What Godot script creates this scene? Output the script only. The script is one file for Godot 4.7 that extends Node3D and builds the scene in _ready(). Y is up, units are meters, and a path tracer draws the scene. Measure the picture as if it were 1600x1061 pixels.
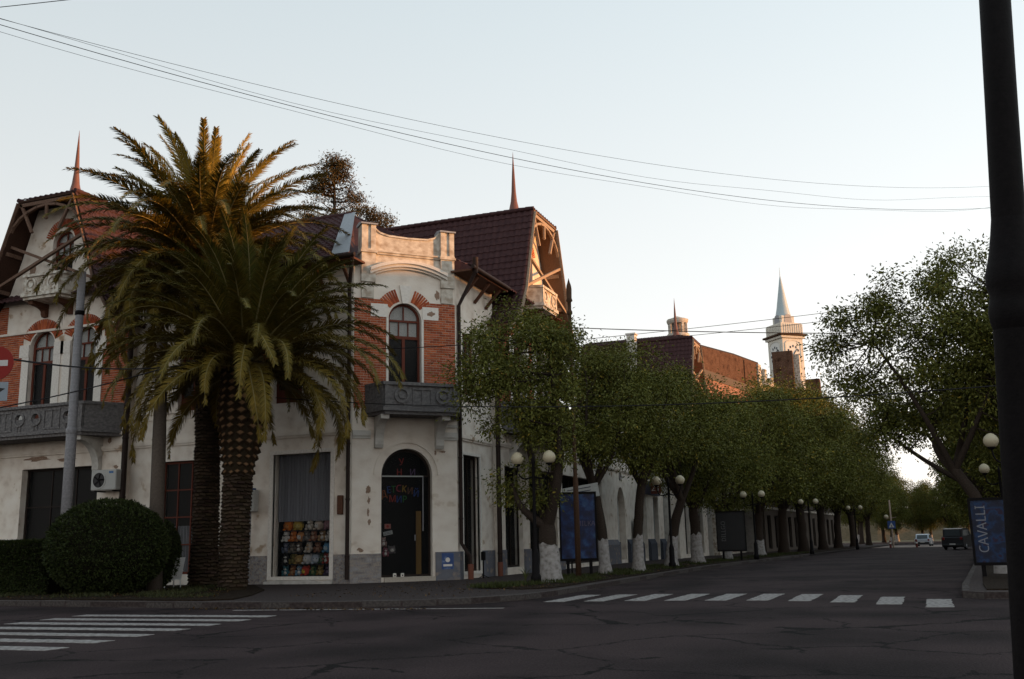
extends Node3D
# A street corner at dusk: brick and plaster corner building, two date palms, a street of clipped trees.
# World axes: -z runs down the receding street, +x to its right side; metres.

const EYE := Vector3(0, 1.45, 0)
var M := {}
var rng := RandomNumberGenerator.new()

func _ready() -> void:
	rng.seed = 7
	var cam := Camera3D.new()
	cam.name = "camera"
	add_child(cam)
	cam.fov = 37.65
	cam.near = 0.05
	cam.far = 1500.0
	cam.transform = Transform3D(Basis(Vector3.UP, deg_to_rad(21.03)) * Basis(Vector3.RIGHT, deg_to_rad(11.58)) * Basis(Vector3.BACK, -0.0224), EYE)
	cam.current = true
	var env := Environment.new()
	env.background_mode = Environment.BG_SKY
	env.tonemap_mode = Environment.TONE_MAPPER_LINEAR
	env.tonemap_exposure = 1.2
	env.sdfgi_enabled = true
	env.ssao_enabled = true
	env.ssil_enabled = true
	var sky := Sky.new()
	var pano := PanoramaSkyMaterial.new()
	pano.panorama = sky_picture()
	sky.sky_material = pano
	env.sky = sky
	env.background_energy_multiplier = 1.0
	var we := WorldEnvironment.new()
	we.name = "environment"
	we.environment = env
	add_child(we)
	var sun := DirectionalLight3D.new()
	sun.name = "sun"
	sun.light_energy = 1.6
	sun.light_color = Color(1.0, 0.70, 0.40)
	sun.light_angular_distance = 0.6
	sun.shadow_enabled = true
	add_child(sun)
	sun.look_at_from_position(sun_way() * 50.0, Vector3.ZERO)
	make_materials()
	make_ground()
	make_corner_building()
	make_street_buildings()
	make_trees()
	make_palms()
	make_planting()
	make_street_furniture()
	make_shop()
	make_cars()
	make_cables()

# towards the low sun: to the right of the street's end and just above the roofs
func sun_way() -> Vector3:
	var az := deg_to_rad(76.0)
	var el := deg_to_rad(3.6)
	return Vector3(sin(az) * cos(el), sin(el), -cos(az) * cos(el))

func sky_picture() -> ImageTexture:
	var h := 256
	var w := 512
	var im := Image.create(w, h, false, Image.FORMAT_RGBF)
	var s := sun_way()
	var zenith := Color(0.36, 0.49, 0.57)
	var low := Color(1.0, 0.972, 0.93)
	for y in h:
		var el := PI * (0.5 - (y + 0.5) / h)
		for x in w:
			var az := TAU * (x + 0.5) / w
			var d := Vector3(sin(az) * cos(el), sin(el), -cos(az) * cos(el))
			var up := clampf(d.y, 0.0, 1.0)
			var c := zenith.lerp(low, pow(1.0 - up, 1.4))
			var near_sun := clampf(d.dot(s) * 0.5 + 0.5, 0.0, 1.0)
			c = c * lerpf(0.81, 1.30, pow(near_sun, 1.4))
			var glow := pow(near_sun, 5.0) * pow(1.0 - up, 5.0)
			c += Color(0.62, 0.50, 0.36) * glow * 1.1
			var rim := pow(1.0 - up, 16.0)
			c = c.lerp(Color(c.r * 1.10, c.g * 1.0, c.b * 0.88), rim)
			if d.y < 0.0:
				c = c.lerp(Color(0.10, 0.09, 0.085), clampf(-d.y * 6.0, 0.0, 1.0))
			im.set_pixel(x, y, Color(c.r, c.g, c.b))
	return ImageTexture.create_from_image(im)

# ---------------------------------------------------------------- shapes

class MB:
	var v := PackedVector3Array()
	var n := PackedVector3Array()
	var c := PackedColorArray()
	var i := PackedInt32Array()
	var tint := Color(1, 1, 1)
	var tinted := false

	func put3(a: Vector3, b: Vector3, d: Vector3, na: Vector3, nb: Vector3, nd: Vector3) -> void:
		var k := v.size()
		v.append(a); v.append(b); v.append(d)
		n.append(na); n.append(nb); n.append(nd)
		if tinted:
			c.append(tint); c.append(tint); c.append(tint)
		i.append(k); i.append(k + 2); i.append(k + 1)

	func tri(a: Vector3, b: Vector3, d: Vector3) -> void:
		var f := (b - a).cross(d - a).normalized()
		put3(a, b, d, f, f, f)

	func quad(a: Vector3, b: Vector3, d: Vector3, e: Vector3) -> void:
		var f := (d - a).cross(e - b).normalized()
		quad_n(a, b, d, e, f, f, f, f)

	func quad_n(a: Vector3, b: Vector3, d: Vector3, e: Vector3, na: Vector3, nb: Vector3, nd: Vector3, ne: Vector3) -> void:
		var k := v.size()
		v.append(a); v.append(b); v.append(d); v.append(e)
		n.append(na); n.append(nb); n.append(nd); n.append(ne)
		if tinted:
			c.append(tint); c.append(tint); c.append(tint); c.append(tint)
		i.append(k); i.append(k + 2); i.append(k + 1)
		i.append(k); i.append(k + 3); i.append(k + 2)

	func box(o: Vector3, s: Vector3, b := Basis()) -> MB:
		var x := b.x * s.x * 0.5
		var y := b.y * s.y * 0.5
		var z := b.z * s.z * 0.5
		quad(o - x - y + z, o + x - y + z, o + x + y + z, o - x + y + z)
		quad(o + x - y - z, o - x - y - z, o - x + y - z, o + x + y - z)
		quad(o + x - y + z, o + x - y - z, o + x + y - z, o + x + y + z)
		quad(o - x - y - z, o - x - y + z, o - x + y + z, o - x + y - z)
		quad(o - x + y + z, o + x + y + z, o + x + y - z, o - x + y - z)
		quad(o - x - y - z, o + x - y - z, o + x - y + z, o - x - y + z)
		return self

	# box from its low to its high corner
	func span(a: Vector3, b: Vector3) -> MB:
		return box((a + b) * 0.5, b - a)

	# box with its edges cut off
	func soft_box(o: Vector3, s: Vector3, r: float, b := Basis()) -> MB:
		var h := s * 0.5
		var pts := []
		for sx in [-1, 1]:
			for sy in [-1, 1]:
				for sz in [-1, 1]:
					pts.append(Vector3(sx, sy, sz))
		var at := func(sg: Vector3, ax: int) -> Vector3:
			var p := Vector3(sg.x * (h.x - (0.0 if ax == 0 else r)), sg.y * (h.y - (0.0 if ax == 1 else r)), sg.z * (h.z - (0.0 if ax == 2 else r)))
			return o + b * p
		for ax in 3:
			var ay := (ax + 1) % 3
			var az := (ax + 2) % 3
			for s1 in [-1, 1]:
				var q := []
				for k in [[-1, -1], [1, -1], [1, 1], [-1, 1]]:
					var sg := Vector3.ZERO
					sg[ax] = s1; sg[ay] = k[0]; sg[az] = k[1]
					q.append(at.call(sg, ax))
				if s1 > 0:
					quad(q[0], q[1], q[2], q[3])
				else:
					quad(q[3], q[2], q[1], q[0])
				for s2 in [-1, 1]:
					var e := []
					for s3 in [-1, 1]:
						var sg := Vector3.ZERO
						sg[ax] = s1; sg[ay] = s2; sg[az] = s3
						e.append([at.call(sg, ax), at.call(sg, ay)])
					if s1 * s2 > 0:
						quad(e[0][0], e[0][1], e[1][1], e[1][0])
					else:
						quad(e[0][1], e[0][0], e[1][0], e[1][1])
		for sg in pts:
			if sg.x * sg.y * sg.z > 0:
				tri(at.call(sg, 0), at.call(sg, 1), at.call(sg, 2))
			else:
				tri(at.call(sg, 0), at.call(sg, 2), at.call(sg, 1))
		return self

	# round bar along a line of points
	func tube(p: PackedVector3Array, r: PackedFloat32Array, sides := 8, cap := true) -> MB:
		var last := p.size() - 1
		var side := Vector3.ZERO
		var rings := []
		var dirs := []
		for k in p.size():
			var d: Vector3 = (p[mini(k + 1, last)] - p[maxi(k - 1, 0)]).normalized()
			if side == Vector3.ZERO:
				side = d.cross(Vector3.UP if absf(d.y) < 0.9 else Vector3.RIGHT).normalized()
			side = (side - d * side.dot(d)).normalized()
			var up := side.cross(d)
			var ring := PackedVector3Array()
			for j in sides:
				var a := TAU * j / sides
				ring.append(side * cos(a) + up * sin(a))
			rings.append(ring)
			dirs.append(d)
		for k in last:
			for j in sides:
				var j2 := (j + 1) % sides
				quad_n(p[k] + rings[k][j] * r[k], p[k + 1] + rings[k + 1][j] * r[k + 1], p[k + 1] + rings[k + 1][j2] * r[k + 1], p[k] + rings[k][j2] * r[k],
					rings[k][j], rings[k + 1][j], rings[k + 1][j2], rings[k][j2])
		if cap:
			for j in sides:
				var j2 := (j + 1) % sides
				put3(p[last], p[last] + rings[last][j2] * r[last], p[last] + rings[last][j] * r[last], dirs[last], dirs[last], dirs[last])
				put3(p[0], p[0] + rings[0][j] * r[0], p[0] + rings[0][j2] * r[0], -dirs[0], -dirs[0], -dirs[0])
		return self

	func bar(a: Vector3, b: Vector3, r: float, sides := 8) -> MB:
		return tube(PackedVector3Array([a, b]), PackedFloat32Array([r, r]), sides)

	# square beam from a to b
	func beam(a: Vector3, b: Vector3, w: float, h: float, up := Vector3.UP) -> MB:
		var d := (b - a).normalized()
		var s := d.cross(up).normalized()
		return box((a + b) * 0.5, Vector3((b - a).length(), h, w), Basis(d, s.cross(d), s))

	# turned shape: profile of (radius, height)
	func lathe(pr: PackedVector2Array, sides := 16, o := Vector3.ZERO, b := Basis(), sharp := false) -> MB:
		for k in pr.size() - 1:
			var t := (pr[k + 1] - pr[k])
			var nn := Vector2(t.y, -t.x).normalized()
			var na := nn
			var nb := nn
			if not sharp:
				if k > 0:
					var t0 := pr[k] - pr[k - 1]
					na = (nn + Vector2(t0.y, -t0.x).normalized()).normalized()
				if k < pr.size() - 2:
					var t1 := pr[k + 2] - pr[k + 1]
					nb = (nn + Vector2(t1.y, -t1.x).normalized()).normalized()
			for j in sides:
				var a0 := TAU * j / sides
				var a1 := TAU * (j + 1) / sides
				var e0 := Vector3(cos(a0), 0, -sin(a0))
				var e1 := Vector3(cos(a1), 0, -sin(a1))
				var y := Vector3.UP
				quad_n(o + b * (e0 * pr[k].x + y * pr[k].y), o + b * (e1 * pr[k].x + y * pr[k].y), o + b * (e1 * pr[k + 1].x + y * pr[k + 1].y), o + b * (e0 * pr[k + 1].x + y * pr[k + 1].y),
					b * (e0 * na.x + y * na.y), b * (e1 * na.x + y * na.y), b * (e1 * nb.x + y * nb.y), b * (e0 * nb.x + y * nb.y))
		return self

	func ball(o: Vector3, r: Vector3, sides := 12, rows := 8) -> MB:
		var pr := PackedVector2Array()
		for k in rows + 1:
			var a := -PI * 0.5 + PI * k / rows
			pr.append(Vector2(maxf(cos(a), 0.001), sin(a)))
		return lathe(pr, sides, o, Basis(Vector3(r.x, 0, 0), Vector3(0, r.y, 0), Vector3(0, 0, r.z)))

	# outline in the xy plane pushed along z from z0 to z1
	func prism(p: PackedVector2Array, z0: float, z1: float) -> MB:
		if Geometry2D.is_polygon_clockwise(p):
			p = p.duplicate()
			p.reverse()
		var t := Geometry2D.triangulate_polygon(p)
		for k in t.size() / 3:
			var a := p[t[k * 3]]
			var b := p[t[k * 3 + 1]]
			var d := p[t[k * 3 + 2]]
			if (b - a).cross(d - a) < 0:
				var e := b
				b = d
				d = e
			tri(Vector3(a.x, a.y, z1), Vector3(b.x, b.y, z1), Vector3(d.x, d.y, z1))
			tri(Vector3(a.x, a.y, z0), Vector3(d.x, d.y, z0), Vector3(b.x, b.y, z0))
		for k in p.size():
			var a := p[k]
			var b := p[(k + 1) % p.size()]
			quad(Vector3(a.x, a.y, z0), Vector3(b.x, b.y, z0), Vector3(b.x, b.y, z1), Vector3(a.x, a.y, z1))
		return self

	# wall in the xy plane between z0 (back) and z1 (front), with openings {a, b, lo, hi, rise}; top is a line of (x, y)
	func wall(top: PackedVector2Array, bottom: float, holes: Array, z0: float, z1: float) -> MB:
		var at := PackedFloat32Array()
		for p in top:
			at.append(p.x)
		for h in holes:
			at.append(h.a); at.append(h.b)
			if h.rise > 0.0:
				for k in range(1, 16):
					at.append(lerpf(h.a, h.b, 0.5 - 0.5 * cos(PI * k / 16.0)))
		at.sort()
		for k in at.size() - 1:
			var p := at[k]
			var q := at[k + 1]
			if q - p < 1e-5:
				continue
			var mid := (p + q) * 0.5
			var lp := bottom
			var lq := bottom
			var act := []
			for h in holes:
				if h.a < mid and mid < h.b:
					act.append(h)
			act.sort_custom(func(s, t): return s.lo < t.lo)
			for h in act:
				if h.lo > lp + 1e-4:
					slab(p, q, lp, lq, h.lo, h.lo, z0, z1)
					quad(Vector3(p, h.lo, z1), Vector3(q, h.lo, z1), Vector3(q, h.lo, z0), Vector3(p, h.lo, z0))
				lp = MB.head(h, p)
				lq = MB.head(h, q)
				quad(Vector3(q, lq, z1), Vector3(p, lp, z1), Vector3(p, lp, z0), Vector3(q, lq, z0))
			var tp := MB.line_at(top, p + 1e-5)
			var tq := MB.line_at(top, q - 1e-5)
			if tp > lp + 1e-4 or tq > lq + 1e-4:
				slab(p, q, lp, lq, tp, tq, z0, z1)
				quad(Vector3(p, tp, z1), Vector3(q, tq, z1), Vector3(q, tq, z0), Vector3(p, tp, z0))
		for h in holes:
			quad(Vector3(h.a, h.lo, z1), Vector3(h.a, h.lo, z0), Vector3(h.a, h.hi, z0), Vector3(h.a, h.hi, z1))
			quad(Vector3(h.b, h.lo, z0), Vector3(h.b, h.lo, z1), Vector3(h.b, h.hi, z1), Vector3(h.b, h.hi, z0))
		var e0 := top[0]
		var e1 := top[top.size() - 1]
		quad(Vector3(e0.x, bottom, z0), Vector3(e0.x, bottom, z1), Vector3(e0.x, e0.y, z1), Vector3(e0.x, e0.y, z0))
		quad(Vector3(e1.x, bottom, z1), Vector3(e1.x, bottom, z0), Vector3(e1.x, e1.y, z0), Vector3(e1.x, e1.y, z1))
		return self

	func slab(p: float, q: float, lp: float, lq: float, hp: float, hq: float, z0: float, z1: float) -> void:
		quad(Vector3(p, lp, z1), Vector3(q, lq, z1), Vector3(q, hq, z1), Vector3(p, hp, z1))
		quad(Vector3(q, lq, z0), Vector3(p, lp, z0), Vector3(p, hp, z0), Vector3(q, hq, z0))

	# thick sheet over four corners, low left to top left
	func quad_roof(a: Vector3, b: Vector3, d: Vector3, e: Vector3, t: float) -> MB:
		var dn := Vector3(0, -t, 0)
		quad(a, b, d, e)
		quad(e + dn, d + dn, b + dn, a + dn)
		quad(a + dn, b + dn, b, a)
		quad(b + dn, d + dn, d, b)
		quad(d + dn, e + dn, e, d)
		quad(e + dn, a + dn, a, e)
		return self

	static func head(h: Dictionary, u: float) -> float:
		if h.rise <= 0.0:
			return h.hi
		var t := clampf((u - (h.a + h.b) * 0.5) / ((h.b - h.a) * 0.5), -1.0, 1.0)
		return h.hi + h.rise * sqrt(maxf(0.0, 1.0 - t * t))

	static func line_at(p: PackedVector2Array, x: float) -> float:
		for k in p.size() - 1:
			if x >= p[k].x and x <= p[k + 1].x and p[k + 1].x > p[k].x:
				return lerpf(p[k].y, p[k + 1].y, (x - p[k].x) / (p[k + 1].x - p[k].x))
		return p[0].y if x < p[0].x else p[p.size() - 1].y

	func mesh(m: Material = null) -> ArrayMesh:
		var a := []
		a.resize(Mesh.ARRAY_MAX)
		a[Mesh.ARRAY_VERTEX] = v
		a[Mesh.ARRAY_NORMAL] = n
		if tinted:
			a[Mesh.ARRAY_COLOR] = c
		a[Mesh.ARRAY_INDEX] = i
		var out := ArrayMesh.new()
		out.add_surface_from_arrays(Mesh.PRIMITIVE_TRIANGLES, a)
		if m:
			out.surface_set_material(0, m)
		return out

func hole(a: float, b: float, lo: float, hi: float, rise := 0.0) -> Dictionary:
	return {"a": a, "b": b, "lo": lo, "hi": hi, "rise": rise}

func flat_top(a: float, b: float, y: float) -> PackedVector2Array:
	return PackedVector2Array([Vector2(a, y), Vector2(b, y)])

func arch_top(a: float, b: float, spring: float, rise: float) -> PackedVector2Array:
	var p := PackedVector2Array()
	for k in 17:
		var u := lerpf(a, b, 0.5 - 0.5 * cos(PI * k / 16.0))
		p.append(Vector2(u, MB.head({"a": a, "b": b, "hi": spring, "rise": rise}, u)))
	return p

# wall frame: x along the wall (to the right as seen from outside), y up, z outwards
func frame(o: Vector3, along: Vector3) -> Transform3D:
	return Transform3D(Basis(along, Vector3.UP, along.cross(Vector3.UP)), o)

# ---------------------------------------------------------------- scene tree

func thing(called: String, label: String, category: String, at := Vector3.ZERO, turn := 0.0, group := "") -> Node3D:
	var o := Node3D.new()
	o.name = called
	add_child(o, true)
	o.position = at
	o.rotation.y = turn
	tag(o, label, category, group)
	return o

func tag(o: Node, label: String, category: String, group := "") -> void:
	o.set_meta("label", label)
	o.set_meta("category", category)
	if group != "":
		o.set_meta("group", group)

# one mesh node; its shape is given in the frame xf (of the world, or of the thing if local)
func part(shape, called: String, mat: Material, parent: Node = null, xf := Transform3D.IDENTITY, local := false) -> MeshInstance3D:
	var o := MeshInstance3D.new()
	o.name = called
	o.mesh = shape.mesh() if shape is MB else shape
	if mat:
		o.material_override = mat
	(parent if parent else self).add_child(o, true)
	if local or parent == null:
		o.transform = xf
	else:
		o.global_transform = xf
	return o

func setting(shape, called: String, mat: Material, xf := Transform3D.IDENTITY) -> MeshInstance3D:
	var o := part(shape, called, mat, null, xf)
	o.set_meta("kind", "structure")
	return o

func again(o: Node3D, called: String, label: String) -> Node3D:
	var r: Node3D = o.duplicate()
	r.name = called
	add_child(r, true)
	r.set_meta("label", label)
	return r

# ---------------------------------------------------------------- materials

func lin(r: float, g: float, b: float) -> Color:
	return Color(r, g, b).linear_to_srgb()

func noise(seed_: int, freq: float, oct := 4, kind := FastNoiseLite.TYPE_SIMPLEX_SMOOTH) -> FastNoiseLite:
	var f := FastNoiseLite.new()
	f.seed = seed_
	f.noise_type = kind
	f.frequency = freq
	f.fractal_octaves = oct
	return f

func noise_tex(f: FastNoiseLite, stops: Array, size := 512) -> NoiseTexture2D:
	var t := NoiseTexture2D.new()
	t.width = size
	t.height = size
	t.seamless = true
	t.noise = f
	t.generate_mipmaps = false
	if stops.size():
		var g := Gradient.new()
		var off := PackedFloat32Array()
		var col := PackedColorArray()
		for s in stops:
			off.append(s[0])
			col.append(s[1])
		g.offsets = off
		g.colors = col
		t.color_ramp = g
	return t

func plain(r: float, g: float, b: float, rough := 0.8, metal := 0.0) -> StandardMaterial3D:
	var m := StandardMaterial3D.new()
	m.albedo_color = lin(r, g, b)
	m.roughness = rough
	m.metallic = metal
	m.metallic_specular = 0.25 if rough > 0.5 else 0.4
	return m

# colour by world position: ramp colours over noise, with relief
func grainy(stops: Array, scale: float, freq: float, rough := 0.9, relief := 0.0, seed_ := 1, oct := 5) -> StandardMaterial3D:
	var m := StandardMaterial3D.new()
	var t := noise_tex(noise(seed_, freq, oct), stops)
	m.albedo_texture = t
	m.uv1_triplanar = true
	m.uv1_world_triplanar = true
	m.uv1_scale = Vector3.ONE * scale
	m.roughness = rough
	m.metallic_specular = 0.22 if rough > 0.5 else 0.4
	if relief > 0.0:
		m.heightmap_enabled = true
		if not M.has("bumps"):
			M.bumps = noise_tex(noise(50, 0.08, 4), [])
		m.heightmap_texture = M.bumps
		m.heightmap_scale = relief
	return m

func detail(m: StandardMaterial3D, stops: Array, scale: float, freq: float, seed_: int, oct := 4, kind := FastNoiseLite.TYPE_SIMPLEX_SMOOTH) -> void:
	m.detail_enabled = true
	m.detail_blend_mode = BaseMaterial3D.BLEND_MODE_MUL
	m.detail_uv_layer = BaseMaterial3D.DETAIL_UV_2
	m.detail_albedo = noise_tex(noise(seed_, freq, oct, kind), stops)
	m.uv2_triplanar = true
	m.uv2_world_triplanar = true
	m.uv2_scale = Vector3.ONE * scale

func tinted_mat(rough := 0.85) -> StandardMaterial3D:
	var m := StandardMaterial3D.new()
	m.vertex_color_use_as_albedo = true
	m.roughness = rough
	m.metallic_specular = 0.2
	return m

func leaf_mat(r: float, g: float, b: float, through := 0.5) -> StandardMaterial3D:
	var m := StandardMaterial3D.new()
	m.vertex_color_use_as_albedo = true
	m.albedo_color = Color(1, 1, 1)
	m.roughness = 0.6
	m.metallic_specular = 0.27
	m.cull_mode = BaseMaterial3D.CULL_DISABLED
	m.backlight_enabled = true
	m.backlight = lin(r * through, g * through, b * through)
	return m

func make_materials() -> void:
	# weathered white plaster: cream lime wash, with dirty streaks and bare patches
	var p := grainy([[0.0, lin(0.56, 0.48, 0.41)], [0.3, lin(0.71, 0.63, 0.555)], [0.6, lin(0.78, 0.71, 0.635)], [1.0, lin(0.81, 0.75, 0.685)]], 0.22, 0.012, 0.93, 0.35, 3, 6)
	detail(p, [[0.0, Color(0.66, 0.58, 0.50)], [0.14, Color(0.84, 0.79, 0.74)], [0.19, Color(0.97, 0.96, 0.95)], [1.0, Color(1, 1, 1)]], 0.09, 0.016, 21, 6)
	M.plaster = p
	var p2 := grainy([[0.0, lin(0.36, 0.33, 0.30)], [0.45, lin(0.52, 0.49, 0.45)], [1.0, lin(0.62, 0.59, 0.55)]], 0.3, 0.014, 0.95, 0.4, 13, 6)
	M.plaster_old = p2
	var p3 := grainy([[0.0, lin(0.30, 0.22, 0.16)], [0.35, lin(0.42, 0.36, 0.30)], [0.6, lin(0.60, 0.55, 0.48)], [1.0, lin(0.70, 0.66, 0.60)]], 0.5, 0.012, 0.95, 0.4, 17, 6)
	M.parapet = p3
	# plinth: blue-grey paint, flaking to bare render
	var pl := grainy([[0.0, lin(0.30, 0.24, 0.19)], [0.27, lin(0.24, 0.20, 0.18)], [0.36, lin(0.135, 0.135, 0.155)], [1.0, lin(0.16, 0.165, 0.19)]], 0.45, 0.009, 0.9, 0.3, 5, 5)
	M.plinth = pl
	M.plinth_bare = grainy([[0.0, lin(0.12, 0.11, 0.12)], [0.35, lin(0.20, 0.18, 0.18)], [0.5, lin(0.34, 0.28, 0.23)], [0.62, lin(0.22, 0.21, 0.22)], [1.0, lin(0.40, 0.37, 0.34)]], 0.6, 0.016, 0.95, 0.5, 9, 5)
	M.plinth_dark = grainy([[0.0, lin(0.05, 0.055, 0.07)], [1.0, lin(0.08, 0.085, 0.105)]], 0.6, 0.02, 0.8, 0.2, 15)
	M.mortar = grainy([[0.0, lin(0.38, 0.29, 0.22)], [1.0, lin(0.55, 0.44, 0.36)]], 0.8, 0.03, 0.97, 0.4, 6)
	M.brick = []
	for k in 5:
		var t := [[0.37, 0.090, 0.038], [0.31, 0.072, 0.032], [0.42, 0.115, 0.050], [0.27, 0.066, 0.033], [0.38, 0.102, 0.052]]
		var q: Array = t[k]
		var b := grainy([[0.0, lin(q[0] * 0.75, q[1] * 0.75, q[2] * 0.8)], [0.5, lin(q[0], q[1], q[2])], [1.0, lin(q[0] * 1.15, q[1] * 1.2, q[2] * 1.25)]], 1.3, 0.03, 0.9, 0.3, 30, 4)
		M.brick.append(b)
	M.brick_far = tinted_mat(0.92)
	M.stone = grainy([[0.0, lin(0.085, 0.078, 0.078)], [0.4, lin(0.14, 0.13, 0.13)], [0.75, lin(0.20, 0.185, 0.18)], [1.0, lin(0.26, 0.24, 0.23)]], 0.7, 0.02, 0.93, 0.6, 41, 6)
	M.threshold = grainy([[0.0, lin(0.34, 0.29, 0.24)], [1.0, lin(0.48, 0.42, 0.36)]], 1.0, 0.03, 0.8, 0.2, 42)
	M.wood = grainy([[0.0, lin(0.085, 0.04, 0.026)], [1.0, lin(0.15, 0.07, 0.045)]], 1.2, 0.02, 0.75, 0.2, 51)
	M.wood_red = grainy([[0.0, lin(0.10, 0.028, 0.018)], [1.0, lin(0.155, 0.045, 0.028)]], 1.2, 0.02, 0.6, 0.1, 52)
	M.timber = grainy([[0.0, lin(0.24, 0.16, 0.11)], [0.6, lin(0.38, 0.28, 0.20)], [1.0, lin(0.5, 0.39, 0.30)]], 1.4, 0.02, 0.85, 0.3, 53)
	M.soffit = grainy([[0.0, lin(0.13, 0.075, 0.045)], [1.0, lin(0.22, 0.13, 0.08)]], 0.9, 0.02, 0.85, 0.3, 54)
	M.dark_door = grainy([[0.0, lin(0.018, 0.013, 0.011)], [1.0, lin(0.035, 0.024, 0.02)]], 1.0, 0.02, 0.55, 0.1, 55)
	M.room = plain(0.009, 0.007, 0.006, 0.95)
	M.tile = grainy([[0.0, lin(0.035, 0.018, 0.02)], [0.5, lin(0.058, 0.028, 0.029)], [1.0, lin(0.08, 0.04, 0.038)]], 0.35, 0.02, 0.75, 0.0, 61)
	M.tile_red = grainy([[0.0, lin(0.10, 0.03, 0.02)], [1.0, lin(0.15, 0.05, 0.03)]], 0.35, 0.02, 0.6, 0.0, 62)
	M.zinc = grainy([[0.0, lin(0.20, 0.20, 0.21)], [1.0, lin(0.33, 0.33, 0.35)]], 0.6, 0.02, 0.5, 0.0, 63)
	M.zinc.metallic = 0.4
	M.pipe = grainy([[0.0, lin(0.022, 0.014, 0.012)], [1.0, lin(0.04, 0.026, 0.022)]], 0.9, 0.02, 0.55, 0.0, 64)
	M.spire = grainy([[0.0, lin(0.13, 0.05, 0.035)], [1.0, lin(0.19, 0.08, 0.055)]], 0.9, 0.02, 0.5, 0.0, 65)
	M.white_paint = grainy([[0.0, lin(0.62, 0.565, 0.51)], [1.0, lin(0.79, 0.735, 0.675)]], 0.9, 0.02, 0.7, 0.1, 66)
	M.glass = plain(0.02, 0.022, 0.024, 0.03)
	M.glass.transparency = BaseMaterial3D.TRANSPARENCY_ALPHA
	M.glass.albedo_color.a = 0.08
	M.glass.metallic_specular = 0.26
	M.glass_clear = plain(0.02, 0.022, 0.024, 0.3)
	M.glass_clear.transparency = BaseMaterial3D.TRANSPARENCY_ALPHA
	M.glass_clear.albedo_color.a = 0.14
	M.glass_dim = plain(0.05, 0.055, 0.06, 0.04)
	M.pale_blind = grainy([[0.0, lin(0.30, 0.30, 0.29)], [1.0, lin(0.42, 0.42, 0.40)]], 1.2, 0.02, 0.9, 0.0, 67)
	M.lace = grainy([[0.0, lin(0.20, 0.20, 0.22)], [1.0, lin(0.34, 0.34, 0.36)]], 2.2, 0.05, 0.9, 0.0, 68)
	# asphalt: grit, dark patches, tar cracks
	var a := grainy([[0.0, lin(0.022, 0.0138, 0.0140)], [0.5, lin(0.039, 0.0250, 0.0252)], [0.8, lin(0.056, 0.038, 0.037)], [1.0, lin(0.085, 0.069, 0.066)]], 0.55, 0.09, 0.88, 1.6, 71, 4)
	a.detail_enabled = true
	a.detail_blend_mode = BaseMaterial3D.BLEND_MODE_MUL
	a.detail_uv_layer = BaseMaterial3D.DETAIL_UV_2
	a.detail_albedo = crack_picture()
	a.uv2_triplanar = true
	a.uv2_world_triplanar = true
	a.uv2_scale = Vector3.ONE * 0.055
	M.asphalt = a
	M.paving = grainy([[0.0, lin(0.028, 0.021, 0.020)], [0.5, lin(0.048, 0.036, 0.034)], [1.0, lin(0.075, 0.058, 0.053)]], 0.6, 0.03, 0.92, 0.8, 72, 5)
	M.paving_pale = grainy([[0.0, lin(0.20, 0.15, 0.13)], [1.0, lin(0.30, 0.24, 0.21)]], 0.4, 0.03, 0.92, 0.4, 73)
	M.kerb = grainy([[0.0, lin(0.04, 0.033, 0.031)], [0.6, lin(0.075, 0.063, 0.059)], [1.0, lin(0.11, 0.094, 0.087)]], 0.8, 0.03, 0.93, 0.7, 74)
	M.soil = grainy([[0.0, lin(0.010, 0.0065, 0.0045)], [0.6, lin(0.022, 0.014, 0.009)], [1.0, lin(0.05, 0.03, 0.018)]], 0.6, 0.03, 1.0, 2.0, 75)
	M.ground = grainy([[0.0, lin(0.05, 0.05, 0.03)], [1.0, lin(0.09, 0.085, 0.05)]], 0.02, 0.02, 1.0, 0.0, 76)
	var st := grainy([[0.0, lin(0.08, 0.066, 0.062)], [0.3, lin(0.19, 0.168, 0.158)], [0.55, lin(0.28, 0.252, 0.239)], [1.0, lin(0.37, 0.34, 0.322)]], 0.7, 0.02, 0.85, 0.6, 77, 6)
	M.road_paint = st
	M.bark = grainy([[0.0, lin(0.022, 0.016, 0.013)], [0.6, lin(0.05, 0.036, 0.028)], [1.0, lin(0.085, 0.062, 0.048)]], 1.3, 0.03, 0.95, 1.5, 81)
	M.whitewash = grainy([[0.0, lin(0.12, 0.10, 0.09)], [0.25, lin(0.24, 0.215, 0.20)], [0.5, lin(0.34, 0.31, 0.295)], [1.0, lin(0.44, 0.41, 0.395)]], 0.9, 0.010, 0.95, 1.5, 82, 6)
	M.leaf = leaf_mat(0.10, 0.12, 0.025, 0.55)
	M.leaf_conifer = leaf_mat(0.10, 0.07, 0.03, 0.3)
	M.frond = leaf_mat(0.30, 0.22, 0.05, 0.5)
	M.frond.roughness = 0.6
	M.rachis = tinted_mat(0.6)
	M.palm_bark = tinted_mat(0.95)
	M.box_leaf = leaf_mat(0.04, 0.055, 0.015, 0.4)
	M.grass = leaf_mat(0.05, 0.065, 0.02, 0.4)
	M.concrete = grainy([[0.0, lin(0.09, 0.072, 0.06)], [1.0, lin(0.16, 0.13, 0.11)]], 0.7, 0.03, 0.95, 0.5, 91)
	M.steel = grainy([[0.0, lin(0.17, 0.16, 0.17)], [0.6, lin(0.25, 0.24, 0.25)], [1.0, lin(0.33, 0.31, 0.31)]], 0.6, 0.03, 0.6, 0.0, 92)
	M.iron = grainy([[0.0, lin(0.005, 0.004, 0.0045)], [1.0, lin(0.010, 0.008, 0.0085)]], 1.6, 0.03, 0.6, 0.1, 93)
	M.iron.metallic_specular = 0.2
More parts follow.
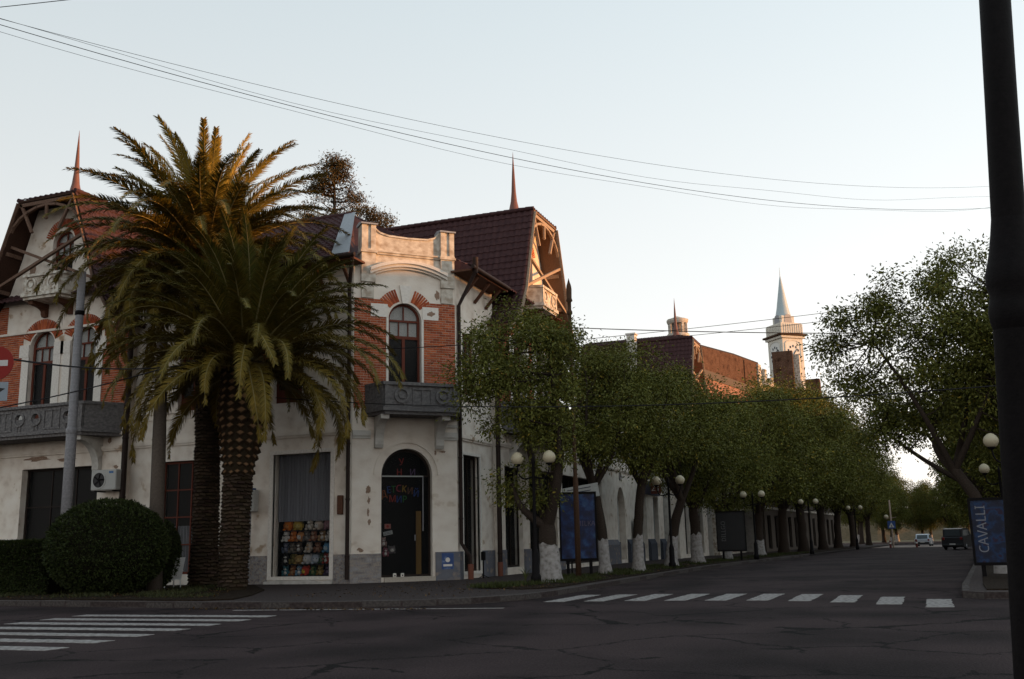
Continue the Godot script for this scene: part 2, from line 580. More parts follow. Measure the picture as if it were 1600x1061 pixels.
	M.rust = grainy([[0.0, lin(0.05, 0.03, 0.02)], [1.0, lin(0.12, 0.065, 0.04)]], 0.8, 0.03, 0.9, 0.4, 94)
	M.globe = plain(0.46, 0.39, 0.27, 0.4)
	M.globe.subsurf_scatter_enabled = false
	M.appliance = grainy([[0.0, lin(0.34, 0.33, 0.31)], [1.0, lin(0.46, 0.45, 0.43)]], 1.2, 0.03, 0.5, 0.0, 95)
	M.brick_plain = grainy([[0.0, lin(0.08, 0.045, 0.03)], [0.4, lin(0.125, 0.072, 0.05)], [0.7, lin(0.165, 0.098, 0.07)], [1.0, lin(0.28, 0.19, 0.14)]], 0.35, 0.03, 0.95, 0.6, 33, 6)
	detail(M.brick_plain, [[0.0, Color(0.45, 0.42, 0.4)], [0.35, Color(0.85, 0.82, 0.8)], [1.0, Color(1, 1, 1)]], 0.08, 0.02, 37, 6)
	M.brick_pink = grainy([[0.0, lin(0.24, 0.12, 0.09)], [1.0, lin(0.38, 0.22, 0.17)]], 0.3, 0.02, 0.95, 0.4, 34, 5)
	M.tower = grainy([[0.0, lin(0.62, 0.57, 0.49)], [1.0, lin(0.74, 0.70, 0.63)]], 0.2, 0.02, 0.9, 0.0, 35, 4)
	M.clock = plain(0.74, 0.72, 0.68, 0.6)
	M.spire_pale = plain(0.42, 0.47, 0.48, 0.5, 0.3)
	M.hill = grainy([[0.0, lin(0.05, 0.04, 0.02)], [1.0, lin(0.14, 0.09, 0.05)]], 0.03, 0.05, 1.0, 0.0, 36, 5)
	M.fruit = plain(0.22, 0.085, 0.022, 0.7)
	M.twig = plain(0.012, 0.011, 0.006, 1.0)
	M.sign_white = plain(0.5, 0.48, 0.46, 0.6)
	M.white_plastic = plain(0.6, 0.6, 0.6, 0.45)
	M.concrete_pale = plain(0.30, 0.22, 0.17, 0.9)
	M.curtain = grainy([[0.0, lin(0.19, 0.19, 0.215)], [1.0, lin(0.30, 0.30, 0.33)]], 1.5, 0.03, 0.95, 0.0, 110)
	M.tail_light = plain(0.16, 0.012, 0.01, 0.3)
	M.timber_dark = grainy([[0.0, lin(0.09, 0.05, 0.035)], [0.6, lin(0.15, 0.09, 0.065)], [1.0, lin(0.24, 0.17, 0.13)]], 1.4, 0.02, 0.85, 0.3, 56)
	M.wood_dark = grainy([[0.0, lin(0.03, 0.016, 0.012)], [1.0, lin(0.06, 0.03, 0.02)]], 1.2, 0.02, 0.85, 0.2, 57)
	M.bare = grainy([[0.0, lin(0.16, 0.09, 0.06)], [0.5, lin(0.27, 0.18, 0.13)], [1.0, lin(0.36, 0.29, 0.24)]], 1.5, 0.02, 0.95, 0.6, 58)
	M.black = plain(0.012, 0.011, 0.012, 0.5)
	M.cable = plain(0.02, 0.018, 0.02, 0.7)

# tar cracks and old patches, as a multiplier on the asphalt
func crack_picture() -> ImageTexture:
	var n := 1024
	var im := Image.create(n, n, false, Image.FORMAT_RGB8)
	var cell := noise(5, 0.0085, 1, FastNoiseLite.TYPE_CELLULAR)
	cell.cellular_return_type = FastNoiseLite.RETURN_DISTANCE2_SUB
	cell.fractal_type = FastNoiseLite.FRACTAL_NONE
	cell.domain_warp_enabled = true
	cell.domain_warp_amplitude = 38.0
	cell.domain_warp_frequency = 0.012
	cell.domain_warp_fractal_octaves = 4
	var some := noise(8, 0.006, 2)
	var patch := noise(9, 0.004, 3)
	var edges := cell.get_seamless_image(n, n, false, false, 0.1, false)
	var where := some.get_seamless_image(n, n)
	var tone := patch.get_seamless_image(n, n)
	for y in n:
		for x in n:
			var e := edges.get_pixel(x, y).r
			var k := where.get_pixel(x, y).r
			var t := lerpf(0.62, 1.2, tone.get_pixel(x, y).r)
			if e < 0.020 * k and k > 0.44:
				t *= 0.42
			im.set_pixel(x, y, Color(minf(t, 1.0), minf(t, 1.0), minf(t * 1.005, 1.0)))
	return ImageTexture.create_from_image(im)

# ---------------------------------------------------------------- ground, road, pavements

const FLAT := Basis(Vector3(1, 0, 0), Vector3(0, 0, -1), Vector3(0, 1, 0))   # outline (x, -z), pushed upwards

var kerb_left := PackedVector2Array([Vector2(-60, -22.4), Vector2(-26, -22.5), Vector2(-17, -21.7), Vector2(-13.5, -21.7), Vector2(-11.6, -22.3), Vector2(-10.2, -23.4), Vector2(-9.4, -25.0), Vector2(-9.2, -27.0), Vector2(-9.4, -40.0), Vector2(-9.35, -53.0), Vector2(-7.4, -79.0), Vector2(-4.3, -124.0), Vector2(-1.5, -165.0)])
var kerb_right := PackedVector2Array([Vector2(40, -25.2), Vector2(1.5, -25.3), Vector2(1.05, -25.8), Vector2(1.2, -29.0), Vector2(2.6, -49.0), Vector2(4.6, -79.0), Vector2(8.0, -124.0), Vector2(11.0, -165.0)])

func outline(p: PackedVector2Array) -> PackedVector2Array:
	var q := PackedVector2Array()
	for a in p:
		q.append(Vector2(a.x, -a.y))
	return q

func sheet(p: PackedVector2Array, y0: float, y1: float) -> MB:
	return MB.new().prism(outline(p), y0, y1)

func kerb(path: PackedVector2Array, near: float, inward: float) -> void:
	var root := Node3D.new()
	root.name = "kerb"
	add_child(root, true)
	root.set_meta("kind", "structure")
	var rest := MB.new()
	var stones := []
	for k in 3:
		stones.append(MB.new().soft_box(Vector3.ZERO, Vector3(0.955 - 0.01 * k, 0.3, 0.17), 0.018).mesh())
	var count := 0
	for k in path.size() - 1:
		var a := Vector3(path[k].x, 0, path[k].y)
		var b := Vector3(path[k + 1].x, 0, path[k + 1].y)
		var d := (b - a).normalized()
		var side := d.cross(Vector3.UP) * -inward
		var pieces := maxi(1, roundi((b - a).length() / 0.97))
		for j in pieces:
			var p := a.lerp(b, (j + 0.5) / pieces) + side * 0.085
			var bs := Basis(d, Vector3.UP, d.cross(Vector3.UP))
			var size := (b - a).length() / pieces
			if p.z > near and p.x > -27.5 and p.x < 6.0:
				var y := 0.012 + rng.randf_range(-0.012, 0.01)
				var tilt := bs * Basis(Vector3.RIGHT, rng.randf_range(-0.03, 0.03)) * Basis(Vector3.BACK, rng.randf_range(-0.008, 0.008))
				part(stones[rng.randi() % 3], "kerb_stone", M.kerb, root, Transform3D(tilt.scaled_local(Vector3(size / 0.97, 1, 1)), Vector3(p.x, y, p.z)), true)
				count += 1
			else:
				rest.box(Vector3(p.x, 0.01, p.z), Vector3(size - 0.02, 0.3, 0.17), bs)
	if rest.v.size():
		var o := part(rest, "kerb_row", M.kerb, root)
		o.set_meta("kind", "stuff")

func stripe(parent: Node, x0: float, x1: float, z0: float, z1: float, slant_x := 0.0, slant_z := 0.0) -> void:
	# worn paint: ragged outline
	var p := PackedVector2Array()
	var edge := func(a: Vector2, b: Vector2) -> void:
		var steps := maxi(2, int((b - a).length() / 0.12))
		for k in steps:
			var t := float(k) / steps
			p.append(a.lerp(b, t) + Vector2(rng.randf_range(-0.02, 0.02), rng.randf_range(-0.025, 0.025)))
	var a := Vector2(x0, z0)
	var b := Vector2(x1, z0 + slant_z)
	var c := Vector2(x1 + slant_x, z1 + slant_z)
	var d := Vector2(x0 + slant_x, z1)
	edge.call(a, b); edge.call(b, c); edge.call(c, d); edge.call(d, a)
	part(sheet(p, 0.0, 0.006), "stripe", M.road_paint, parent, Transform3D(FLAT, Vector3.ZERO), true)

func make_ground() -> void:
	var flat := Transform3D(FLAT, Vector3.ZERO)
	setting(sheet(PackedVector2Array([Vector2(-700, 300), Vector2(700, 300), Vector2(700, -900), Vector2(-700, -900)]), -0.3, -0.012), "ground", M.ground, flat)
	setting(sheet(PackedVector2Array([Vector2(-90, 40), Vector2(70, 40), Vector2(70, -230), Vector2(-90, -230)]), -0.2, 0.0), "road", M.asphalt, flat)
	var left := kerb_left.duplicate()
	left.append(Vector2(-60, -165))
	setting(sheet(left, -0.1, 0.15), "pavement", M.paving, flat)
	var right := kerb_right.duplicate()
	right.append(Vector2(60, -165)); right.append(Vector2(60, -25.2))
	setting(sheet(right, -0.1, 0.15), "pavement", M.paving, flat)
	setting(sheet(PackedVector2Array([Vector2(-12, -128), Vector2(20, -126), Vector2(20, -150), Vector2(-12, -150)]), -0.05, 0.02), "plaza_paving", M.paving_pale, flat)
	kerb(kerb_left, -82.0, 1.0)
	kerb(kerb_right, -56.0, -1.0)
	# soil beds: under the palms and along the row of trees
	setting(sheet(PackedVector2Array([Vector2(-60, -22.75), Vector2(-26, -22.9), Vector2(-17.4, -22.2), Vector2(-16.8, -22.7), Vector2(-17.6, -24.6), Vector2(-19.4, -27.8), Vector2(-22.2, -31.2), Vector2(-60, -31.2)]), 0.10, 0.185), "soil_bed", M.soil, flat)
	setting(sheet(PackedVector2Array([Vector2(-9.75, -28.2), Vector2(-10.4, -27.5), Vector2(-12.2, -28.4), Vector2(-12.5, -30.0), Vector2(-12.5, -53.0), Vector2(-10.6, -79.0), Vector2(-7.5, -124.0), Vector2(-4.8, -124.0), Vector2(-7.9, -79.0), Vector2(-9.75, -53.0)]), 0.10, 0.18), "soil_strip", M.soil, flat)
	setting(sheet(PackedVector2Array([Vector2(1.6, -26.2), Vector2(4.6, -26.2), Vector2(6.2, -60.0), Vector2(3.7, -60.0), Vector2(1.7, -29.0)]), 0.10, 0.18), "soil_strip", M.soil, flat)
	# zebra crossings
	var z1 := Node3D.new()
	z1.name = "zebra_crossing"
	add_child(z1, true)
	z1.set_meta("kind", "structure")
	var near := [-22.5, -23.4, -24.1, -24.6, -24.8, -24.8, -24.8, -24.7, -24.5, -24.3]
	for k in 10:
		var x := 0.22 - 0.985 * k
		stripe(z1, x, x + 0.52, near[k], near[k] - 2.75 - 0.04 * k, 0.05)
	var z2 := Node3D.new()
	z2.name = "zebra_crossing"
	add_child(z2, true)
	z2.set_meta("kind", "structure")
	for k in 7:
		var z := -12.15 - 1.12 * k
		stripe(z2, -17.6 - 0.15 * k, -12.45 - 0.12 * k, z, z - 0.46, 0.0, -0.05)
	part(sheet(PackedVector2Array([Vector2(-15.5, -20.9), Vector2(-8.8, -21.9), Vector2(-8.8, -22.03), Vector2(-15.5, -21.03)]), 0.0, 0.006), "edge_line", M.road_paint, z2, flat, true)

# ---------------------------------------------------------------- the corner building

var brick_count := 0
var brick_mesh := []
var more_bricks := MB.new()
const BRICK_COLORS := [Color(0.37, 0.090, 0.038), Color(0.31, 0.072, 0.032), Color(0.42, 0.115, 0.050), Color(0.27, 0.066, 0.033), Color(0.38, 0.102, 0.052)]

# one brick, centred at (u, v) of a wall frame; near ones are parts, the rest go into one mesh
func brick(parent: Node, f: Transform3D, u: float, v: float, w: float, h: float, turn := 0.0) -> void:
	var b := Basis(Vector3.BACK, turn)
	var out := rng.randf_range(0.012, 0.024)
	if parent and brick_count < 296:
		var o := MeshInstance3D.new()
		o.name = "brick"
		o.mesh = brick_mesh[rng.randi() % 5]
		parent.add_child(o, true)
		o.global_transform = f * Transform3D(b.scaled_local(Vector3(w, h, 1.0)), Vector3(u, v, out - 0.03))
		brick_count += 1
	else:
		more_bricks.tint = BRICK_COLORS[rng.randi() % 5] * rng.randf_range(0.85, 1.15)
		var g := f * Transform3D(b, Vector3(u, v, out - 0.03))
		var x := g.basis.x * w * 0.5
		var y := g.basis.y * h * 0.5
		var z := g.basis.z * 0.03
		var c := g.origin
		more_bricks.quad(c - x - y + z, c + x - y + z, c + x + y + z, c - x + y + z)
		more_bricks.quad(c - x + y + z, c + x + y + z, c + x + y - z, c - x + y - z)
		more_bricks.quad(c - x - y - z, c + x - y - z, c + x - y + z, c - x - y + z)
		more_bricks.quad(c + x - y + z, c + x - y - z, c + x + y - z, c + x + y + z)
		more_bricks.quad(c - x - y - z, c - x - y + z, c - x + y + z, c - x + y - z)

# courses of bricks over a rectangle of a wall, leaving out what skip() covers
func brick_panel(parent: Node, f: Transform3D, u0: float, u1: float, v0: float, v1: float, skip := []) -> void:
	var course := 0.094
	var rows := int((v1 - v0) / course)
	for r in rows:
		var v := v0 + (r + 0.5) * (v1 - v0) / rows
		var u := u0
		var first := true
		while u < u1 - 0.02:
			var w := 0.262
			if first and r % 2 == 1:
				w = 0.125
			first = false
			var e := minf(u + w, u1)
			if u1 - e < 0.06:
				e = u1
			var a := u
			var b := e
			for s in skip:
				if v > s[2] and v < s[3]:
					if a >= s[0] and b <= s[1]:
						a = b
					elif a < s[0] and b > s[0]:
						b = s[0]
					elif a < s[1] and b > s[1]:
						a = s[1]
			if b - a > 0.03:
				brick(parent, f, (a + b) * 0.5, v, b - a - 0.018, (v1 - v0) / rows - 0.021)
			u = e

func brick_arch(parent: Node, f: Transform3D, cu: float, cv: float, r0: float, r1: float, a0: float, a1: float) -> void:
	var count := maxi(3, int(absf(a1 - a0) * (r0 + r1) * 0.5 / 0.088))
	for k in count:
		var a := lerpf(a0, a1, (k + 0.5) / count)
		var r := (r0 + r1) * 0.5
		var w := absf(a1 - a0) * r / count - 0.014
		brick(parent, f, cu + cos(a) * r, cv + sin(a) * r, w, r1 - r0, a - PI * 0.5)

# ring segment pushed out of the wall
func ring(b: MB, cu: float, cv: float, r0: float, r1: float, a0: float, a1: float, z0: float, z1: float, steps := 14) -> MB:
	var p := PackedVector2Array()
	for k in steps + 1:
		var a := lerpf(a0, a1, float(k) / steps)
		p.append(Vector2(cu + cos(a) * r1, cv + sin(a) * r1))
	for k in steps + 1:
		var a := lerpf(a1, a0, float(k) / steps)
		p.append(Vector2(cu + cos(a) * r0, cv + sin(a) * r0))
	return b.prism(p, z0, z1)

# window or glazed double door with a fanlight: frame part with panes and blinds as its pieces
func arched_window(root: Node, f: Transform3D, u0: float, u1: float, lo: float, spring: float, rise: float, wood: Material, solid_low := true, deep := 0.2) -> void:
	var w := u1 - u0
	var z := -deep
	var mid := (u0 + u1) * 0.5
	var tr := spring - 0.62
	var lights := []
	var e := 0.09
	if solid_low:
		lights.append(hole(u0 + e, mid - 0.06, lo + 0.55, tr - 0.12))
		lights.append(hole(mid + 0.06, u1 - e, lo + 0.55, tr - 0.12))
	else:
		lights.append(hole(u0 + e, mid - 0.04, lo + 0.1, tr - 0.08))
		lights.append(hole(mid + 0.04, u1 - e, lo + 0.1, tr - 0.08))
	for k in 3:
		lights.append(hole(lerpf(u0 + e, u1 - e, k / 3.0) + 0.02, lerpf(u0 + e, u1 - e, (k + 1) / 3.0) - 0.02, tr, spring - 0.06))
	var gap := 0.10
	var fan := []
	for s in 2:
		var p := PackedVector2Array()
		for k in 9:
			var t := float(k) / 8.0
			var u := lerpf(u0 + gap, mid - 0.025, t) if s == 0 else lerpf(mid + 0.025, u1 - gap, t)
			p.append(Vector2(u, MB.head({"a": u0 + gap, "b": u1 - gap, "hi": spring + 0.02, "rise": rise - gap}, u)))
		p.append(Vector2(p[8].x, spring + 0.02))
		p.append(Vector2(p[0].x, spring + 0.02))
		fan.append(p)
	var fr := MB.new().wall(flat_top(u0, u1, spring), lo, lights, z - 0.06, z)
	var arch := hole(u0 + gap, u1 - gap, spring + 0.02, spring + 0.02, rise - gap)
	fr.wall(arch_top(u0, u1, spring + 0.001, rise), spring, [arch], z - 0.06, z)
	fr.span(Vector3(mid - 0.025, spring + 0.021, z - 0.055), Vector3(mid + 0.025, spring + rise - gap - 0.002, z - 0.005))
	var win := part(fr, "window", wood, root, f)
	for k in lights.size():
		var h: Dictionary = lights[k]
		part(MB.new().span(Vector3(h.a, h.lo, z - 0.038), Vector3(h.b, h.hi, z - 0.030)), "pane", M.glass_clear if k < 2 else M.glass, win, f)
	for p in fan:
		part(MB.new().prism(p, z - 0.038, z - 0.030), "pane", M.glass, win, f)
	part(MB.new().wall(arch_top(u0 + 0.05, u1 - 0.05, spring, rise - 0.05), tr - 0.02, [], z - 0.12, z - 0.10), "blind", M.pale_blind, win, f)
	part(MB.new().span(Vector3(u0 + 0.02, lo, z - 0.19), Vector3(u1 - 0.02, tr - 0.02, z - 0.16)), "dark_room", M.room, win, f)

func plain_window(root: Node, f: Transform3D, a: float, b: float, lo: float, hi: float, cols: int, rows: int, wood: Material, deep := 0.18, dark: Material = null, lace_to := 0.0) -> void:
	var holes := []
	for x in cols:
		for y in rows:
			holes.append(hole(lerpf(a + 0.07, b - 0.07, float(x) / cols) + 0.025, lerpf(a + 0.07, b - 0.07, float(x + 1) / cols) - 0.025, lerpf(lo + 0.07, hi - 0.07, float(y) / rows) + 0.025, lerpf(lo + 0.07, hi - 0.07, float(y + 1) / rows) - 0.025))
	var win := part(MB.new().wall(flat_top(a, b, hi), lo, holes, -deep - 0.06, -deep), "window", wood, root, f)
	for h in holes:
		part(MB.new().span(Vector3(h.a, h.lo, -deep - 0.036), Vector3(h.b, h.hi, -deep - 0.030)), "pane", M.glass_clear, win, f)
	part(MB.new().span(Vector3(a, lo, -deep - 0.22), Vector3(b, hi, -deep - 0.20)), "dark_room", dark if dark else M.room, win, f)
	if lace_to > lo:
		var lc := MB.new()
		for k in int((b - a - 0.1) / 0.07):
			lc.box(Vector3(a + 0.08 + k * 0.07, (lo + lace_to) * 0.5 + 0.03, -deep - 0.13), Vector3(0.05, lace_to - lo, 0.012), Basis(Vector3.UP, 0.5 if k % 2 else -0.5))
		part(lc, "lace_curtain", M.lace, win, f)

# steps of moulding along the wall: list of [v0, v1, out]
func moulding(root: Node, called: String, f: Transform3D, u0: float, u1: float, steps: Array, mat: Material) -> void:
	var b := MB.new()
	for s in steps:
		b.span(Vector3(u0, s[0], -0.05), Vector3(u1, s[1], s[2]))
	part(b, called, mat, root, f)

# roof covered in pressed tiles: corners a (low left), b (low right), c (top right), d (top left) in the world
func tiled(b: MB, a: Vector3, bb: Vector3, c: Vector3, d: Vector3, tile_w := 0.30, course := 0.36) -> void:
	var up := ((d + c) * 0.5 - (a + bb) * 0.5)
	var along := (bb - a).normalized()
	var nrm := along.cross(up).normalized()
	up = nrm.cross(along).normalized()
	var hgt := (c - bb).dot(up)
	var rows := maxi(1, roundi(hgt / course))
	for r in rows:
		var t0 := float(r) / rows
		var t1 := float(r + 1) / rows
		var l0 := a.lerp(d, t0)
		var r0 := bb.lerp(c, t0)
		var l1 := a.lerp(d, t1)
		var r1 := bb.lerp(c, t1)
		var s0 := minf((l0 - a).dot(along), (l1 - a).dot(along))
		var s1 := maxf((r0 - a).dot(along), (r1 - a).dot(along))
		var step := tile_w / 4.0
		var k := floori(s0 / step)
		while k * step < s1:
			var pa := k * step
			var pb := (k + 1) * step
			var lo0 := (l0 - a).dot(along); var hi0 := (r0 - a).dot(along)
			var lo1 := (l1 - a).dot(along); var hi1 := (r1 - a).dot(along)
			var q := []
			for e in [[pa, lo0, hi0, 0.0], [pb, lo0, hi0, 0.0], [pb, lo1, hi1, 1.0], [pa, lo1, hi1, 1.0]]:
				var s := clampf(e[0], e[1], e[2])
				var base: Vector3 = a + along * s + (up * ((l0 - a).dot(up)) if e[3] == 0.0 else up * ((l1 - a).dot(up)))
				var ph: float = TAU * s / tile_w
				var hh := 0.028 * sin(ph) + (0.055 if e[3] == 0.0 else 0.012)
				var nn: Vector3 = (nrm - along * (0.028 * TAU / tile_w * cos(ph)) + up * 0.1).normalized()
				q.append([base + nrm * hh, nn])
			if (q[1][0] - q[0][0]).length() > 0.001 or (q[2][0] - q[3][0]).length() > 0.001:
				b.quad_n(q[0][0], q[1][0], q[2][0], q[3][0], q[0][1], q[1][1], q[2][1], q[3][1])
				var dn: Vector3 = -up * 0.7 + nrm * 0.7
				b.quad_n(q[0][0] - nrm * 0.05, q[1][0] - nrm * 0.05, q[1][0], q[0][0], dn, dn, dn, dn)
			k += 1

func ridge_caps(root: Node, a: Vector3, b: Vector3, mat: Material) -> void:
	var n := int((b - a).length() / 0.36)
	var d := (b - a).normalized()
	var m := MB.new()
	for k in n:
		var p := a.lerp(b, float(k) / n)
		var q := a.lerp(b, float(k + 1) / n)
		m.tube(PackedVector3Array([p - d * 0.03, q]), PackedFloat32Array([0.125, 0.10]), 8, true)
	part(m, "ridge_tiles", mat, root).set_meta("kind", "stuff")

# projecting gabled bay. Frame: x along the wall (0 in the middle), z outwards
func gable_roof(root: Node, f: Transform3D, back: float, over: float, tiles: Material, timber: Material, soffit: Material) -> void:
	var half := [[1.6, 16.8], [2.45, 14.4], [3.0, 12.8], [3.75, 11.6], [4.75, 10.75]]
	var roof := MB.new()
	var deck := MB.new()
	for s in [-1.0, 1.0]:
		for k in 4:
			var lo: Array = half[k + 1]
			var hi: Array = half[k]
			var lo_f: Vector3 = f * Vector3(s * lo[0], lo[1], over)
			var lo_b: Vector3 = f * Vector3(s * lo[0], lo[1], back)
			var hi_f: Vector3 = f * Vector3(s * hi[0], hi[1], over)
			var hi_b: Vector3 = f * Vector3(s * hi[0], hi[1], back)
			if s > 0:
				tiled(roof, lo_f, lo_b, hi_b, hi_f)
			else:
				tiled(roof, lo_b, lo_f, hi_f, hi_b)
			var nn: Vector3 = Vector3(s * (hi[1] - lo[1]), absf(lo[0] - hi[0]), 0).normalized() * 0.04
			var t := nn * 2.5
			var pa := Vector3(s * lo[0], lo[1], over - 0.02) - nn
			var pb := Vector3(s * hi[0], hi[1], over - 0.02) - nn
			var pc := Vector3(s * hi[0], hi[1], back) - nn
			var pd := Vector3(s * lo[0], lo[1], back) - nn
			var pts := [pa, pb, pc, pd]
			var w := []
			for q in pts:
				w.append(f * q)
			var w2 := []
			for q in pts:
				w2.append(f * (q - t))
			deck.quad(w[0], w[3], w[2], w[1])
			deck.quad(w2[0], w2[1], w2[2], w2[3])
			deck.quad(w[0], w[1], w2[1], w2[0])
			deck.quad(w[3], w2[3], w2[2], w[2])
			if k == 3:
				deck.quad(w[0], w2[0], w2[3], w[3])
	# clipped top: a low hip that rises to the ridge
	var r0: Vector3 = f * Vector3(0, 17.45, -0.6)
	var r1: Vector3 = f * Vector3(0, 17.45, back)
	var tl: Vector3 = f * Vector3(-1.6, 16.8, over)
	var tr: Vector3 = f * Vector3(1.6, 16.8, over)
	var bl: Vector3 = f * Vector3(-1.6, 16.8, back)
	var br: Vector3 = f * Vector3(1.6, 16.8, back)
	tiled(roof, tl, tr, r0, r0)
	tiled(roof, tr, br, r1, r0)
	tiled(roof, bl, tl, r0, r1)
	deck.quad(f * Vector3(-1.6, 16.7, over), f * Vector3(-1.6, 16.7, back), f * Vector3(1.6, 16.7, back), f * Vector3(1.6, 16.7, over))
	deck.quad(f * Vector3(-1.6, 16.7, over), f * Vector3(1.6, 16.7, over), f * Vector3(1.6, 16.8, over), f * Vector3(-1.6, 16.8, over))
	part(roof, "roof_tiles", tiles, root).set_meta("kind", "stuff")
	part(deck, "roof_deck", soffit, root)
	for s in [-1.0, 1.0]:
		ridge_caps(root, f * Vector3(s * 1.62, 16.84, back), f * Vector3(s * 1.62, 16.84, over), tiles)
	# verge boards, purlins and the open timber truss in front
	var z := over - 0.08
	for s in [-1.0, 1.0]:
		for k in 4:
			part(MB.new().beam(Vector3(s * (half[k][0] - 0.03), half[k][1] - 0.12, z + 0.09), Vector3(s * (half[k + 1][0] - 0.03), half[k + 1][1] - 0.12, z + 0.09), 0.05, 0.2, Vector3.BACK), "verge_board", timber, root, f)
		part(MB.new().beam(Vector3(s * 2.95, 12.75, z), Vector3(-s * 2.2, 14.85, z - 0.13 * (s + 1.0)), 0.12, 0.13, Vector3.BACK), "brace", timber, root, f)
		part(MB.new().beam(Vector3(s * 1.5, 16.65, z), Vector3(s * 0.75, 15.25, z), 0.1, 0.12, Vector3.BACK), "strut", timber, root, f)
		for h in [[2.3, 14.5], [2.85, 12.9]]:
			part(MB.new().span(Vector3(s * h[0] - 0.07, h[1] - 0.09, 0.02), Vector3(s * h[0] + 0.07, h[1] + 0.09, over - 0.15)), "purlin", timber, root, f)
	var arc := MB.new()
	var pts := PackedVector3Array()
	for k in 13:
		var a := lerpf(PI * 0.97, PI * 0.03, k / 12.0)
		pts.append(Vector3(cos(a) * 2.25, 14.6 + sin(a) * 1.85, z))
	for k in 12:
		arc.beam(pts[k], pts[k + 1] + (pts[k + 1] - pts[k]) * 0.06, 0.11, 0.13, Vector3.BACK)
	part(arc, "arched_brace", timber, root, f)
	part(MB.new().span(Vector3(-1.55, 16.5, z - 0.06), Vector3(1.55, 16.66, z + 0.06)), "collar_beam", timber, root, f)
	part(MB.new().lathe(PackedVector2Array([Vector2(0.01, 15.75), Vector2(0.09, 15.83), Vector2(0.06, 15.95), Vector2(0.08, 16.0), Vector2(0.08, 16.5)]), 8, Vector3(0, 0, z)), "pendant", timber, root, f)
	part(MB.new().lathe(PackedVector2Array([Vector2(0.42, 17.25), Vector2(0.26, 17.5), Vector2(0.17, 17.9), Vector2(0.12, 18.4), Vector2(0.07, 19.4), Vector2(0.005, 20.5)]), 8, Vector3(0, 0, -0.6)), "spire", M.spire, root, f)

# carved stone balcony: front panel with roundels between end pieces that slant back to the wall
func balcony(root: Node, f: Transform3D, u0: float, u1: float, v0: float, v1: float, out: float, slant: float, roundels: Array, mat: Material, open_roundels := false) -> void:
	var slab := PackedVector2Array([Vector2(u0 - slant - 0.06, 0.02), Vector2(u0 - 0.06, out + 0.08), Vector2(u1 + 0.06, out + 0.08), Vector2(u1 + slant + 0.06, 0.02)])
	var flat := f * Transform3D(Basis(Vector3(1, 0, 0), Vector3(0, 0, 1), Vector3(0, -1, 0)), Vector3(0, v0 + 0.16, 0))
	var floor_ := part(MB.new().prism(slab, 0.0, 0.16), "balcony_floor", mat, root, flat)
	var edge := PackedVector2Array([Vector2(u0 - slant + 0.02, 0.02), Vector2(u0 + 0.02, out), Vector2(u1 - 0.02, out), Vector2(u1 + slant - 0.02, 0.02)])
	part(MB.new().prism(edge, 0.0, 0.12), "floor_step", mat, root, f * Transform3D(Basis(Vector3(1, 0, 0), Vector3(0, 0, 1), Vector3(0, -1, 0)), Vector3(0, v0 - 0.002, 0)))
	var holes := []
	if open_roundels:
		for r in roundels:
			holes.append(hole(r - 0.17, r + 0.17, (v0 + v1) * 0.5 + 0.06, (v0 + v1) * 0.5 + 0.06, 0.2))
	var pan := MB.new().wall(flat_top(u0, u1, v1 - 0.12), v0 + 0.16, holes, out - 0.14, out - 0.04)
	for r in roundels:
		ring(pan, r, (v0 + v1) * 0.5 + 0.05, 0.21, 0.30, 0.0, TAU * 0.999, out - 0.04, out + 0.02, 20)
		if not open_roundels:
			pan.prism(circle(r, (v0 + v1) * 0.5 + 0.05, 0.13), out - 0.04, out + 0.0)
		pan.span(Vector3(r - 0.12, v0 + 0.2, out - 0.04), Vector3(r - 0.06, v0 + 0.38, out - 0.005))
		pan.span(Vector3(r + 0.06, v0 + 0.2, out - 0.04), Vector3(r + 0.12, v0 + 0.38, out - 0.005))
	for k in roundels.size() - 1:
		var a: float = roundels[k] + 0.45
		var b: float = roundels[k + 1] - 0.45
		if b - a > 0.5:
			var n := int((b - a) / 0.27)
			for j in n + 1:
				var u := lerpf(a, b, float(j) / n)
				pan.span(Vector3(u - 0.03, v0 + 0.26, out - 0.04), Vector3(u + 0.03, v1 - 0.26, out - 0.005))
			pan.span(Vector3(a - 0.05, v1 - 0.28, out - 0.04), Vector3(b + 0.05, v1 - 0.2, out - 0.002))
			pan.span(Vector3(a - 0.05, v0 + 0.2, out - 0.04), Vector3(b + 0.05, v0 + 0.27, out - 0.002))
	for u in [u0 + 0.02, u1 - 0.18]:
		pan.span(Vector3(u, v0 + 0.16, out - 0.06), Vector3(u + 0.16, v1 - 0.12, out + 0.03))
	part(pan, "balcony_front", mat, root, f)
	for s in [-1.0, 1.0]:
		var e: float = u0 if s < 0 else u1
		var a := Vector3(e, 0, out - 0.09)
		var b := Vector3(e + s * slant, 0, 0.02)
		var d := (b - a).normalized()
		var g := MB.new().box((a + b) * 0.5 + Vector3(0, (v0 + v1) * 0.5 + 0.02, 0), Vector3((b - a).length(), v1 - v0 - 0.28, 0.09), Basis(d, Vector3.UP, d.cross(Vector3.UP)))
		part(g, "balcony_side", mat, root, f)
	var rail := PackedVector2Array([Vector2(u0 - slant - 0.05, 0.02), Vector2(u0 - 0.05, out + 0.05), Vector2(u1 + 0.05, out + 0.05), Vector2(u1 + slant + 0.05, 0.02), Vector2(u1 + slant - 0.16, 0.02), Vector2(u1 - 0.14, out - 0.17), Vector2(u0 + 0.14, out - 0.17), Vector2(u0 - slant + 0.16, 0.02)])
	part(MB.new().prism(rail, 0.0, 0.12), "balcony_rail", mat, root, f * Transform3D(Basis(Vector3(1, 0, 0), Vector3(0, 0, 1), Vector3(0, -1, 0)), Vector3(0, v1, 0)))

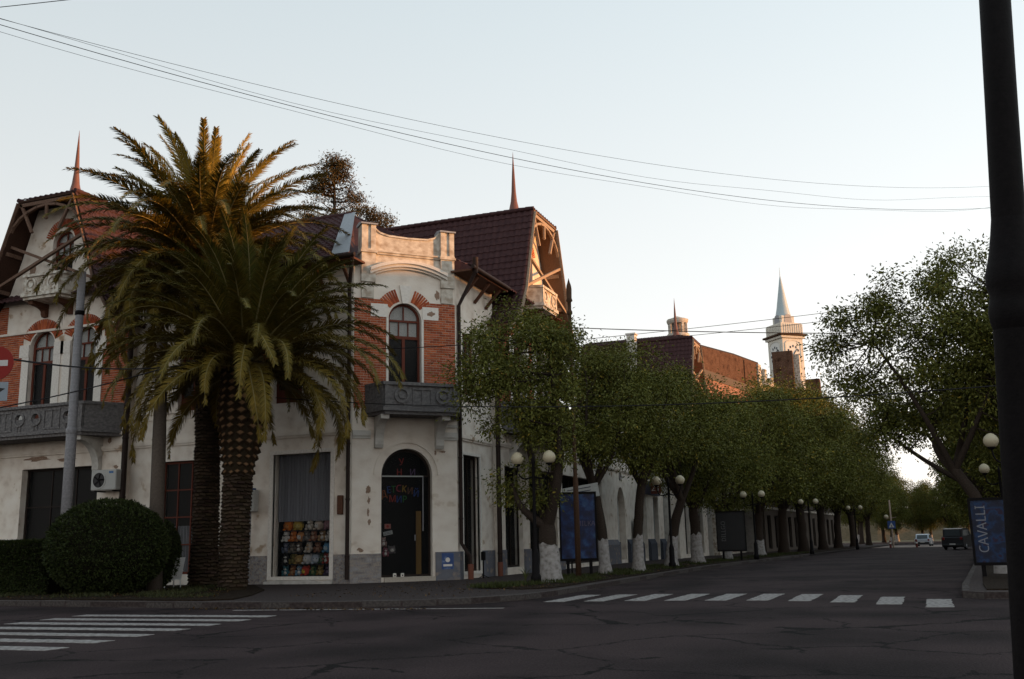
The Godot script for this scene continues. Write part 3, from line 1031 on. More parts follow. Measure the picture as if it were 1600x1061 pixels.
func blotch(x: float, y: float, rx: float, ry: float) -> PackedVector2Array:
	var p := PackedVector2Array()
	for k in 15:
		var a := TAU * k / 15.0
		var s := rng.randf_range(0.6, 1.25)
		p.append(Vector2(x + cos(a) * rx * s, y + sin(a) * ry * s))
	return p

func circle(x: float, y: float, r: float, n := 18) -> PackedVector2Array:
	var p := PackedVector2Array()
	for k in n:
		p.append(Vector2(x + cos(TAU * k / n) * r, y + sin(TAU * k / n) * r))
	return p

# scroll bracket under a balcony: side outline pushed along the wall
func corbel(root: Node, f: Transform3D, u: float, w: float, top: float, low: float, out: float, mat: Material) -> void:
	var p := PackedVector2Array([Vector2(0, low), Vector2(0.14, low), Vector2(0.2, low + 0.12)])
	for k in 9:
		var t := k / 8.0
		p.append(Vector2(0.2 + (out - 0.22) * (1.0 - cos(t * PI * 0.5)), lerpf(low + 0.2, top - 0.18, sin(t * PI * 0.5))))
	p.append(Vector2(out, top - 0.16)); p.append(Vector2(out, top)); p.append(Vector2(0, top))
	part(MB.new().prism(p, -w * 0.5, w * 0.5), "corbel", mat, root, f * Transform3D(Basis(Vector3(0, 0, 1), Vector3.UP, Vector3(-1, 0, 0)), Vector3(u, 0, 0)))

func downpipe(root: Node, pts: Array, r := 0.075) -> void:
	var p := PackedVector3Array()
	var rr := PackedFloat32Array()
	for q in pts:
		p.append(q)
		rr.append(r)
	var pipe := part(MB.new().tube(p, rr, 10), "downpipe", M.pipe, root)
	for k in pts.size() - 1:
		var a: Vector3 = pts[k]
		var b: Vector3 = pts[k + 1]
		if absf(a.y - b.y) > 2.0:
			var n := int(absf(a.y - b.y) / 2.0)
			for j in n:
				var q := a.lerp(b, (j + 0.6) / n)
				part(MB.new().lathe(PackedVector2Array([Vector2(r, -0.035), Vector2(r + 0.014, -0.03), Vector2(r + 0.014, 0.03), Vector2(r, 0.035)]), 10, q, Basis()), "pipe_clip", M.pipe, pipe)

func bay(root: Node, f: Transform3D, ground_holes: Array, wins: Array, white: Material, first_floor_balcony: Array, side: float) -> void:
	var holes := ground_holes.duplicate()
	for w in wins:
		holes.append(hole(w[0], w[1], 6.9, 10.32, (w[1] - w[0]) * 0.5))
	holes.append(hole(-0.45, 0.75, 13.0, 15.0, 0.5))
	part(MB.new().wall(PackedVector2Array([Vector2(-4.3, 11.1), Vector2(-3.45, 11.9), Vector2(-2.75, 12.9), Vector2(-2.2, 14.4), Vector2(-1.45, 16.65), Vector2(1.45, 16.65), Vector2(2.2, 14.4), Vector2(2.75, 12.9), Vector2(3.45, 11.9), Vector2(4.3, 11.1)]), 0.0, holes, -0.42, 0.0), "bay_wall", white, root, f)
	# returns to the wing behind
	for s in [-1.0, 1.0]:
		part(MB.new().span(Vector3(s * 4.28 - 0.02, 0, -1.2), Vector3(s * 4.28 + 0.02, 11.1, -0.421)), "bay_return", white, root, f)
	for w in wins:
		arched_window(root, f, w[0], w[1], 6.9, 10.32, (w[1] - w[0]) * 0.5, M.wood_red)
		var c: float = (w[0] + w[1]) * 0.5
		var r: float = (w[1] - w[0]) * 0.5
		brick_arch(null, f, c, 10.32, r + 0.06, r + 0.52, PI * 0.12, PI * 0.88)
		for s in [-1.0, 1.0]:
			part(MB.new().span(Vector3(c + s * (r + 0.2) - 0.2, 7.0, -0.02), Vector3(c + s * (r + 0.2) + 0.2, 9.9, 0.045)), "white_jamb", M.white_paint, root, f)
			part(MB.new().span(Vector3(c + s * (r + 0.28) - 0.27, 9.9, -0.02), Vector3(c + s * (r + 0.28) + 0.27, 10.45, 0.06)), "impost_block", M.white_paint, root, f)
	arched_window(root, f, -0.45, 0.75, 13.0, 15.0, 0.5, M.wood_red, false)
	brick_arch(null, f, 0.15, 15.0, 0.66, 1.05, PI * 0.08, PI * 0.92)
	# brick between the windows
	var panels := []
	var edge := -4.25
	for w in wins:
		panels.append([edge, w[0] - 0.4])
		edge = w[1] + 0.4
	panels.append([edge, 4.25])
	for p in panels:
		if p[1] - p[0] > 0.2:
			part(MB.new().span(Vector3(p[0], 6.6, -0.01), Vector3(p[1], 10.95, 0.006)), "mortar", M.mortar, root, f)
			brick_panel(null, f, p[0], p[1], 6.6, 10.95, [])
	# brick strips under the verges
	for s in [-1.0, 1.0]:
		var a: float = -3.3 if s < 0 else 2.75
		part(MB.new().span(Vector3(a, 11.05, -0.01), Vector3(a + 0.55, 12.3, 0.006)), "mortar", M.mortar, root, f)
		brick_panel(null, f, a, a + 0.55, 11.05, 12.3, [])
	moulding(root, "string_course", f, -4.36, 4.36, [[6.2, 6.32, 0.1], [6.32, 6.5, 0.06], [5.55, 5.63, 0.07], [5.63, 5.75, 0.1]], white)
	moulding(root, "string_course", f, -4.36, 4.36, [[10.96, 11.06, 0.07]], white)
	var bb: Array = first_floor_balcony
	balcony(root, f, bb[0], bb[1], 6.25, 7.5, 1.35, 0.85, bb[2], M.stone, true)
	corbel(root, f, bb[0] + 0.3, 0.34, 6.12, 4.7, 1.25, M.plaster_old)
	corbel(root, f, bb[1] - 0.3, 0.34, 6.12, 4.7, 1.25, M.plaster_old)
	balcony(root, f, -0.85, 1.15, 12.3, 13.3, 1.05, 0.35, [-0.45, 0.75], M.parapet)
	corbel(root, f, -0.55, 0.25, 12.2, 11.6, 0.9, M.wood)
	corbel(root, f, 0.85, 0.25, 12.2, 11.6, 0.9, M.wood)
	# knee braces that carry the eaves
	for s in [-1.0, 1.0]:
		part(MB.new().beam(Vector3(s * 3.6, 10.2, 0.06), Vector3(s * 4.4, 11.1, 0.75), 0.13, 0.16, Vector3.BACK), "knee_brace", M.wood, root, f)
		part(MB.new().span(Vector3(s * 3.6 - 0.08, 9.9, 0.0), Vector3(s * 3.6 + 0.08, 11.4, 0.13)), "wall_post", M.wood, root, f)

func make_corner_building() -> void:
	for k in 5:
		brick_mesh.append(MB.new().box(Vector3.ZERO, Vector3(1, 1, 0.06)).mesh(M.brick[k]))
	more_bricks.tinted = true
	var root := thing("corner_building", "brick and white plaster corner building with dark tiled gables and an arched toy shop door", "building", Vector3(-19.06, 0.0, -32.64))
	var fl := frame(Vector3(0, 0, -32.65), Vector3.RIGHT)
	var fc := frame(Vector3(-19.06, 0, -32.64), Vector3(1, 0, -1).normalized())
	var fr := frame(Vector3(-16.1, 0, 0), Vector3.FORWARD)
	var W: Material = M.plaster
	# --- chamfered corner
	var door := hole(1.14, 3.16, 0.32, 4.1, 1.0)
	var win := hole(1.4, 2.74, 6.7, 10.15, 0.67)
	part(MB.new().wall(flat_top(0.0, 4.19, 12.2), 0.0, [door, win], -0.42, 0.0), "corner_wall", W, root, fc)
	var panel := part(MB.new().span(Vector3(0.03, 6.6, -0.02), Vector3(1.34, 10.9, 0.006)).span(Vector3(2.80, 6.6, -0.02), Vector3(4.16, 10.9, 0.006)), "brick_panel", M.mortar, root, fc)
	brick_panel(panel, fc, 0.03, 1.3, 7.0, 10.9, [[0.68, 1.4, 10.19, 10.73]])
	brick_panel(panel, fc, 2.84, 4.16, 7.0, 10.9, [[2.7, 3.46, 10.19, 10.73]])
	brick_panel(null, fc, 0.03, 1.3, 6.6, 7.0)
	brick_panel(null, fc, 2.84, 4.16, 6.6, 7.0)
	brick_arch(null, fc, 2.07, 10.15, 0.75, 1.27, PI * 0.60, PI * 0.80)
	brick_arch(null, fc, 2.07, 10.15, 0.75, 1.27, PI * 0.20, PI * 0.40)
	part(MB.new().prism(PackedVector2Array([Vector2(1.83, 11.52), Vector2(1.95, 10.80), Vector2(2.19, 10.80), Vector2(2.33, 11.52)]), -0.02, 0.07), "keystone", M.white_paint, root, fc)
	part(MB.new().span(Vector3(0.69, 10.2, -0.02), Vector3(1.36, 10.72, 0.035)), "impost_block", M.white_paint, root, fc)
	part(MB.new().span(Vector3(2.78, 10.2, -0.02), Vector3(3.45, 10.72, 0.035)), "impost_block", M.white_paint, root, fc)
	part(MB.new().span(Vector3(1.31, 6.7, -0.02), Vector3(1.398, 10.19, 0.03)).span(Vector3(2.742, 6.7, -0.02), Vector3(2.83, 10.19, 0.03)), "white_jamb", M.white_paint, root, fc)
	arched_window(root, fc, 1.4, 2.74, 6.7, 10.15, 0.67, M.wood_red)
	# hood mould over the window field
	var arc := PackedVector2Array()
	for k in 21:
		var u := lerpf(0.6, 3.78, k / 20.0)
		var t := (u - 2.19) / 1.6
		arc.append(Vector2(u, 12.37 - 0.40 * t * t))
	for step in [[0.0, 0.13, 0.30], [-0.12, 0.02, 0.22], [-0.2, -0.1, 0.12]]:
		var p := PackedVector2Array()
		for q in arc:
			p.append(q + Vector2(0, step[1]))
		var rev := arc.duplicate()
		rev.reverse()
		for q in rev:
			p.append(q + Vector2(0, step[0]))
		part(MB.new().prism(p, -0.05, step[2]), "hood_mould", M.white_paint, root, fc)
	# parapet between the two pillars
	var sag := PackedVector2Array([Vector2(0.8, 13.8), Vector2(0.9, 13.68), Vector2(1.05, 13.57), Vector2(1.4, 13.48), Vector2(2.2, 13.45), Vector2(3.0, 13.48), Vector2(3.3, 13.57), Vector2(3.45, 13.72), Vector2(3.58, 13.9)])
	part(MB.new().wall(sag, 12.19, [], -0.3, -0.02), "parapet", M.parapet, root, fc)
	var coping := PackedVector2Array()
	for q in sag:
		coping.append(q + Vector2(0, 0.07))
	var back := sag.duplicate()
	back.reverse()
	for q in back:
		coping.append(q)
	part(MB.new().prism(coping, -0.34, 0.03), "coping", M.parapet, root, fc)
	moulding(root, "parapet_moulding", fc, 0.84, 3.54, [[12.72, 12.80, 0.05], [12.80, 12.86, 0.1]], M.parapet)
	for u in [0.27, 3.54]:
		var b := MB.new()
		b.span(Vector3(u, 11.55, -0.4), Vector3(u + 0.57, 12.72, 0.14))
		b.span(Vector3(u - 0.05, 12.72, -0.45), Vector3(u + 0.62, 12.80, 0.2))
		b.span(Vector3(u - 0.02, 12.80, -0.42), Vector3(u + 0.59, 12.88, 0.16))
		b.span(Vector3(u, 12.88, -0.4), Vector3(u + 0.2, 13.86, 0.14))
		b.span(Vector3(u + 0.37, 12.88, -0.4), Vector3(u + 0.57, 13.86, 0.14))
		b.span(Vector3(u + 0.2, 12.88, -0.4), Vector3(u + 0.37, 13.86, 0.08))
		b.span(Vector3(u + 0.03, 10.92, -0.1), Vector3(u + 0.52, 11.55, 0.06))
		part(b, "parapet_pillar", M.parapet, root, fc)
		part(MB.new().prism(PackedVector2Array([Vector2(0.22, 13.86), Vector2(-0.5, 13.86), Vector2(-0.5, 13.94), Vector2(-0.2, 14.0), Vector2(0.22, 13.92)]), -0.05, 0.62), "pillar_cap", M.zinc, root, fc * Transform3D(Basis(Vector3(0, 0, 1), Vector3.UP, Vector3(-1, 0, 0)), Vector3(u + 0.57, 0, 0)))
	# shop door: arched timber frame, transom bar, glass
	var z := -0.22
	var df := MB.new()
	df.wall(arch_top(1.14, 3.16, 4.1, 1.0), 0.32, [hole(1.22, 3.08, 0.40, 4.04, 0.0), hole(1.24, 3.06, 4.10, 4.10, 0.9)], z - 0.06, z)
	var sd := part(df, "shop_door", M.dark_door, root, fc)
	part(MB.new().span(Vector3(1.22, 4.04, z), Vector3(2.84, 4.085, z + 0.03)), "transom_strip", M.pale_blind, sd, fc)
	part(MB.new().span(Vector3(2.84, 2.0, z - 0.01), Vector3(2.87, 4.085, z + 0.02)), "door_edge", M.zinc, sd, fc)
	part(MB.new().span(Vector3(1.22, 0.40, z - 0.035), Vector3(3.08, 4.04, z - 0.028)), "pane", M.glass_clear, sd, fc)
	part(MB.new().wall(arch_top(1.24, 3.06, 4.1, 0.9), 4.1, [], z - 0.035, z - 0.028), "pane", M.glass_clear, sd, fc)
	part(MB.new().span(Vector3(2.60, 0.4, z - 0.09), Vector3(2.80, 2.75, z - 0.05)), "yellow_panel", plain(0.16, 0.09, 0.025, 0.7), sd, fc)
	part(MB.new().soft_box(Vector3(2.52, 1.75, z + 0.05), Vector3(0.03, 0.22, 0.05), 0.008), "door_handle", M.zinc, sd, fc)
	part(MB.new().span(Vector3(1.25, 0.02, -0.42), Vector3(3.25, 0.32, 0.10)), "threshold", M.threshold, root, fc)
	var room := MB.new()
	room.span(Vector3(0.6, 0.3, -3.2), Vector3(3.7, 5.4, -3.1))
	room.span(Vector3(0.5, 0.3, -3.1), Vector3(0.6, 5.4, -0.43))
	room.span(Vector3(3.7, 0.3, -3.1), Vector3(3.8, 5.4, -0.43))
	room.span(Vector3(0.6, 5.3, -3.1), Vector3(3.7, 5.4, -0.43))
	room.span(Vector3(0.6, 0.2, -3.1), Vector3(3.7, 0.3, -0.43))
	part(room, "shop_interior", M.room, root, fc)
	# archivolt and worn string course above the door
	part(ring(MB.new(), 2.15, 4.1, 1.22, 1.32, 0.0, PI, -0.02, 0.04, 20), "archivolt", W, root, fc)
	moulding(root, "string_course", fc, 3.55, 4.2, [[5.45, 5.55, 0.05], [5.55, 5.75, 0.09], [5.95, 6.05, 0.06]], M.plaster_old)
	moulding(root, "string_course", fc, 0.0, 0.7, [[5.45, 5.55, 0.05], [5.55, 5.75, 0.09]], M.plaster_old)
	balcony(root, fc, 0.93, 3.85, 6.4, 7.5, 1.05, 0.42, [1.62, 3.25], M.stone)
	corbel(root, fc, 3.42, 0.32, 6.28, 5.1, 0.95, M.plaster_old)
	corbel(root, fc, 1.0, 0.32, 6.28, 5.1, 0.95, M.plaster_old)
	# plinths of the corner, with the blue notice
	part(MB.new().span(Vector3(-0.06, 0.0, 0.0), Vector3(1.13, 1.2, 0.07)), "plinth", M.plinth_bare, root, fc)
	part(MB.new().span(Vector3(3.27, 0.0, 0.0), Vector3(4.25, 1.2, 0.07)), "plinth", M.plinth, root, fc)
	# bare patches where plaster has come off
	for q in [[0.62, 3.55, 0.10, 0.16], [0.66, 3.15, 0.06, 0.14], [0.63, 2.72, 0.05, 0.16], [0.68, 2.35, 0.06, 0.12], [3.42, 11.25, 0.10, 0.22], [3.66, 11.15, 0.12, 0.30], [3.88, 11.3, 0.08, 0.2], [3.12, 10.45, 0.16, 0.11], [3.6, 5.0, 0.12, 0.05], [3.3, 4.95, 0.05, 0.10], [0.35, 1.35, 0.12, 0.08]]:
		part(MB.new().prism(blotch(q[0], q[1], q[2], q[3]), -0.01, 0.0375 if q[1] < 10.8 and q[1] > 10.0 else 0.004), "bare_patch", M.bare, root, fc)
	# --- left wing
	var shop := hole(-22.5, -19.95, 0.42, 5.0)
	var w2 := hole(-27.9, -25.1, 0.55, 5.0)
	var u1 := hole(-27.2, -25.9, 7.0, 9.9, 0.65)
	var u2 := hole(-22.6, -21.3, 7.0, 9.9, 0.65)
	part(MB.new().wall(flat_top(-29.5, -19.06, 12.35), 0.0, [shop, w2, u1, u2], -0.42, 0.0), "shop_wall", W, root, fl)
	arched_window(root, fl, -27.2, -25.9, 7.0, 9.9, 0.65, M.wood_red)
	arched_window(root, fl, -22.6, -21.3, 7.0, 9.9, 0.65, M.wood_red)
	moulding(root, "string_course", fl, -29.3, -23.4, [[5.62, 5.70, 0.06], [5.70, 5.84, 0.10], [6.7, 6.78, 0.05], [6.95, 7.0, 0.07]], W)
	moulding(root, "string_course", fl, -23.2, -19.6, [[5.62, 5.70, 0.06], [5.70, 5.84, 0.10]], W)
	moulding(root, "eaves_boarding", fl, -29.5, -19.1, [[11.2, 11.26, 0.03], [11.5, 11.56, 0.03], [11.8, 11.86, 0.03], [12.1, 12.34, 0.1]], M.plaster_old)
	var trim := MB.new().wall(flat_top(-22.66, -19.79, 5.14), 0.30, [hole(-22.5, -19.95, 0.421, 5.0)], -0.1, 0.06)
	var tr := part(trim, "shop_window", M.white_paint, root, fl)
	part(MB.new().span(Vector3(-22.5, 0.421, -0.16), Vector3(-19.95, 5.0, -0.152)), "pane", M.glass_clear, tr, fl)
	var sr := MB.new()
	sr.span(Vector3(-22.9, 0.25, -1.9), Vector3(-19.6, 5.2, -1.8))
	sr.span(Vector3(-23.0, 0.25, -1.8), Vector3(-22.9, 5.2, -0.43))
	sr.span(Vector3(-19.6, 0.25, -1.8), Vector3(-19.5, 5.2, -0.43))
	sr.span(Vector3(-22.9, 5.1, -1.8), Vector3(-19.6, 5.2, -0.43))
	sr.span(Vector3(-22.9, 0.25, -1.8), Vector3(-19.6, 0.40, -0.43))
	part(sr, "shop_interior", M.room, root, fl)
	part(MB.new().wall(PackedVector2Array([Vector2(-22.75, 0.24), Vector2(-22.2, 0.30), Vector2(-21.6, 0.27), Vector2(-20.9, 0.30), Vector2(-20.3, 0.24), Vector2(-19.8, 0.29)]), 0.0, [], -0.02, 0.14), "broken_sill", M.plaster_old, root, fl)
	part(MB.new().span(Vector3(-23.75, 0.0, 0.0), Vector3(-22.68, 1.2, 0.07)), "plinth", M.plinth_bare, root, fl)
	part(MB.new().span(Vector3(-25.0, 0.0, 0.0), Vector3(-23.78, 1.2, 0.06)), "plinth", M.plinth, root, fl)
	part(MB.new().span(Vector3(-19.77, 0.0, 0.0), Vector3(-19.04, 1.2, 0.06)), "plinth", M.plinth_bare, root, fl)
	plain_window(root, fl, -27.9, -25.1, 0.55, 5.0, 4, 4, M.wood_red, 0.2, null, 2.4)
	# --- right wing up to the bay
	var g1 := hole(36.1, 37.75, 0.42, 4.95)
	var g2 := hole(36.25, 37.4, 7.35, 9.9)
	part(MB.new().wall(flat_top(35.6, 39.5, 12.35), 0.0, [g1, g2], -0.42, 0.0), "window_wall", W, root, fr)
	part(MB.new().wall(flat_top(35.98, 37.87, 5.07), 0.3, [hole(36.1, 37.75, 0.421, 4.95)], -0.08, 0.05), "window_surround", M.white_paint, root, fr)
	plain_window(root, fr, 36.1, 37.75, 0.42, 4.95, 2, 1, M.dark_door, 0.16)
	plain_window(root, fr, 36.25, 37.4, 7.35, 9.9, 2, 3, M.wood_red, 0.1)
	moulding(root, "window_sill", fr, 36.05, 37.6, [[7.2, 7.35, 0.12], [6.85, 6.9, 0.05]], M.white_paint)
	moulding(root, "string_course", fr, 35.7, 39.0, [[5.50, 5.58, 0.06], [5.58, 5.72, 0.1]], W)
	part(MB.new().span(Vector3(35.62, 0.0, 0.0), Vector3(35.98, 1.2, 0.07)), "plinth", M.plinth, root, fr)
	part(MB.new().span(Vector3(37.9, 0.0, 0.0), Vector3(39.2, 1.2, 0.07)), "plinth", M.plinth, root, fr)
	# --- the two gabled bays
	var fbl := frame(Vector3(-33.75, 0, -32.35), Vector3.RIGHT)
	bay(root, fbl, [hole(-1.25, 2.9, 0.25, 5.0)], [[-1.34, 0.06], [1.0, 2.4]], W, [-3.2, 3.2, [-2.4, -0.2, 0.7, 2.4]], 1.0)
	for q in [[-1.55, 13.75, 0.22, 0.36], [-1.9, 13.2, 0.12, 0.2], [-0.4, 5.42, 0.7, 0.10], [1.2, 5.32, 0.5, 0.08], [3.4, 6.0, 0.1, 0.12], [3.8, 4.9, 0.12, 0.08]]:
		part(MB.new().prism(blotch(q[0], q[1], q[2], q[3]), -0.01, 0.004), "bare_patch", M.bare, root, fbl)
	gable_roof(root, fbl, -7.0, 1.0, M.tile, M.timber_dark, M.wood_dark)
	plain_window(root, fbl, -1.25, 2.9, 0.25, 5.0, 3, 3, M.dark_door, 0.3)
	part(MB.new().span(Vector3(-4.3, 0.0, 0.0), Vector3(-1.3, 1.1, 0.06)), "plinth", M.plinth_dark, root, fbl)
	part(MB.new().span(Vector3(2.95, 0.0, 0.0), Vector3(4.3, 1.1, 0.06)), "plinth", M.plinth_dark, root, fbl)
	var fbr := frame(Vector3(-15.9, 0, -43.6), Vector3.FORWARD)
	bay(root, fbr, [hole(-3.5, -1.4, 0.45, 4.75), hole(-0.5, 3.4, 0.3, 4.75)], [[-2.2, -0.8], [0.8, 2.2]], W, [-3.0, 3.0, [-2.2, 0.0, 2.2]], 1.0)
	gable_roof(root, fbr, -7.0, 1.0, M.tile, M.timber, M.soffit)
	plain_window(root, fbr, -3.5, -1.4, 0.45, 4.75, 2, 1, M.dark_door, 0.2)
	plain_window(root, fbr, -0.5, 3.4, 0.3, 4.75, 3, 1, M.dark_door, 0.3)
	for q in [[-4.3, -3.55], [-1.35, -0.55], [3.45, 4.3]]:
		part(MB.new().span(Vector3(q[0], 0.0, 0.0), Vector3(q[1], 1.2, 0.07)), "plinth", M.plinth, root, fbr)
	part(more_bricks, "brickwork", M.brick_far, root).set_meta("kind", "stuff")
	# --- body behind the walls, main roofs, eaves
	var body := MB.new()
	body.span(Vector3(-38.05, 0.3, -43.5), Vector3(-38.0, 11.0, -32.8))
	body.span(Vector3(-38.0, 0.3, -43.55), Vector3(-27.0, 12.3, -43.5))
	body.span(Vector3(-27.0, 0.3, -47.9), Vector3(-26.95, 12.3, -43.5))
	body.span(Vector3(-27.0, 0.3, -47.95), Vector3(-15.95, 12.3, -47.9))
	part(body, "rear_wall", M.plaster_old, root)
	var roof := MB.new()
	var e_y := 12.35
	var corner := Vector3(-18.8, e_y, -31.75)
	var ridge := Vector3(-22.3, 16.35, -38.0)
	var corner_r := Vector3(-15.2, e_y, -35.75)
	tiled(roof, Vector3(-38.0, e_y, -31.75), corner, ridge, Vector3(-38.0, 16.35, -38.0))
	tiled(roof, corner_r, Vector3(-15.2, e_y, -48.2), Vector3(-22.6, 16.35, -48.2), ridge)
	part(roof, "roof_tiles", M.tile, root).set_meta("kind", "stuff")
	var hip := MB.new()
	var inner := fc * Vector3(0.2, 12.3, -0.36)
	var inner_r := fc * Vector3(4.1, 12.3, -0.36)
	hip.quad(inner, inner_r, ridge, ridge)
	hip.tri(corner, inner, ridge)
	hip.tri(inner_r, corner_r, ridge)
	hip.quad(Vector3(-38.0, 16.35, -38.0), ridge, Vector3(-26.0, 12.3, -43.5), Vector3(-38.0, 12.3, -43.5))
	hip.quad(ridge, Vector3(-22.6, 16.35, -48.2), Vector3(-27.0, 12.3, -48.2), Vector3(-27.0, 12.3, -43.0))
	part(hip, "roof_slope", M.tile, root)
	ridge_caps(root, Vector3(-38.0, 16.4, -38.0), ridge + Vector3(0, 0.05, 0), M.tile)
	var lead := MB.new()
	lead.quad(corner + Vector3(-0.75, 0.10, 0.0), corner + Vector3(0.05, 0.10, 0.0), ridge + Vector3(0.15, 0.12, 0), ridge + Vector3(-0.4, 0.12, 0))
	part(lead, "hip_flashing", M.zinc, root)
	var soff := MB.new()
	soff.span(Vector3(-29.4, e_y - 0.16, -32.7), Vector3(-18.6, e_y - 0.08, -31.8))
	soff.span(Vector3(-16.15, e_y - 0.16, -39.3), Vector3(-15.25, e_y - 0.08, -35.3))
	part(soff, "eaves_soffit", M.wood, root)
	for k in 9:
		part(MB.new().beam(Vector3(-28.8 + 1.2 * k, 11.4, -32.63), Vector3(-28.8 + 1.2 * k, e_y - 0.18, -31.95), 0.1, 0.12, Vector3.RIGHT), "eaves_bracket", M.wood, root)
	for k in 3:
		part(MB.new().beam(Vector3(-16.08, 11.4, -36.3 - 1.2 * k), Vector3(-15.4, e_y - 0.18, -36.3 - 1.2 * k), 0.1, 0.12, Vector3.BACK), "eaves_bracket", M.wood, root)
	part(MB.new().bar(Vector3(-29.4, e_y - 0.03, -31.72), Vector3(-18.5, e_y - 0.03, -31.72), 0.09, 8), "gutter", M.pipe, root)
	part(MB.new().bar(Vector3(-15.15, e_y - 0.03, -35.2), Vector3(-15.15, e_y - 0.03, -39.2), 0.09, 8), "gutter", M.pipe, root)
	# downpipes
	downpipe(root, [Vector3(-18.6, 12.2, -31.72), Vector3(-19.05, 11.2, -32.3), Vector3(-19.12, 10.6, -32.46), Vector3(-19.12, 0.3, -32.46)])
	part(MB.new().soft_box(Vector3(-19.5, 3.0, -32.58), Vector3(0.22, 0.7, 0.14), 0.02), "meter_box", M.wood, root)
	downpipe(root, [Vector3(-15.15, 12.3, -35.5), Vector3(-15.2, 12.1, -35.5), Vector3(-16.0, 10.9, -35.72), Vector3(-16.0, 1.5, -35.72), Vector3(-15.7, 1.0, -35.85), Vector3(-15.68, 0.3, -35.85)])
	part(MB.new().lathe(PackedVector2Array([Vector2(0.09, 12.1), Vector2(0.12, 12.3), Vector2(0.12, 12.75)]), 10, Vector3(-15.15, 0, -35.5)), "pipe_head", M.pipe, root)
	downpipe(root, [Vector3(-15.75, 11.2, -39.05), Vector3(-15.75, 0.2, -39.05)], 0.10)
	downpipe(root, [Vector3(-29.3, 12.2, -32.1), Vector3(-29.3, 0.3, -32.1)], 0.12)
	for q in [[-15.68, -35.85], [-15.75, -39.05]]:
		part(MB.new().lathe(PackedVector2Array([Vector2(0.11, 0.15), Vector2(0.12, 0.7), Vector2(0.10, 0.72)]), 10, Vector3(q[0], 0, q[1])), "clay_pipe_foot", plain(0.16, 0.06, 0.04, 0.9), root)

# ---------------------------------------------------------------- buildings down the street

func box_roof(root: Node, a: Vector3, b: Vector3, rise: float, mat: Material) -> void:
	# low hipped roof over the rectangle a..b at height a.y
	var o := 0.5
	var x0 := a.x - o; var x1 := b.x + o; var z0 := a.z - o; var z1 := b.z + o
	var m := MB.new()
	var y := a.y
	var in_ := minf(x1 - x0, z1 - z0) * 0.45
	var p := [Vector3(x0, y, z1), Vector3(x1, y, z1), Vector3(x1, y, z0), Vector3(x0, y, z0)]
	var q := [Vector3(x0 + in_, y + rise, z1 - in_), Vector3(x1 - in_, y + rise, z1 - in_), Vector3(x1 - in_, y + rise, z0 + in_), Vector3(x0 + in_, y + rise, z0 + in_)]
	for k in 4:
		m.quad(p[k], p[(k + 1) % 4], q[(k + 1) % 4], q[k])
	m.quad(q[0], q[1], q[2], q[3])
	m.quad(p[3], p[2], p[1], p[0])
	part(m, "roof", mat, root)

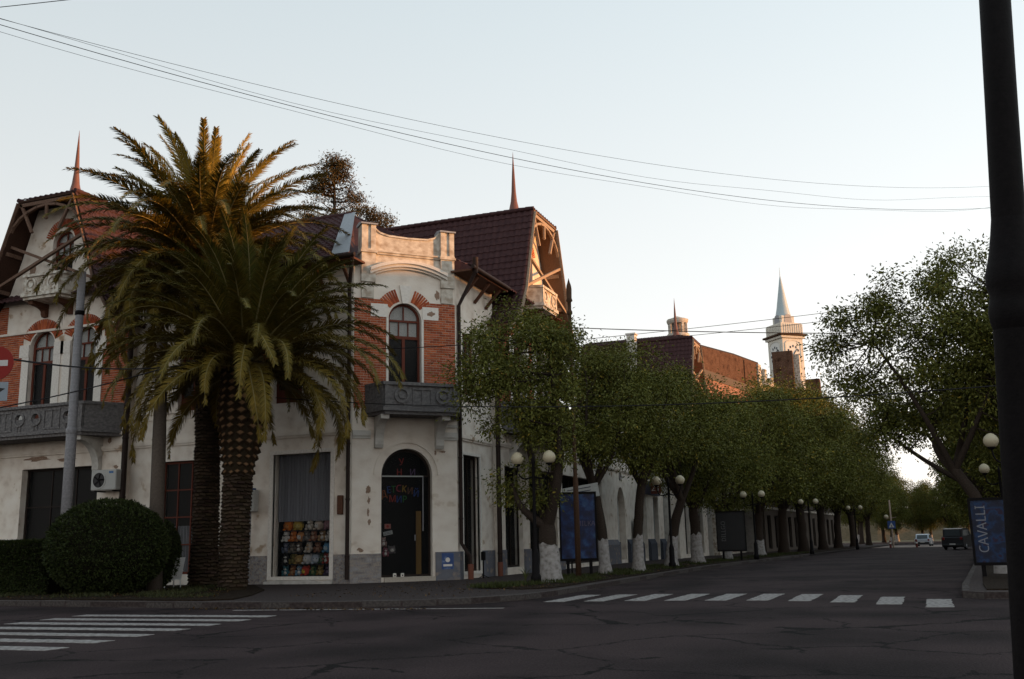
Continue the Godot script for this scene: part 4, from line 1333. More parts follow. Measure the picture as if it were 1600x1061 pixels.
func make_street_buildings() -> void:
	var W: Material = M.plaster
	# --- low white shop building with the pointed niche
	var root := thing("shop_building", "low white building with a pointed arch niche behind the street trees", "building", Vector3(-16.1, 0, -48.0))
	var f := frame(Vector3(-16.15, 0, 0), Vector3.FORWARD)
	var h1 := hole(48.6, 55.9, 0.35, 4.85)
	var niche := hole(59.0, 60.9, 0.35, 3.2, 1.5)
	var h2 := hole(64.8, 66.4, 0.35, 4.4)
	var h3 := hole(68.4, 69.9, 0.35, 4.4)
	part(MB.new().wall(flat_top(48.0, 71.5, 8.2), 0.0, [h1, niche, h2, h3], -0.5, 0.0), "front_wall", W, root, f)
	plain_window(root, f, 48.6, 55.9, 0.35, 4.85, 4, 1, M.dark_door, 0.25)
	part(MB.new().span(Vector3(59.0, 0.35, -0.45), Vector3(60.9, 4.8, -0.4)), "niche_back", M.plaster_old, root, f)
	part(MB.new().span(Vector3(59.0, 0.35, -0.4), Vector3(60.9, 1.4, -0.36)), "niche_plinth", M.plinth_dark, root, f)
	part(ring(MB.new(), 59.95, 5.35, 0.1, 0.26, 0.0, TAU * 0.999, 0.0, 0.05, 14), "rosette", M.plinth_bare, root, f)
	plain_window(root, f, 64.8, 66.4, 0.35, 4.4, 1, 2, M.zinc, 0.3)
	plain_window(root, f, 68.4, 69.9, 0.35, 4.4, 1, 2, M.zinc, 0.3)
	for q in [[56.0, 58.8], [61.1, 64.7], [66.5, 68.3], [70.0, 71.5]]:
		part(MB.new().prism(PackedVector2Array([Vector2(0.0, 0.0), Vector2(0.22, 0.0), Vector2(0.20, 1.25), Vector2(0.04, 1.55), Vector2(0.0, 1.55)]), 0.0, q[1] - q[0]), "plinth", M.plinth_dark if q[0] > 61 else M.plinth, root, f * Transform3D(Basis(Vector3(0, 0, 1), Vector3.UP, Vector3(-1, 0, 0)), Vector3(q[1], 0, 0)))
	part(MB.new().span(Vector3(64.6, 4.5, 0.0), Vector3(70.1, 5.4, 0.12)), "sign_board", plain(0.02, 0.022, 0.04, 0.5), root, f)
	part(MB.new().soft_box(Vector3(67.4, 4.95, 0.5), Vector3(0.12, 0.8, 0.7), 0.03), "projecting_sign", plain(0.16, 0.05, 0.035, 0.6), root, f)
	part(text_mesh("21", 0.55), "sign_number", M.white_paint, root, f * Transform3D(Basis(Vector3(0, 0, -1), Vector3.UP, Vector3(1, 0, 0)).rotated(Vector3.UP, PI), Vector3(67.32, 4.95, 0.5)))
	moulding(root, "string_course", f, 48.0, 71.5, [[5.62, 5.70, 0.06], [5.70, 5.84, 0.1], [7.9, 8.2, 0.2]], W)
	part(MB.new().span(Vector3(-27.0, 0.2, -71.5), Vector3(-26.9, 8.2, -48.0)).span(Vector3(-27.0, 0.2, -71.6), Vector3(-16.6, 8.2, -71.5)), "rear_wall", M.plaster_old, root)
	box_roof(root, Vector3(-26.9, 8.25, -71.4), Vector3(-16.3, 8.25, -48.3), 2.2, M.tile)
	part(MB.new().soft_box(Vector3(-15.9, 2.2, -62.6), Vector3(0.16, 1.2, 0.9), 0.02), "notice_case", M.rust, root)
	# --- second gabled building
	var r2 := thing("gabled_building", "dark tiled gabled building with a thin spire rising above the trees", "building", Vector3(-15.1, 0, -77.3))
	var f2 := frame(Vector3(-15.1, 0, -77.3), Vector3.FORWARD)
	var hs := [hole(-3.6, -1.9, 0.4, 4.6), hole(-0.9, 0.9, 0.4, 4.6), hole(1.9, 3.6, 0.4, 4.6)]
	part(MB.new().wall(PackedVector2Array([Vector2(-5.7, 10.9), Vector2(-3.45, 11.9), Vector2(-2.2, 14.4), Vector2(-1.45, 16.65), Vector2(1.45, 16.65), Vector2(2.2, 14.4), Vector2(3.45, 11.9), Vector2(5.5, 10.9)]), 0.0, hs, -0.5, 0.0), "front_wall", W, r2, f2)
	for h in hs:
		plain_window(r2, f2, h.a, h.b, h.lo, h.hi, 1, 2, M.dark_door, 0.25)
	gable_roof(r2, f2, -8.0, 1.0, M.tile, M.timber, M.wood)
	part(MB.new().span(Vector3(-23.2, 0.2, -82.8), Vector3(-23.1, 10.9, -71.7)), "rear_wall", M.plaster_old, r2)
	part(MB.new().span(Vector3(-23.1, 0.2, -71.75), Vector3(-15.6, 10.9, -71.65)), "side_wall", M.plaster_old, r2)
	part(MB.new().span(Vector3(-23.1, 0.2, -82.8), Vector3(-15.6, 10.9, -82.7)), "side_wall", M.plaster_old, r2)
	box_roof(r2, Vector3(-23.1, 10.95, -82.7), Vector3(-15.3, 10.95, -71.7), 2.0, M.tile)
	part(MB.new().span(Vector3(-19.1, 11.0, -75.4), Vector3(-18.45, 17.3, -74.7)).span(Vector3(-19.17, 17.3, -75.47), Vector3(-18.38, 17.42, -74.63)), "chimney", M.white_paint, r2)
	# --- belfry behind it
	var r3 := thing("belfry", "small round stone belfry with arched openings behind the thin spire", "tower", Vector3(-22.1, 0, -110.0))
	part(MB.new().lathe(PackedVector2Array([Vector2(1.15, 0.0), Vector2(1.15, 23.9), Vector2(1.3, 24.0), Vector2(1.3, 24.25), Vector2(1.1, 24.3)]), 8, Vector3.ZERO, Basis(), true), "shaft", M.parapet, r3, Transform3D(Basis(), Vector3.ZERO), true)
	for k in 8:
		var a := TAU * (k + 0.0) / 8.0
		part(MB.new().span(Vector3(-0.13, 24.3, -0.13), Vector3(0.13, 25.5, 0.13)), "pier", M.parapet, r3, Transform3D(Basis(Vector3.UP, a), Vector3(cos(a), 0, -sin(a)) * 0.95), true)
	part(MB.new().lathe(PackedVector2Array([Vector2(0.8, 25.45), Vector2(1.15, 25.5), Vector2(1.25, 25.75), Vector2(1.25, 25.95), Vector2(0.9, 26.05), Vector2(0.0, 26.4)]), 8, Vector3.ZERO, Basis(), true), "cap", M.parapet, r3, Transform3D(), true)
	part(MB.new().lathe(PackedVector2Array([Vector2(0.6, 24.3), Vector2(0.6, 25.5)]), 8, Vector3.ZERO, Basis(), true), "core", M.plinth_bare, r3, Transform3D(), true)
	# --- big brick gable wall with ruined cream side
	var r4 := thing("brick_building", "long bare brick upper wall rising above the trees beside the clock tower", "building", Vector3(-15.3, 0, -104.0))
	var a4 := Vector3(-16.9, 0, -95.5)
	var b4 := Vector3(-13.7, 0, -112.0)
	var f4 := frame(a4, (b4 - a4).normalized())
	part(MB.new().wall(PackedVector2Array([Vector2(0, 19.85), Vector2(9.0, 20.35), Vector2(16.8, 20.5)]), 17.6, [], -0.5, 0.0), "upper_wall", M.brick_plain, r4, f4)
	part(MB.new().wall(PackedVector2Array([Vector2(-0.1, 20.0), Vector2(9.0, 20.5), Vector2(16.9, 20.65)]), 19.8, [], -0.6, -0.05), "coping", M.pipe, r4, f4)
	part(MB.new().span(Vector3(0, 16.8, -0.5), Vector3(16.8, 17.6, 0.07)), "render_band", M.concrete, r4, f4)
	part(MB.new().span(Vector3(0, 0.0, -0.5), Vector3(16.8, 16.8, 0.0)), "lower_wall", M.brick_pink, r4, f4)
	part(MB.new().span(Vector3(11.8, 17.6, 0.0), Vector3(12.5, 20.2, 0.1)), "pilaster", M.brick_plain, r4, f4)
	part(MB.new().span(Vector3(-0.4, 0.0, -9.0), Vector3(0.0, 19.6, 0.0)), "end_wall", M.brick_plain, r4, f4)
	for k in 8:
		part(MB.new().span(Vector3(16.0 + 0.1 * (k % 2), 17.7 + 0.34 * k, -0.3), Vector3(17.1 - 0.12 * (k % 3), 17.7 + 0.34 * k + 0.27, 0.2)), "quoin", M.parapet, r4, f4)
	part(MB.new().quad_roof(f4 * Vector3(5.0, 20.3, -0.6), f4 * Vector3(19.5, 20.55, -0.6), f4 * Vector3(19.5, 21.3, -7.0), f4 * Vector3(5.0, 20.9, -7.0), 0.12), "roof", M.zinc, r4)
	part(MB.new().wall(flat_top(17.0, 30.0, 18.0), 0.0, [hole(18.5, 20.0, 13.0, 15.6), hole(22.5, 24.0, 13.0, 15.6), hole(26.5, 28.0, 13.0, 15.6)], -0.4, 0.3), "street_wall", M.parapet, r4, f4)
	part(MB.new().soft_box(Vector3(18.0, 19.0, 0.1), Vector3(0.6, 2.0, 0.6), 0.05), "parapet_post", M.parapet, r4, f4)
	part(MB.new().soft_box(Vector3(19.6, 18.6, 0.3), Vector3(0.6, 1.2, 0.6), 0.05), "parapet_post", M.parapet, r4, f4)
	part(MB.new().span(Vector3(17.2, 18.0, -0.3), Vector3(21.0, 18.3, 0.9)), "cornice", M.parapet, r4, f4)
	part(MB.new().span(Vector3(-12.6, 15.8, -117.0), Vector3(-10.35, 22.4, -116.0)), "end_block", M.brick_plain, r4)
	part(MB.new().span(Vector3(-10.9, 15.8, -119.5), Vector3(-9.7, 22.1, -117.02)), "end_block_side", M.parapet, r4)
	part(MB.new().soft_box(Vector3(-8.5, 17.9, -118.5), Vector3(1.6, 2.6, 1.6), 0.06), "chimney", M.brick_plain, r4)
	# ground floor shop of the brick building, seen between the trunks
	var r5 := thing("arcade_shop", "old shopfront with two tall brown doors under a white lintel band", "building", Vector3(-14.4, 0, -84.0))
	var f5 := frame(Vector3(-14.3, 0, 0), Vector3.FORWARD)
	var d5 := [hole(84.3, 88.6, 0.3, 4.6), hole(89.6, 92.9, 0.3, 4.6)]
	part(MB.new().wall(flat_top(83.2, 97.8, 9.0), 0.0, d5, -0.5, 0.0), "front_wall", M.parapet, r5, f5)
	for h in d5:
		plain_window(r5, f5, h.a, h.b, h.lo, h.hi, 2, 1, M.wood_red, 0.2, M.wood_red)
	part(MB.new().span(Vector3(83.3, 4.6, 0.0), Vector3(93.5, 5.6, 0.1)), "lintel_band", M.white_paint, r5, f5)
	for u in [87.0, 91.3]:
		part(MB.new().span(Vector3(u, 4.95, 0.1), Vector3(u + 0.8, 5.3, 0.13)), "name_plate", M.plinth_dark, r5, f5)
	part(MB.new().span(Vector3(93.9, 0.3, 0.0), Vector3(97.0, 3.9, 0.05)), "grey_shutter", M.zinc, r5, f5)
	part(MB.new().span(Vector3(-22.0, 0.1, -97.7), Vector3(-14.8, 9.0, -97.6)), "side_wall", M.plaster_old, r5)
	part(MB.new().span(Vector3(-22.0, 0.1, -83.3), Vector3(-14.8, 9.0, -83.2)), "side_wall", M.plaster_old, r5)
	box_roof(r5, Vector3(-22.0, 9.05, -97.4), Vector3(-14.4, 9.05, -83.4), 1.6, M.tile)
	# far terrace that follows the bend
	var far := [[-12.6, -99.0, -10.6, -122.0, 7.6], [-10.4, -123.0, -8.4, -146.0, 9.0]]
	var names := ["cream terrace house nearest the long brick wall, half hidden by trunks", "cream terrace house past the middle of the tree row"]
	for k in 2:
		var q: Array = far[k]
		var rr := thing("terrace_house", names[k], "building", Vector3(q[0], 0, q[1]), 0.0, "houses far down the street")
		var a := Vector3(q[0], 0, q[1])
		var b := Vector3(q[2], 0, q[3])
		var ff := frame(a, (b - a).normalized())
		var len := (b - a).length()
		var hh := []
		var u := 1.2
		while u < len - 2.4:
			hh.append(hole(u, u + 1.7, 0.4, 3.6))
			u += 3.4
		part(MB.new().wall(flat_top(0, len, q[4]), 0.0, hh, -0.4, 0.0), "front_wall", M.concrete, rr, ff)
		for h in hh:
			plain_window(rr, ff, h.a, h.b, h.lo, h.hi, 1, 1, M.dark_door, 0.2)
		moulding(rr, "cornice", ff, 0.0, len, [[4.2, 4.4, 0.12], [q[4] - 0.3, q[4], 0.25]], M.parapet)
		part(MB.new().span(Vector3(0, 0, -8.0), Vector3(len, q[4], -7.9)).span(Vector3(0, 0, -7.9), Vector3(0.1, q[4], -0.41)).span(Vector3(len - 0.1, 0, -7.9), Vector3(len, q[4], -0.41)).span(Vector3(0, q[4], -8.0), Vector3(len, q[4] + 0.15, 0.2)), "shell", M.plaster_old, rr, ff)
	clock_tower()
	# --- across the street, out of the frame on the right: the block that keeps the low sun off the crossing
	var opp := [[38.0, 0.0, 56.0, -36.0, 13.9], [38.5, -37.0, 56.0, -66.0, 14.3], [38.0, -67.0, 56.0, -98.0, 14.0], [39.0, -99.0, 57.0, -140.0, 14.4], [40.0, -141.0, 58.0, -205.0, 14.6]]
	var onames := []
	for w in ["first", "second", "third", "fourth", "fifth"]:
		onames.append("tall pale house standing back on the right, %s from the viewer" % w)
	for k in 5:
		var q: Array = opp[k]
		var ro := thing("townhouse", onames[k], "building", Vector3(q[0], 0, q[1]), 0.0, "houses standing back on the right")
		var fw := frame(Vector3(q[0], 0, 0), Vector3.BACK)
		var hh := []
		var u: float = q[3] + 1.5
		while u < q[1] - 2.5:
			hh.append(hole(u, u + 1.5, 0.6, 3.8))
			hh.append(hole(u, u + 1.4, 6.4, 9.0))
			u += 3.2
		part(MB.new().wall(flat_top(q[3], q[1], q[4]), 0.0, hh, -0.4, 0.0), "street_wall", M.plaster_old, ro, fw)
		for h in hh:
			plain_window(ro, fw, h.a, h.b, h.lo, h.hi, 1, 2, M.dark_door, 0.2)
		var fs := frame(Vector3(0, 0, q[1]), Vector3.RIGHT)
		part(MB.new().span(Vector3(q[0], 0, -0.4), Vector3(q[2], q[4], 0.0)), "end_wall", M.plaster_old, ro, fs)
		part(MB.new().span(Vector3(q[0], 0, q[3]), Vector3(q[2], q[4], q[3] + 0.4)).span(Vector3(q[2], 0, q[3]), Vector3(q[2] + 0.4, q[4], q[1])), "rear_wall", M.plaster_old, ro)
		box_roof(ro, Vector3(q[0], q[4] + 0.05, q[3]), Vector3(q[2], q[4] + 0.05, q[1]), 2.0, M.tile)

func text_mesh(words: String, size: float, deep := 0.02) -> TextMesh:
	var t := TextMesh.new()
	t.text = words
	var fnt := SystemFont.new()
	fnt.font_names = PackedStringArray(["Droid Sans"])
	t.font = fnt
	t.font_size = 48
	t.pixel_size = size / 48.0
	t.depth = deep
	t.curve_step = 2.0
	return t

func clock_tower() -> void:
	var r := thing("clock_tower", "white clock tower with a pale pointed spire above the far trees", "tower", Vector3(-15.2, 0, -160.0), deg_to_rad(41.0))
	var s := 1.95
	var W: Material = M.tower
	part(MB.new().soft_box(Vector3(0, 16.0, 0), Vector3(s * 2, 32.0, s * 2), 0.1), "shaft", W, r, Transform3D(), true)
	for k in 4:
		var fb := Transform3D(Basis(Vector3.UP, PI * 0.5 * k), Vector3.ZERO)
		var win := part(MB.new().wall(arch_top(-1.5, 1.5, 31.0, 0.75), 27.3, [hole(-1.3, 1.3, 27.5, 31.0, 0.6)], s, s + 0.1), "clock_surround", W, r, fb, true)
		var face := part(MB.new().wall(arch_top(-1.3, 1.3, 31.0, 0.6), 27.5, [], s, s + 0.03), "clock_face", M.clock, r, fb, true)
		var n := 0
		for j in 12:
			var a := PI * 0.5 - TAU * j / 12.0
			var m := part(MB.new().box(Vector3(cos(a) * 1.02, 29.4 + sin(a) * 1.35, s + 0.055), Vector3(0.22, 0.34, 0.04)), "hour_mark", M.plinth_dark, face, fb, true)
			m.transform = Transform3D.IDENTITY
		for hd in [[0.75, 1.0], [1.2, 0.9]]:
			var a: float = hd[1]
			var m2 := part(MB.new().beam(Vector3(0, 29.4, s + 0.08), Vector3(cos(a) * hd[0], 29.4 + sin(a) * hd[0], s + 0.08), 0.05, 0.12, Vector3.BACK), "clock_hand", M.plinth_dark, face, fb, true)
			m2.transform = Transform3D.IDENTITY
	part(MB.new().soft_box(Vector3(0, 32.2, 0), Vector3(s * 2 + 0.5, 0.4, s * 2 + 0.5), 0.05), "cornice", W, r, Transform3D(), true)
	part(MB.new().soft_box(Vector3(0, 32.55, 0), Vector3(s * 2 + 1.1, 0.3, s * 2 + 1.1), 0.05), "cornice", M.rust, r, Transform3D(), true)
	for k in 4:
		var fb := Transform3D(Basis(Vector3.UP, PI * 0.5 * k), Vector3.ZERO)
		part(MB.new().span(Vector3(-s, 32.7, s - 0.2), Vector3(s, 34.5, s - 0.05)), "parapet", W, r, fb, true)
		for j in 10:
			part(MB.new().span(Vector3(-s + 0.12 + 0.41 * j, 32.75, s - 0.05), Vector3(-s + 0.3 + 0.41 * j, 34.3, s + 0.05)), "parapet_rib", W, r, fb, true)
		part(MB.new().prism(PackedVector2Array([Vector2(-0.75, 34.5), Vector2(0.75, 34.5), Vector2(0.5, 35.9), Vector2(0, 36.1), Vector2(-0.5, 35.9)]), 0.6, 1.25), "dormer", M.zinc, r, fb, true)
	part(MB.new().soft_box(Vector3(0, 35.0, 0), Vector3(2.4, 1.6, 2.4), 0.05), "drum", W, r, Transform3D(), true)
	part(MB.new().lathe(PackedVector2Array([Vector2(1.25, 35.8), Vector2(0.95, 37.2), Vector2(0.55, 39.6), Vector2(0.16, 42.0), Vector2(0.05, 42.6), Vector2(0.02, 44.0)]), 8, Vector3.ZERO, Basis(), true), "spire", M.spire_pale, r, Transform3D(), true)

# ---------------------------------------------------------------- street trees

func leaf(b: MB, p: Vector3, d: Vector3, s: Vector3, l: float, w: float, col: Color) -> void:
	# a folded pointed leaf: two triangles along the midrib
	var k := b.v.size()
	var up := s.cross(d)
	var m := p + d * l * 0.45
	var tip := p + d * l - up * l * 0.12
	var a := m + s * w * 0.5 + up * w * 0.22
	var c := m - s * w * 0.5 + up * w * 0.22
	b.v.append(p); b.v.append(a); b.v.append(tip); b.v.append(c)
	var n1 := (a - p).cross(tip - p).normalized()
	var n2 := (tip - p).cross(c - p).normalized()
	var nm := (n1 + n2).normalized()
	b.n.append(nm); b.n.append(n1); b.n.append(nm); b.n.append(n2)
	b.c.append(col); b.c.append(col); b.c.append(col); b.c.append(col)
	b.i.append(k); b.i.append(k + 2); b.i.append(k + 1)
	b.i.append(k); b.i.append(k + 3); b.i.append(k + 2)

func bent(a: Vector3, b: Vector3, sag: Vector3, n := 5) -> PackedVector3Array:
	var p := PackedVector3Array()
	for k in n + 1:
		var t := float(k) / n
		p.append(a.lerp(b, t) + sag * sin(t * PI))
	return p

func taper(r0: float, r1: float, n: int) -> PackedFloat32Array:
	var r := PackedFloat32Array()
	for k in n + 1:
		r.append(lerpf(r0, r1, float(k) / n))
	return r

# crown: list of [centre, radii, clumps]; gaps shrink or widen the space between the clumps
func make_tree(called: String, label: String, group: String, at: Vector3, seed_: int, tr: float, fork: float, lean: Vector3, crowns: Array, per: int, leaf_l: float, clump_r: float, white: float, tone: Color) -> Node3D:
	var g := RandomNumberGenerator.new()
	g.seed = seed_
	var root := thing(called, label, "tree", at, 0.0, group)
	var wood := MB.new()
	var top := Vector3(lean.x, fork, lean.z)
	# trunk with root flare and knots
	var p := PackedVector3Array()
	var r := PackedFloat32Array()
	for k in 9:
		var t := k / 8.0
		p.append(Vector3(lean.x * t * t, fork * t, lean.z * t * t) + Vector3(g.randf_range(-1, 1), 0, g.randf_range(-1, 1)) * tr * 0.1 * (1.0 if k > 0 else 0.0))
		var flare := 0.42 * exp(-t * fork / 0.22)
		r.append(tr * (1.0 + flare) * (1.0 - 0.18 * t) * g.randf_range(0.95, 1.06))
	wood.tube(p, r, 14)
	var clumps := []
	for c in crowns:
		for k in int(c[2]):
			var q := Vector3.ZERO
			for tries in 30:
				q = Vector3(g.randf_range(-1, 1), g.randf_range(-1, 1), g.randf_range(-1, 1))
				var d := q.length()
				if d <= 1.0 and d > 0.25 and g.randf() < 0.25 + d * d:
					break
			clumps.append(c[0] + q * c[1] * g.randf_range(0.92, 1.05))
	# limbs: each reaches towards a share of the clumps
	var limbs := []
	var nl := 5
	for k in nl:
		var a := TAU * (k + g.randf_range(-0.25, 0.25)) / nl
		var c: Array = crowns[k % crowns.size()]
		var goal: Vector3 = c[0] + Vector3(cos(a) * c[1].x * 0.55, g.randf_range(-0.15, 0.4) * c[1].y, sin(a) * c[1].z * 0.55)
		var pts := bent(top - Vector3(0, 0.1, 0), goal, Vector3(cos(a), -0.3, sin(a)) * 0.28 + Vector3(g.randf_range(-0.2, 0.2), 0, g.randf_range(-0.2, 0.2)), 7)
		wood.tube(pts, taper(tr * g.randf_range(0.5, 0.66), tr * 0.16, 7), 8)
		limbs.append(pts)
	for q in clumps:
		var best := Vector3.ZERO
		var bd := 1e9
		for l in limbs:
			for k in range(3, 8):
				var d: float = l[k].distance_to(q)
				if d < bd:
					bd = d
					best = l[k]
		wood.tube(bent(best, q, Vector3(g.randf_range(-0.15, 0.15), -0.1, g.randf_range(-0.15, 0.15)), 3), taper(tr * 0.13, tr * 0.03 + 0.006, 3), 5, false)
	part(wood, "trunk", M.bark, root, Transform3D(), true)
	if white > 0.0:
		# lime wash brushed round the foot, with a ragged upper edge
		var ww := MB.new()
		var ragged := PackedFloat32Array()
		for j in 15:
			ragged.append(white * g.randf_range(0.93, 1.08))
		ragged[14] = ragged[0]
		var at_height := func(y: float, a: float) -> Vector3:
			var kk := clampf(y / fork * 8.0, 0.0, 7.999)
			var i0 := int(kk)
			var c := p[i0].lerp(p[i0 + 1], kk - i0)
			return Vector3(c.x, y, c.z) + Vector3(cos(a), 0, sin(a)) * (lerpf(r[i0], r[i0 + 1], kk - i0) * 1.04 + 0.012)
		for k in 8:
			for j in 14:
				var a0 := TAU * j / 14.0
				var a1 := TAU * (j + 1) / 14.0
				var n0 := Vector3(cos(a0), 0, sin(a0))
				var n1 := Vector3(cos(a1), 0, sin(a1))
				ww.quad_n(at_height.call(ragged[j] * k / 8.0, a0), at_height.call(ragged[j] * (k + 1) / 8.0, a0), at_height.call(ragged[j + 1] * (k + 1) / 8.0, a1), at_height.call(ragged[j + 1] * k / 8.0, a1), n0, n0, n1, n1)
		part(ww, "whitewash", M.whitewash, root, Transform3D(), true)
	var b := MB.new()
	b.tinted = true
	for q in clumps:
		var cr := clump_r * g.randf_range(0.7, 1.25)
		var shade := tone * g.randf_range(0.78, 1.2)
		for k in per:
			var o := Vector3(g.randfn(0, 0.5), g.randfn(0, 0.40), g.randfn(0, 0.5)) * cr
			var d := (o.normalized() + Vector3(g.randf_range(-1, 1), g.randf_range(-1.2, 0.5), g.randf_range(-1, 1))).normalized()
			var s := d.cross(Vector3(g.randf_range(-1, 1), g.randf_range(-0.2, 1.5), g.randf_range(-1, 1))).normalized()
			var l := leaf_l * g.randf_range(0.7, 1.3)
			var cc := shade * g.randf_range(0.8, 1.25)
			if g.randf() < 0.03:
				cc = Color(cc.r * 2.2, cc.g * 1.6, cc.b * 1.1)
			leaf(b, q + o, d, s, l, l * 0.44, cc)
	part(b, "crown", M.leaf, root, Transform3D(), true)
	return root

func make_trees() -> void:
	var green := Color(0.118, 0.120, 0.026)
	var gl := "street trees along the left kerb"
	var gr := "street trees along the right kerb"
	var v := func(x, y, z): return Vector3(x, y, z)
	make_tree("street_tree", "thick forked street tree at the corner, nearest of the left row, trunk whitewashed", gl, Vector3(-11.2, 0.15, -32.2), 11, 0.33, 1.9, Vector3(-0.05, 0, 0), [[Vector3(-1.0, 7.3, 0.0), Vector3(2.15, 2.35, 2.1), 64], [Vector3(0.5, 5.3, 0.2), Vector3(0.9, 1.3, 0.9), 9], [Vector3(-0.6, 3.3, 0.3), Vector3(1.0, 0.9, 0.8), 5]], 350, 0.125, 0.62, 1.25, green)
	make_tree("street_tree", "slender street tree just past the rusty pole, second of the left row", gl, Vector3(-11.6, 0.15, -40.2), 12, 0.22, 3.6, Vector3(-0.35, 0, 0), [[Vector3(-0.25, 7.3, 0.0), Vector3(2.2, 2.9, 2.1), 62]], 350, 0.13, 0.66, 1.4, green)
	make_tree("street_tree", "forked street tree before the pointed niche, third of the left row", gl, Vector3(-10.95, 0.15, -43.1), 13, 0.22, 3.7, Vector3(0.3, 0, 0), [[Vector3(0.1, 7.1, 0.0), Vector3(2.5, 3.0, 2.4), 66]], 350, 0.135, 0.70, 1.5, green)
	make_tree("street_tree", "leaning street tree before the white piers, fourth of the left row", gl, Vector3(-11.2, 0.15, -50.8), 14, 0.27, 3.3, Vector3(0.7, 0, 0), [[Vector3(0.3, 7.2, 0.0), Vector3(2.8, 3.2, 2.7), 70]], 350, 0.145, 0.76, 1.5, green)
	var t5 := make_tree("street_tree", "stout street tree beside the dark advertising case, fifth of the left row", gl, Vector3(-11.07, 0.15, -57.0), 15, 0.32, 3.0, Vector3(-0.1, 0, 0), [[Vector3(0.0, 7.0, 0.0), Vector3(3.1, 3.4, 3.0), 76]], 340, 0.16, 0.82, 1.6, green)
	var more := [[-10.2, -76.3, 1.22, 130.0, "whitewashed street tree past the dark advertising case, seventh of the left row"], [-9.6, -86.5, 1.42, 220.0, "tall street tree before the brown doors, eighth of the left row"], [-8.9, -96.0, 1.52, 300.0, "tall street tree below the clock tower, ninth of the left row"], [-8.0, -107.0, 1.50, 75.0, "tall dark street tree, tenth of the left row"], [-7.2, -118.0, 1.48, 170.0, "tall dark street tree, eleventh of the left row"], [-6.2, -132.0, 1.5, 10.0, "far dark street tree, twelfth of the left row"], [-5.0, -148.0, 1.3, 100.0, "farthest street tree of the left row before the bend"], [-7.0, -175.0, 1.3, 200.0, "far tree standing beyond the bend of the left pavement"], [-4.0, -195.0, 1.2, 310.0, "last tree seen on the left where the street bends"]]
	var t6 := make_tree("street_tree", "street tree behind the dark advertising case, sixth of the left row", gl, Vector3(-10.9, 0.15, -66.0), 16, 0.26, 2.6, Vector3(-0.1, 0, 0), [[Vector3(0.0, 6.6, 0.0), Vector3(3.1, 3.9, 3.0), 88]], 340, 0.16, 0.82, 0.95, green)
	for q in more:
		var o := again(t6, "street_tree", q[4])
		o.position = Vector3(q[0], 0.15, q[1])
		o.rotation_degrees.y = q[3]
		o.scale = Vector3(q[2] * 1.05, q[2], q[2] * 1.05)
		if q[1] < -80.0:
			var ww := o.get_node("whitewash")
			o.remove_child(ww)
			ww.free()
	# right kerb
	make_tree("street_tree", "big airy street tree on the right, nearest of its row, reaching over the road", gr, Vector3(2.75, 0.15, -36.0), 31, 0.20, 3.4, Vector3(-1.1, 0, -0.2), [[Vector3(-0.6, 8.3, -0.3), Vector3(2.8, 2.4, 2.6), 78], [Vector3(-3.5, 7.6, -0.2), Vector3(1.6, 1.9, 1.5), 20], [Vector3(1.6, 7.0, -0.2), Vector3(2.2, 3.4, 2.2), 56], [Vector3(-0.6, 5.3, -0.6), Vector3(1.7, 1.0, 1.4), 18]], 330, 0.13, 0.60, 1.7, green * 0.9)
	var r2 := make_tree("street_tree", "dense dark street tree on the right, second of its row, low branches", gr, Vector3(4.4, 0.15, -51.0), 32, 0.28, 2.9, Vector3(-0.4, 0, 0), [[Vector3(-1.7, 7.7, 0.0), Vector3(4.0, 1.7, 3.8), 64], [Vector3(1.2, 5.0, 0.0), Vector3(2.6, 3.4, 2.8), 66], [Vector3(-4.6, 6.1, 0.0), Vector3(1.2, 1.0, 1.6), 12]], 320, 0.16, 0.82, 1.2, green * 0.9)
	var r3 := make_tree("street_tree", "dense dark street tree, third of the right row", gr, Vector3(5.4, 0.15, -63.0), 33, 0.26, 2.4, Vector3(0.2, 0, 0), [[Vector3(0.0, 6.0, 0.0), Vector3(3.4, 4.2, 3.2), 112]], 300, 0.18, 0.85, 1.0, green * 0.9)
	more = [[6.1, -77.0, 1.05, 140.0, "dense dark street tree, fourth of the right row"], [7.1, -91.0, 1.05, 250.0, "dense dark street tree, fifth of the right row"], [8.6, -106.0, 1.05, 330.0, "dense dark street tree, sixth of the right row"], [11.0, -124.0, 1.1, 20.0, "far street tree behind the dark parked car, seventh of the right row"], [13.0, -150.0, 1.15, 200.0, "far street tree on the right, eighth of its row"], [11.5, -180.0, 1.2, 90.0, "last street tree seen on the right"], [-2.6, -188.0, 1.0, 15.0, "left tree of three that stand before the far hill"], [2.6, -196.0, 0.95, 100.0, "middle tree of three that stand before the far hill"], [7.4, -190.0, 1.05, 230.0, "right tree of three that stand before the far hill"], [-9.0, -215.0, 1.5, 40.0, "leftmost of the far trees that close the street"], [-2.0, -222.0, 1.35, 160.0, "second from left of the far trees that close the street"], [4.5, -225.0, 1.15, 280.0, "low middle tree of those that close the street"], [11.0, -218.0, 1.3, 350.0, "second from right of the far trees that close the street"], [18.0, -212.0, 1.5, 70.0, "rightmost of the far trees that close the street"]]
	for q in more:
		var o := again(r3, "street_tree", q[4])
		o.position = Vector3(q[0], 0.15, q[1])
		o.rotation_degrees.y = q[3]
		o.scale = Vector3.ONE * q[2]
	conifer()
	# wooded hill that closes the view
	var hill := MB.new()
	var hn := noise(77, 0.02, 5)
